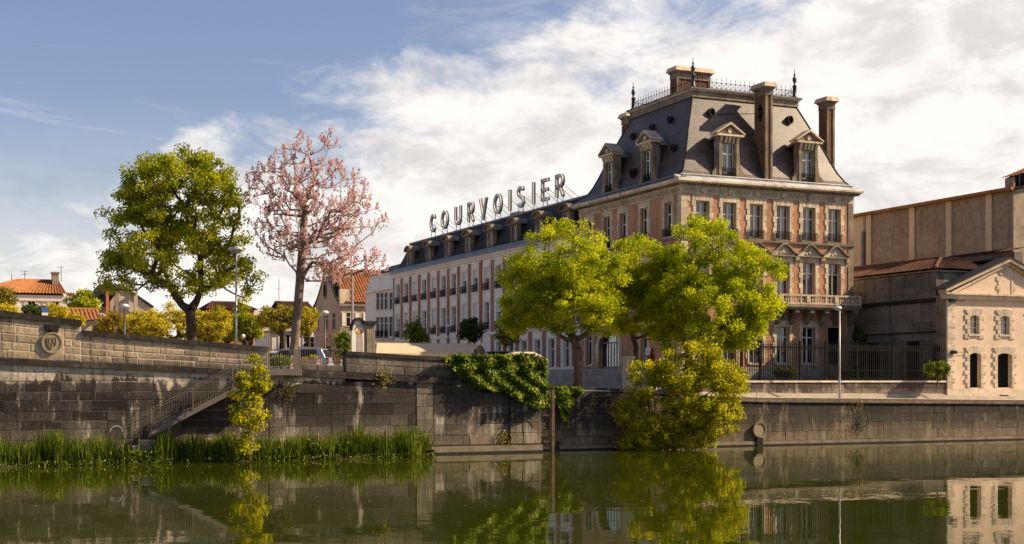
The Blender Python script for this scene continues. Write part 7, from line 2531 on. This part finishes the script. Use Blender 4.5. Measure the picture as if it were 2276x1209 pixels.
# paulownia in blossom
D = 65.5
b0 = atD(648, 806, D)
pt = thing('paulownia_tree', 'pink blossoming paulownia with pale trunk beside the landing', 'tree', (b0.x, b0.y, street(b0.x) - 0.1))
fk = atD(676, 470, D)
fz = atD(668, 640, D).z
pe = [ellpx(690, 380, D, 78, 85), ellpx(640, 400, D, 75, 80), ellpx(600, 420, D, 62, 62), ellpx(740, 440, D, 88, 80), ellpx(790, 480, D, 70, 45), ellpx(660, 500, D, 110, 70), ellpx(780, 590, D, 78, 36), ellpx(720, 560, D, 95, 60), ellpx(735, 610, D, 60, 30), ellpx(610, 540, D, 48, 45), ellpx(735, 310, D, 16, 26), ellpx(835, 590, D, 36, 26), ellpx(845, 490, D, 26, 10), ellpx(560, 380, D, 30, 30)]
tips = sample_ells(pe, 680, 0.3)
tips = tips[tips[:, 2] > fz + 0.1]
P_, par, ends = skeleton((b0.x, b0.y, street(b0.x) - 0.1), tuple(fk), tips, seg=0.4, alpha=0.22, bow=0.10, maxlow=0.41)
limb_mesh(P_, par, ends, 0.22, 0.009, 'trunk', 'bark_pale', pt)
# upright panicles of flowers at the twig ends
per = 46
ix = np.repeat(np.arange(len(tips)), per)
hgt = rng.uniform(0, 1, len(ix))
ln = rng.uniform(0.22, 0.55, len(tips))
tilt = rng.normal(size=(len(tips), 3)) * 0.25
tilt[:, 2] = 1
tilt = unit(tilt)
rad_ = (0.115 * (1 - hgt) ** 0.8 + 0.02) * rng.uniform(0.3, 1, len(ix))
an = rng.uniform(0, 2 * math.pi, len(ix))
c = tips[ix] + tilt[ix] * (hgt * ln[ix])[:, None] + np.stack([np.cos(an) * rad_, np.sin(an) * rad_, -0.05 + 0 * an], 1)
rn = np.clip(0.5 * rng.uniform(0, 1, len(tips))[ix] + 0.5 * rng.uniform(0, 1, len(ix)), 0, 1)
me = quad_mesh('blossom', leaves(c, 0.085, 0.06, rn, 0.4) - np.array(org(pt)), rn)
me.materials.append(MAT['blossom_pink'])
link('blossom', me, pt)
lt_ = tips[rng.uniform(0, 1, len(tips)) < 0.55]
V4, rn = clump_leaves(lt_, 5, 0.32, 0.11, 0.08, lift=-0.1)
me = quad_mesh('young_leaves', V4 - np.array(org(pt)), rn)
me.materials.append(MAT['leaf_olive'])
link('young_leaves', me, pt)

# sapling at the water's edge
D = 58.6
b0 = atD(556, 1022, D)
tree('slender bright green sapling growing from the reeds by the stairs', 'tree', (b0.x, b0.y, 0.1), tuple(atD(556, 985, D)),
     [ellpx(566, 808, D, 16, 32, 0.3), ellpx(560, 850, D, 34, 30, 0.5), ellpx(582, 850, D, 20, 26, 0.3), ellpx(545, 890, D, 34, 32, 0.5), ellpx(556, 930, D, 42, 22, 0.5), ellpx(553, 960, D, 22, 24, 0.4), ellpx(552, 990, D, 24, 20, 0.4)],
     120, 34, 0.27, 'leaf_bush', 0.13, 0.10, 'bark', 0.035, 0.006, name='sapling', shell=0.2, maxlow=0.2)

# big bush hanging over the water
D = 69.3
b0 = atD(1500, 1002, D)
tree('big sunlit yellow-green bush growing from the quay wall over the water', 'bush', (b0.x, b0.y, 0.05), tuple(atD(1500, 960, D)),
     [ellpx(1480, 915, D, 105, 70, 1.5), ellpx(1560, 880, D, 90, 80, 1.5), ellpx(1450, 960, D, 80, 42, 1.3), ellpx(1600, 930, D, 55, 40, 1.0), ellpx(1560, 795, D, 48, 40, 0.8), ellpx(1568, 768, D, 22, 22, 0.4), ellpx(1490, 800, D, 14, 34, 0.4), ellpx(1410, 800, D, 12, 30, 0.3), ellpx(1440, 978, D, 75, 22, 1.0), ellpx(1540, 978, D, 60, 22, 1.0), ellpx(1600, 830, D, 40, 50, 0.9), ellpx(1630, 860, D, 32, 50, 0.8),
      ellpx(1430, 830, D, 40, 26, 0.7), ellpx(1500, 830, D, 60, 35, 0.9), ellpx(1400, 900, D, 32, 45, 0.8), ellpx(1545, 965, D, 40, 32, 0.9)],
     640, 72, 0.38, 'leaf_bush', 0.13, 0.085, 'bark_dark', 0.10, 0.008, name='bush', shell=0.35, maxlow=0.1, clump=0.45)
# upright shoots of the bush
sp_t = thing('red_leaved_shrub', 'small dark red leaved shrub behind the big bush', 'shrub', tuple(atD(1448, 860, 72.0)))
q = atD(1446, 812, 72.0)
tp = sample_ells([(q.x, q.y, q.z, 0.45, 0.4, 0.75)], 30, 0.2)
P_, par, ends = skeleton((q.x, q.y, 2.9), (q.x, q.y, 3.4), tp, alpha=0.1)
limb_mesh(P_, par, ends, 0.04, 0.008, 'stem', 'bark_dark', sp_t)
V4, rn = clump_leaves(tp, 18, 0.2, 0.1, 0.07)
me = quad_mesh('foliage', V4 - np.array(org(sp_t)), rn)
me.materials.append(MAT['leaf_red'])
link('foliage', me, sp_t)

# pollarded plane trees along the street
PL = [(205, 722, 105, 48, 30, 'leaf_orange', 'leftmost orange pollard tree by the tiled shed'),
      (262, 712, 98, 44, 40, 'leaf_orange', 'rusty orange pollard tree right of the tiled shed'),
      (318, 712, 92, 48, 42, 'leaf_yellow', 'bright yellow pollard tree left of the big green tree'),
      (385, 706, 94, 50, 44, 'leaf_yellow', 'tall yellow pollard tree directly left of the green tree trunk'),
      (464, 722, 90, 40, 40, 'leaf_yellow', 'pale yellow pollard tree right of the green tree trunk'),
      (508, 718, 97, 36, 40, 'leaf_olive', 'olive pollard tree left of the tall double lamp'),
      (556, 712, 92, 40, 38, 'leaf_green', 'green pollard tree right of the tall double lamp'),
      (628, 706, 88, 42, 36, 'leaf_olive', 'brownish pollard tree left of the paulownia trunk'),
      (684, 705, 96, 20, 30, 'leaf_yellow', 'small yellow pollard tree right of the paulownia trunk')]
for x, y, d, rx, rz, lm, lb in PL:
    y, rx, rz = y + 6, rx * 1.25, rz * 1.12
    b0 = atD(x, 790, d)
    zb = max(3.3, min(street(b0.x), 3.3 + (20 - b0.x) * 0.06)) - 0.1
    tree(lb, 'tree', (b0.x, b0.y, zb), tuple(atD(x, y + rz * 0.9, d)), [ellpx(x + random.uniform(-.2, .2) * rx, y + random.uniform(-.1, .25) * rz, d, rx * random.uniform(.7, 1.0), rz * random.uniform(.6, .9))] + [ellpx(x + random.uniform(-.8, .8) * rx, y + random.uniform(-.6, .7) * rz, d, rx * random.uniform(.25, .45), rz * random.uniform(.3, .55)) for _ in range(5)],
         120, 46, 0.36, lm, 0.15, 0.11, 'bark_dark', 0.17, 0.035, name='pollard_tree', shell=0.3, group='pollard trees along the street', alpha=0.1)
# far left knobby tree and shrubs above the ramp wall
for x, y, d, rx, rz, lm, lb, nm in ((8, 662, 80, 22, 26, 'leaf_olive', 'dark knobby pollard tree at the far left edge', 'pollard_tree'),
                                     (78, 693, 74, 22, 12, 'leaf_dark', 'dark low shrub beside the blue sign', 'shrub'),
                                     (124, 692, 80, 24, 16, 'leaf_yellow', 'yellow shrub right of the blue sign', 'shrub'),
                                     (14, 690, 78, 20, 10, 'leaf_yellow', 'small yellow shrub at the left edge above the wall', 'shrub'),
                                     (183, 672, 115, 30, 24, 'leaf_green', 'round green tree between the orange roofed house and the grey gable', 'tree'),
                                     (166, 712, 82, 18, 14, 'leaf_yellow', 'yellow shrub at the step of the ramp wall', 'shrub')):
    b0 = atD(x, 760, d)
    zb = street(b0.x) - 0.1 if d < 90 else 4.0
    tree(lb, nm.split('_')[-1], (b0.x, b0.y, zb), tuple(atD(x, y + rz * 0.8, d)), [ellpx(x, y, d, rx, rz)], 45, 46, 0.3 if d < 90 else 0.5, lm, 0.14 if d < 90 else 0.25, 0.1 if d < 90 else 0.2, 'bark_dark', 0.09, 0.02, name=nm, shell=0.3)
# small trees before the wing
for x, y, d, rx, rz, lb in ((926, 742, 100, 28, 26, 'small round dark green tree left of the wing lamp'), (1054, 733, 98, 34, 30, 'small dark tree right of the wing lamp'),
                            (1122, 740, 95, 34, 28, 'thin small tree before the carriage arch'), (762, 764, 82, 14, 28, 'slim dark shrub left of the brown pole')):
    b0 = atD(x, 800, d)
    tree(lb, 'tree', (b0.x, b0.y, 3.2), tuple(atD(x, y + rz * 1.0, d)), [ellpx(x + random.uniform(-.5, .5) * rx, y + random.uniform(-.6, .5) * rz, d, rx * random.uniform(.4, .75), rz * random.uniform(.4, .75)) for _ in range(5)], 60, 26 if 'thin' not in lb else 14, 0.40, 'leaf_olive' if 'thin' in lb else ('leaf_dark' if '1054' in str(x) else 'leaf_ivy'), 0.2, 0.15, 'bark_dark', 0.07, 0.015, name='street_tree' if 'shrub' not in lb else 'shrub', shell=0.3)
# garden shrubs behind the fence
for x, y, d, rx, rz, lm, lb in ((1747, 828, 84, 28, 13, 'leaf_dark', 'dark rounded shrub behind the fence below the mansion windows'), (1885, 832, 86, 20, 9, 'leaf_dark', 'low dark shrub behind the fence right of the lamp'),
                                (2082, 822, 83.2, 32, 20, 'leaf_ivy', 'glossy green shrub at the end of the fence against the pink warehouse'), (1908, 775, 89, 13, 50, 'leaf_dark', 'tall black-green cypress in the corner behind the fence'),
                                (622, 803, 65.0, 20, 7, 'leaf_ivy', 'clipped green hedge behind the landing railing')):
    b0 = atD(x, 850, d)
    zb = 3.3 if d > 70 else street(b0.x)
    t_, _ = tree(lb, 'shrub' if 'cypress' not in lb else 'cypress', (b0.x, b0.y, zb - 0.05), tuple(atD(x, y + rz * 0.7, d)), [ellpx(x, y, d, rx, rz, 0.5)], 70, 40, 0.24, lm, 0.13, 0.08, 'bark_dark', 0.05, 0.012, name='shrub' if 'cypress' not in lb else 'cypress_tree', shell=0.3)
    if 'hedge' in lb:
        pass
# flowers in the wide planter
tp = sample_ells([(pl_top[0], pl_top[1], pl_top[2] + 0.05, 0.42, 0.25, 0.12)], 20, 0.2)
V4, rn = clump_leaves(tp, 24, 0.12, 0.07, 0.05)
me = quad_mesh('flowers', V4 - np.array(org(pl_a)), rn)
me.materials.append(MAT['leaf_yellow'])
link('flowers', me, pl_a)

# ------------------------------------------------------------------ ivy


def ivy(label, poly_px, T, n, depth, base):
    pts = [onT(x, y, T) for x, y in poly_px]
    P2 = np.array([(p.x, p.z) for p in pts])
    lo, hi = P2.min(0), P2.max(0)
    out = []
    while len(out) < n:
        q = rng.uniform(lo, hi, (n * 2, 2))
        inside = np.zeros(len(q), bool)
        j = len(P2) - 1
        for i in range(len(P2)):
            c_ = ((P2[i, 1] > q[:, 1]) != (P2[j, 1] > q[:, 1])) & (q[:, 0] < (P2[j, 0] - P2[i, 0]) * (q[:, 1] - P2[i, 1]) / (P2[j, 1] - P2[i, 1] + 1e-12) + P2[i, 0])
            inside ^= c_
            j = i
        out += list(q[inside])
    q = np.array(out[:n])
    # lumpy relief
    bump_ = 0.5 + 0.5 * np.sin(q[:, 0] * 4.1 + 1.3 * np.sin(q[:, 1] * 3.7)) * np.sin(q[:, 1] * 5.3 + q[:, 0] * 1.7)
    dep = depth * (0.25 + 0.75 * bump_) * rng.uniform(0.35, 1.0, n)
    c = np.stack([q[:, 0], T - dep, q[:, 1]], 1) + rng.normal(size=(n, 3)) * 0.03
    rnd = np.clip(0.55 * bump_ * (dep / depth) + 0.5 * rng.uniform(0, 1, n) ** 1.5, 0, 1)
    iv = thing('ivy', label, 'ivy', (float(q[:, 0].mean()), T, base))
    d = np.tile(np.array([0.0, -0.5, -0.75]), (n, 1)) + rng.normal(size=(n, 3)) * 0.45
    d = unit(d)
    nn = unit(np.tile(np.array([0.1, -1.0, 0.35]), (n, 1)) + rng.normal(size=(n, 3)) * 0.5)
    s = unit(np.cross(d, nn))
    l = (0.125 * rng.uniform(0.6, 1.3, n))[:, None]
    V4 = np.stack([c - d * l * 0.5, c + s * l * 0.48, c + d * l * 0.5, c - s * l * 0.48], 1)
    me = quad_mesh('ivy_leaves', V4 - np.array(org(iv)), rnd)
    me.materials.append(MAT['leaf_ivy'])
    link('ivy_leaves', me, iv)
    m = MB()
    for k in range(14):
        i = int(rng.integers(0, n))
        a = c[i]
        m.tube([(a[0], T - 0.03, a[2]), (a[0] + random.uniform(-0.3, 0.3), T - 0.04, a[2] - 0.5), (a[0] + random.uniform(-0.4, 0.4), T - 0.03, a[2] - 1.0)], 0.015, 4)
    m.build('stems', MAT['bark_dark'], iv)


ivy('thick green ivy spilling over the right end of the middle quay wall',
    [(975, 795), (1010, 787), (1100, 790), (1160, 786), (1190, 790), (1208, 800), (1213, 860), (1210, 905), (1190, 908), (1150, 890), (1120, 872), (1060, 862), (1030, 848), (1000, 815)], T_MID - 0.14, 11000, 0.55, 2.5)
ivy('small green ivy hanging on the right quay wall beside the wooden post',
    [(1213, 862), (1250, 858), (1290, 864), (1292, 876), (1270, 892), (1258, 935), (1248, 938), (1240, 905), (1226, 890), (1214, 905)], T_RIGHT - 0.05, 2600, 0.35, 1.5)


# weeds rooted in the wall joints
def tuft(label, x, y, T, n, r_, mat, L_):
    p_ = onT(x, y, T)
    t = thing('wall_weed', label, 'weed', (p_.x, p_.y, p_.z))
    c = np.array([p_.x, p_.y - 0.08, p_.z]) + rng.normal(size=(n, 3)) * np.array([r_, 0.06, r_ * 1.3])
    rn = rng.uniform(0, 1, n)
    me = quad_mesh('leaf_cluster', leaves(c, L_, L_ * 0.5, rn, 0.4) - np.array(org(t)), rn)
    me.materials.append(MAT[mat])
    link('leaf_cluster', me, t)
    st = MB()
    for k in range(6):
        st.tube([(p_.x, p_.y, p_.z), (p_.x + random.uniform(-1, 1) * r_, p_.y - 0.1, p_.z + random.uniform(0, 1.2) * r_)], 0.008, 4)
    st.build('stems', MAT['bark_dark'], t)


tuft('green weed tuft low in the middle quay wall joint', 1122, 982, T_MID - 0.02, 160, 0.22, 'leaf_olive', 0.14)
tuft('dry weed hanging on the string course of the middle wall', 855, 838, T_MID - 0.18, 90, 0.22, 'leaf_yellow', 0.1)
tuft('dark weed trailing down the right quay wall', 1908, 945, T_RIGHT - 0.02, 160, 0.28, 'leaf_dark', 0.1)
tuft('dry brown weed on the edge of the right quay coping', 1908, 898, T_RIGHT - 0.14, 90, 0.25, 'leaf_orange', 0.1)
tuft('weed clump under the string course beside the landing', 650, 845, T_MID - 0.02, 130, 0.25, 'leaf_dark', 0.1)
tuft('grey weed tuft in the middle wall right of the landing', 640, 868, T_MID - 0.02, 110, 0.2, 'leaf_olive', 0.09)

# ------------------------------------------------------------------ iris reeds


def blades(c, h, w, lean, rnd):
    """tapering bent blades: 7 verts, 3 faces each"""
    n = len(c)
    an = rng.uniform(0, 2 * math.pi, n)
    dirv = np.stack([np.cos(an), np.sin(an), np.zeros(n)], 1)
    side = np.stack([-np.sin(an + 0.6), np.cos(an + 0.6), np.zeros(n)], 1)
    V = []
    for f_, wf in ((0, 1.0), (0.4, 1.0), (0.75, 0.75)):
        p = c + dirv * (lean * f_ ** 2)[:, None] + np.array([0, 0, 1.0]) * (h * f_)[:, None]
        V += [p - side * (w * wf / 2)[:, None], p + side * (w * wf / 2)[:, None]]
    V.append(c + dirv * lean[:, None] + np.array([0, 0, 1.0]) * (h * (1 - 0.12 * (lean / h)))[:, None])
    V = np.stack(V, 1)
    return V


def blade_mesh(name, V, rnd):
    n = len(V)
    me = bpy.data.meshes.new(name)
    me.vertices.add(n * 7)
    me.vertices.foreach_set('co', V.reshape(-1).astype(np.float32))
    b_ = (np.arange(n) * 7)[:, None]
    q = np.concatenate([b_ + np.array([[0, 1, 3, 2]]), b_ + np.array([[2, 3, 5, 4]]), b_ + np.array([[4, 5, 6]])], 1)
    me.loops.add(n * 11)
    me.loops.foreach_set('vertex_index', q.reshape(-1).astype(np.int32))
    me.polygons.add(n * 3)
    ls = (np.arange(n) * 11)[:, None] + np.array([[0, 4, 8]])
    me.polygons.foreach_set('loop_start', ls.reshape(-1).astype(np.int32))
    at = me.attributes.new('rnd', 'FLOAT', 'POINT')
    at.data.foreach_set('value', np.repeat(rnd, 7).astype(np.float32))
    me.update(calc_edges=True)
    me.validate()
    return me


n = 26000
x = rng.uniform(-13, 22.9, n)
y = rng.uniform(58.7, 60.6, n)
gap0, gap1 = onT(283, 0, 59.3).x, onT(338, 0, 59.3).x
clumpn = 0.5 + 0.5 * np.sin(x * 3.3 + 1.2 * np.sin(y * 4)) * np.sin(x * 1.1 + y)
keep = rng.uniform(0, 1, n) < (0.25 + 0.75 * clumpn)
keep &= ~((x > gap0) & (x < gap1) & (rng.uniform(0, 1, n) < 0.93))
keep &= ~((x > 21.6) & (y < 59.0 + (x - 21.6) * 0.8))
keep &= ~((x > bot.x - 1.6) & (x < bot.x + 0.6) & (y > 59.3))
x, y, clumpn = x[keep], y[keep], clumpn[keep]
n = len(x)
big_ = 0.5 + 0.5 * np.sin(x * 0.9 + 2) * np.sin(x * 2.3)
patch_ = np.interp(x, np.linspace(-13, 23, 64), rng.uniform(0.62, 1.12, 64))
hgt = patch_ * rng.uniform(0.55, 1.5, n) * (0.78 + 0.28 * clumpn + 0.22 * big_) + (rng.uniform(0, 1, n) < 0.06) * 0.25
under = (x > bot.x) & (x < pa.x + 2.2)
hgt = np.where(under, hgt * 0.92, hgt)
lean = rng.uniform(0.05, 0.75, n) * rng.uniform(0.3, 1, n)
wide = rng.uniform(0.026, 0.055, n)
rn = np.clip(0.35 * clumpn + 0.65 * rng.uniform(0, 1, n) ** 1.2, 0, 1)
V = blades(np.stack([x, y, np.full(n, 0.0)], 1), hgt, wide, lean, rn)
me = blade_mesh('iris_reeds', V, rn)
me.materials.append(MAT['reed_green'])
rd = link('iris_reeds', me)
tag(rd, 'tall green iris reeds growing along the foot of the left walls', 'reeds', kind='stuff')
fi = rng.choice(n, 90, replace=False)
c = np.stack([x[fi], y[fi] - 0.1, hgt[fi] * rng.uniform(0.6, 0.98, 90)], 1)
c = np.repeat(c, 6, 0) + rng.normal(size=(540, 3)) * 0.03
rn2 = rng.uniform(0, 1, 540)
me = quad_mesh('iris_flowers', leaves(c, 0.075, 0.05, rn2, 0.2), rn2)
me.materials.append(MAT['iris_yellow'])
link('iris_flowers', me, rd)
# low weeds in the gap by the steps and at the water line
n = 4200
x = np.concatenate([rng.uniform(gap0 - 0.3, gap1 + 0.4, 1800), rng.uniform(-13, 22.5, 2400)])
y = np.concatenate([rng.uniform(58.7, 59.5, 1800), rng.uniform(58.45, 58.9, 2400)])
z = np.concatenate([rng.uniform(0.02, 0.55, 1800), rng.uniform(0.0, 0.22, 2400)])
rn = rng.uniform(0, 1, n)
me = quad_mesh('bank_weeds', leaves(np.stack([x, y, z], 1), 0.11, 0.07, rn, 0.2), rn)
me.materials.append(MAT['reed_green'])
tag(link('bank_weeds', me), 'low weeds at the water line and by the concrete steps', 'weeds', kind='stuff')

# petals and flecks drifting on the river
n = 420
dd = rng.uniform(38, 66, n)
xx = rng.uniform(-100, 2400, n)
P2 = np.array([tuple(atD(a_, 0, b_)) for a_, b_ in zip(xx, dd)])
P2[:, 2] = 0.006
ok_ = P2[:, 1] < 58.0
P2 = P2[ok_]
n = len(P2)
an = rng.uniform(0, 6.28, n)
sz = rng.uniform(0.015, 0.045, n)
u_ = np.stack([np.cos(an), np.sin(an), np.zeros(n)], 1) * sz[:, None]
w_ = np.stack([-np.sin(an), np.cos(an), np.zeros(n)], 1) * sz[:, None] * 0.6
rn = rng.uniform(0.5, 1, n)
me = quad_mesh('floating_petals', np.stack([P2 - u_, P2 + w_, P2 + u_, P2 - w_], 1), rn)
me.materials.append(MAT['blossom_pink'])
tag(link('floating_petals', me), 'pale petals and flecks floating on the river', 'petals', kind='stuff')
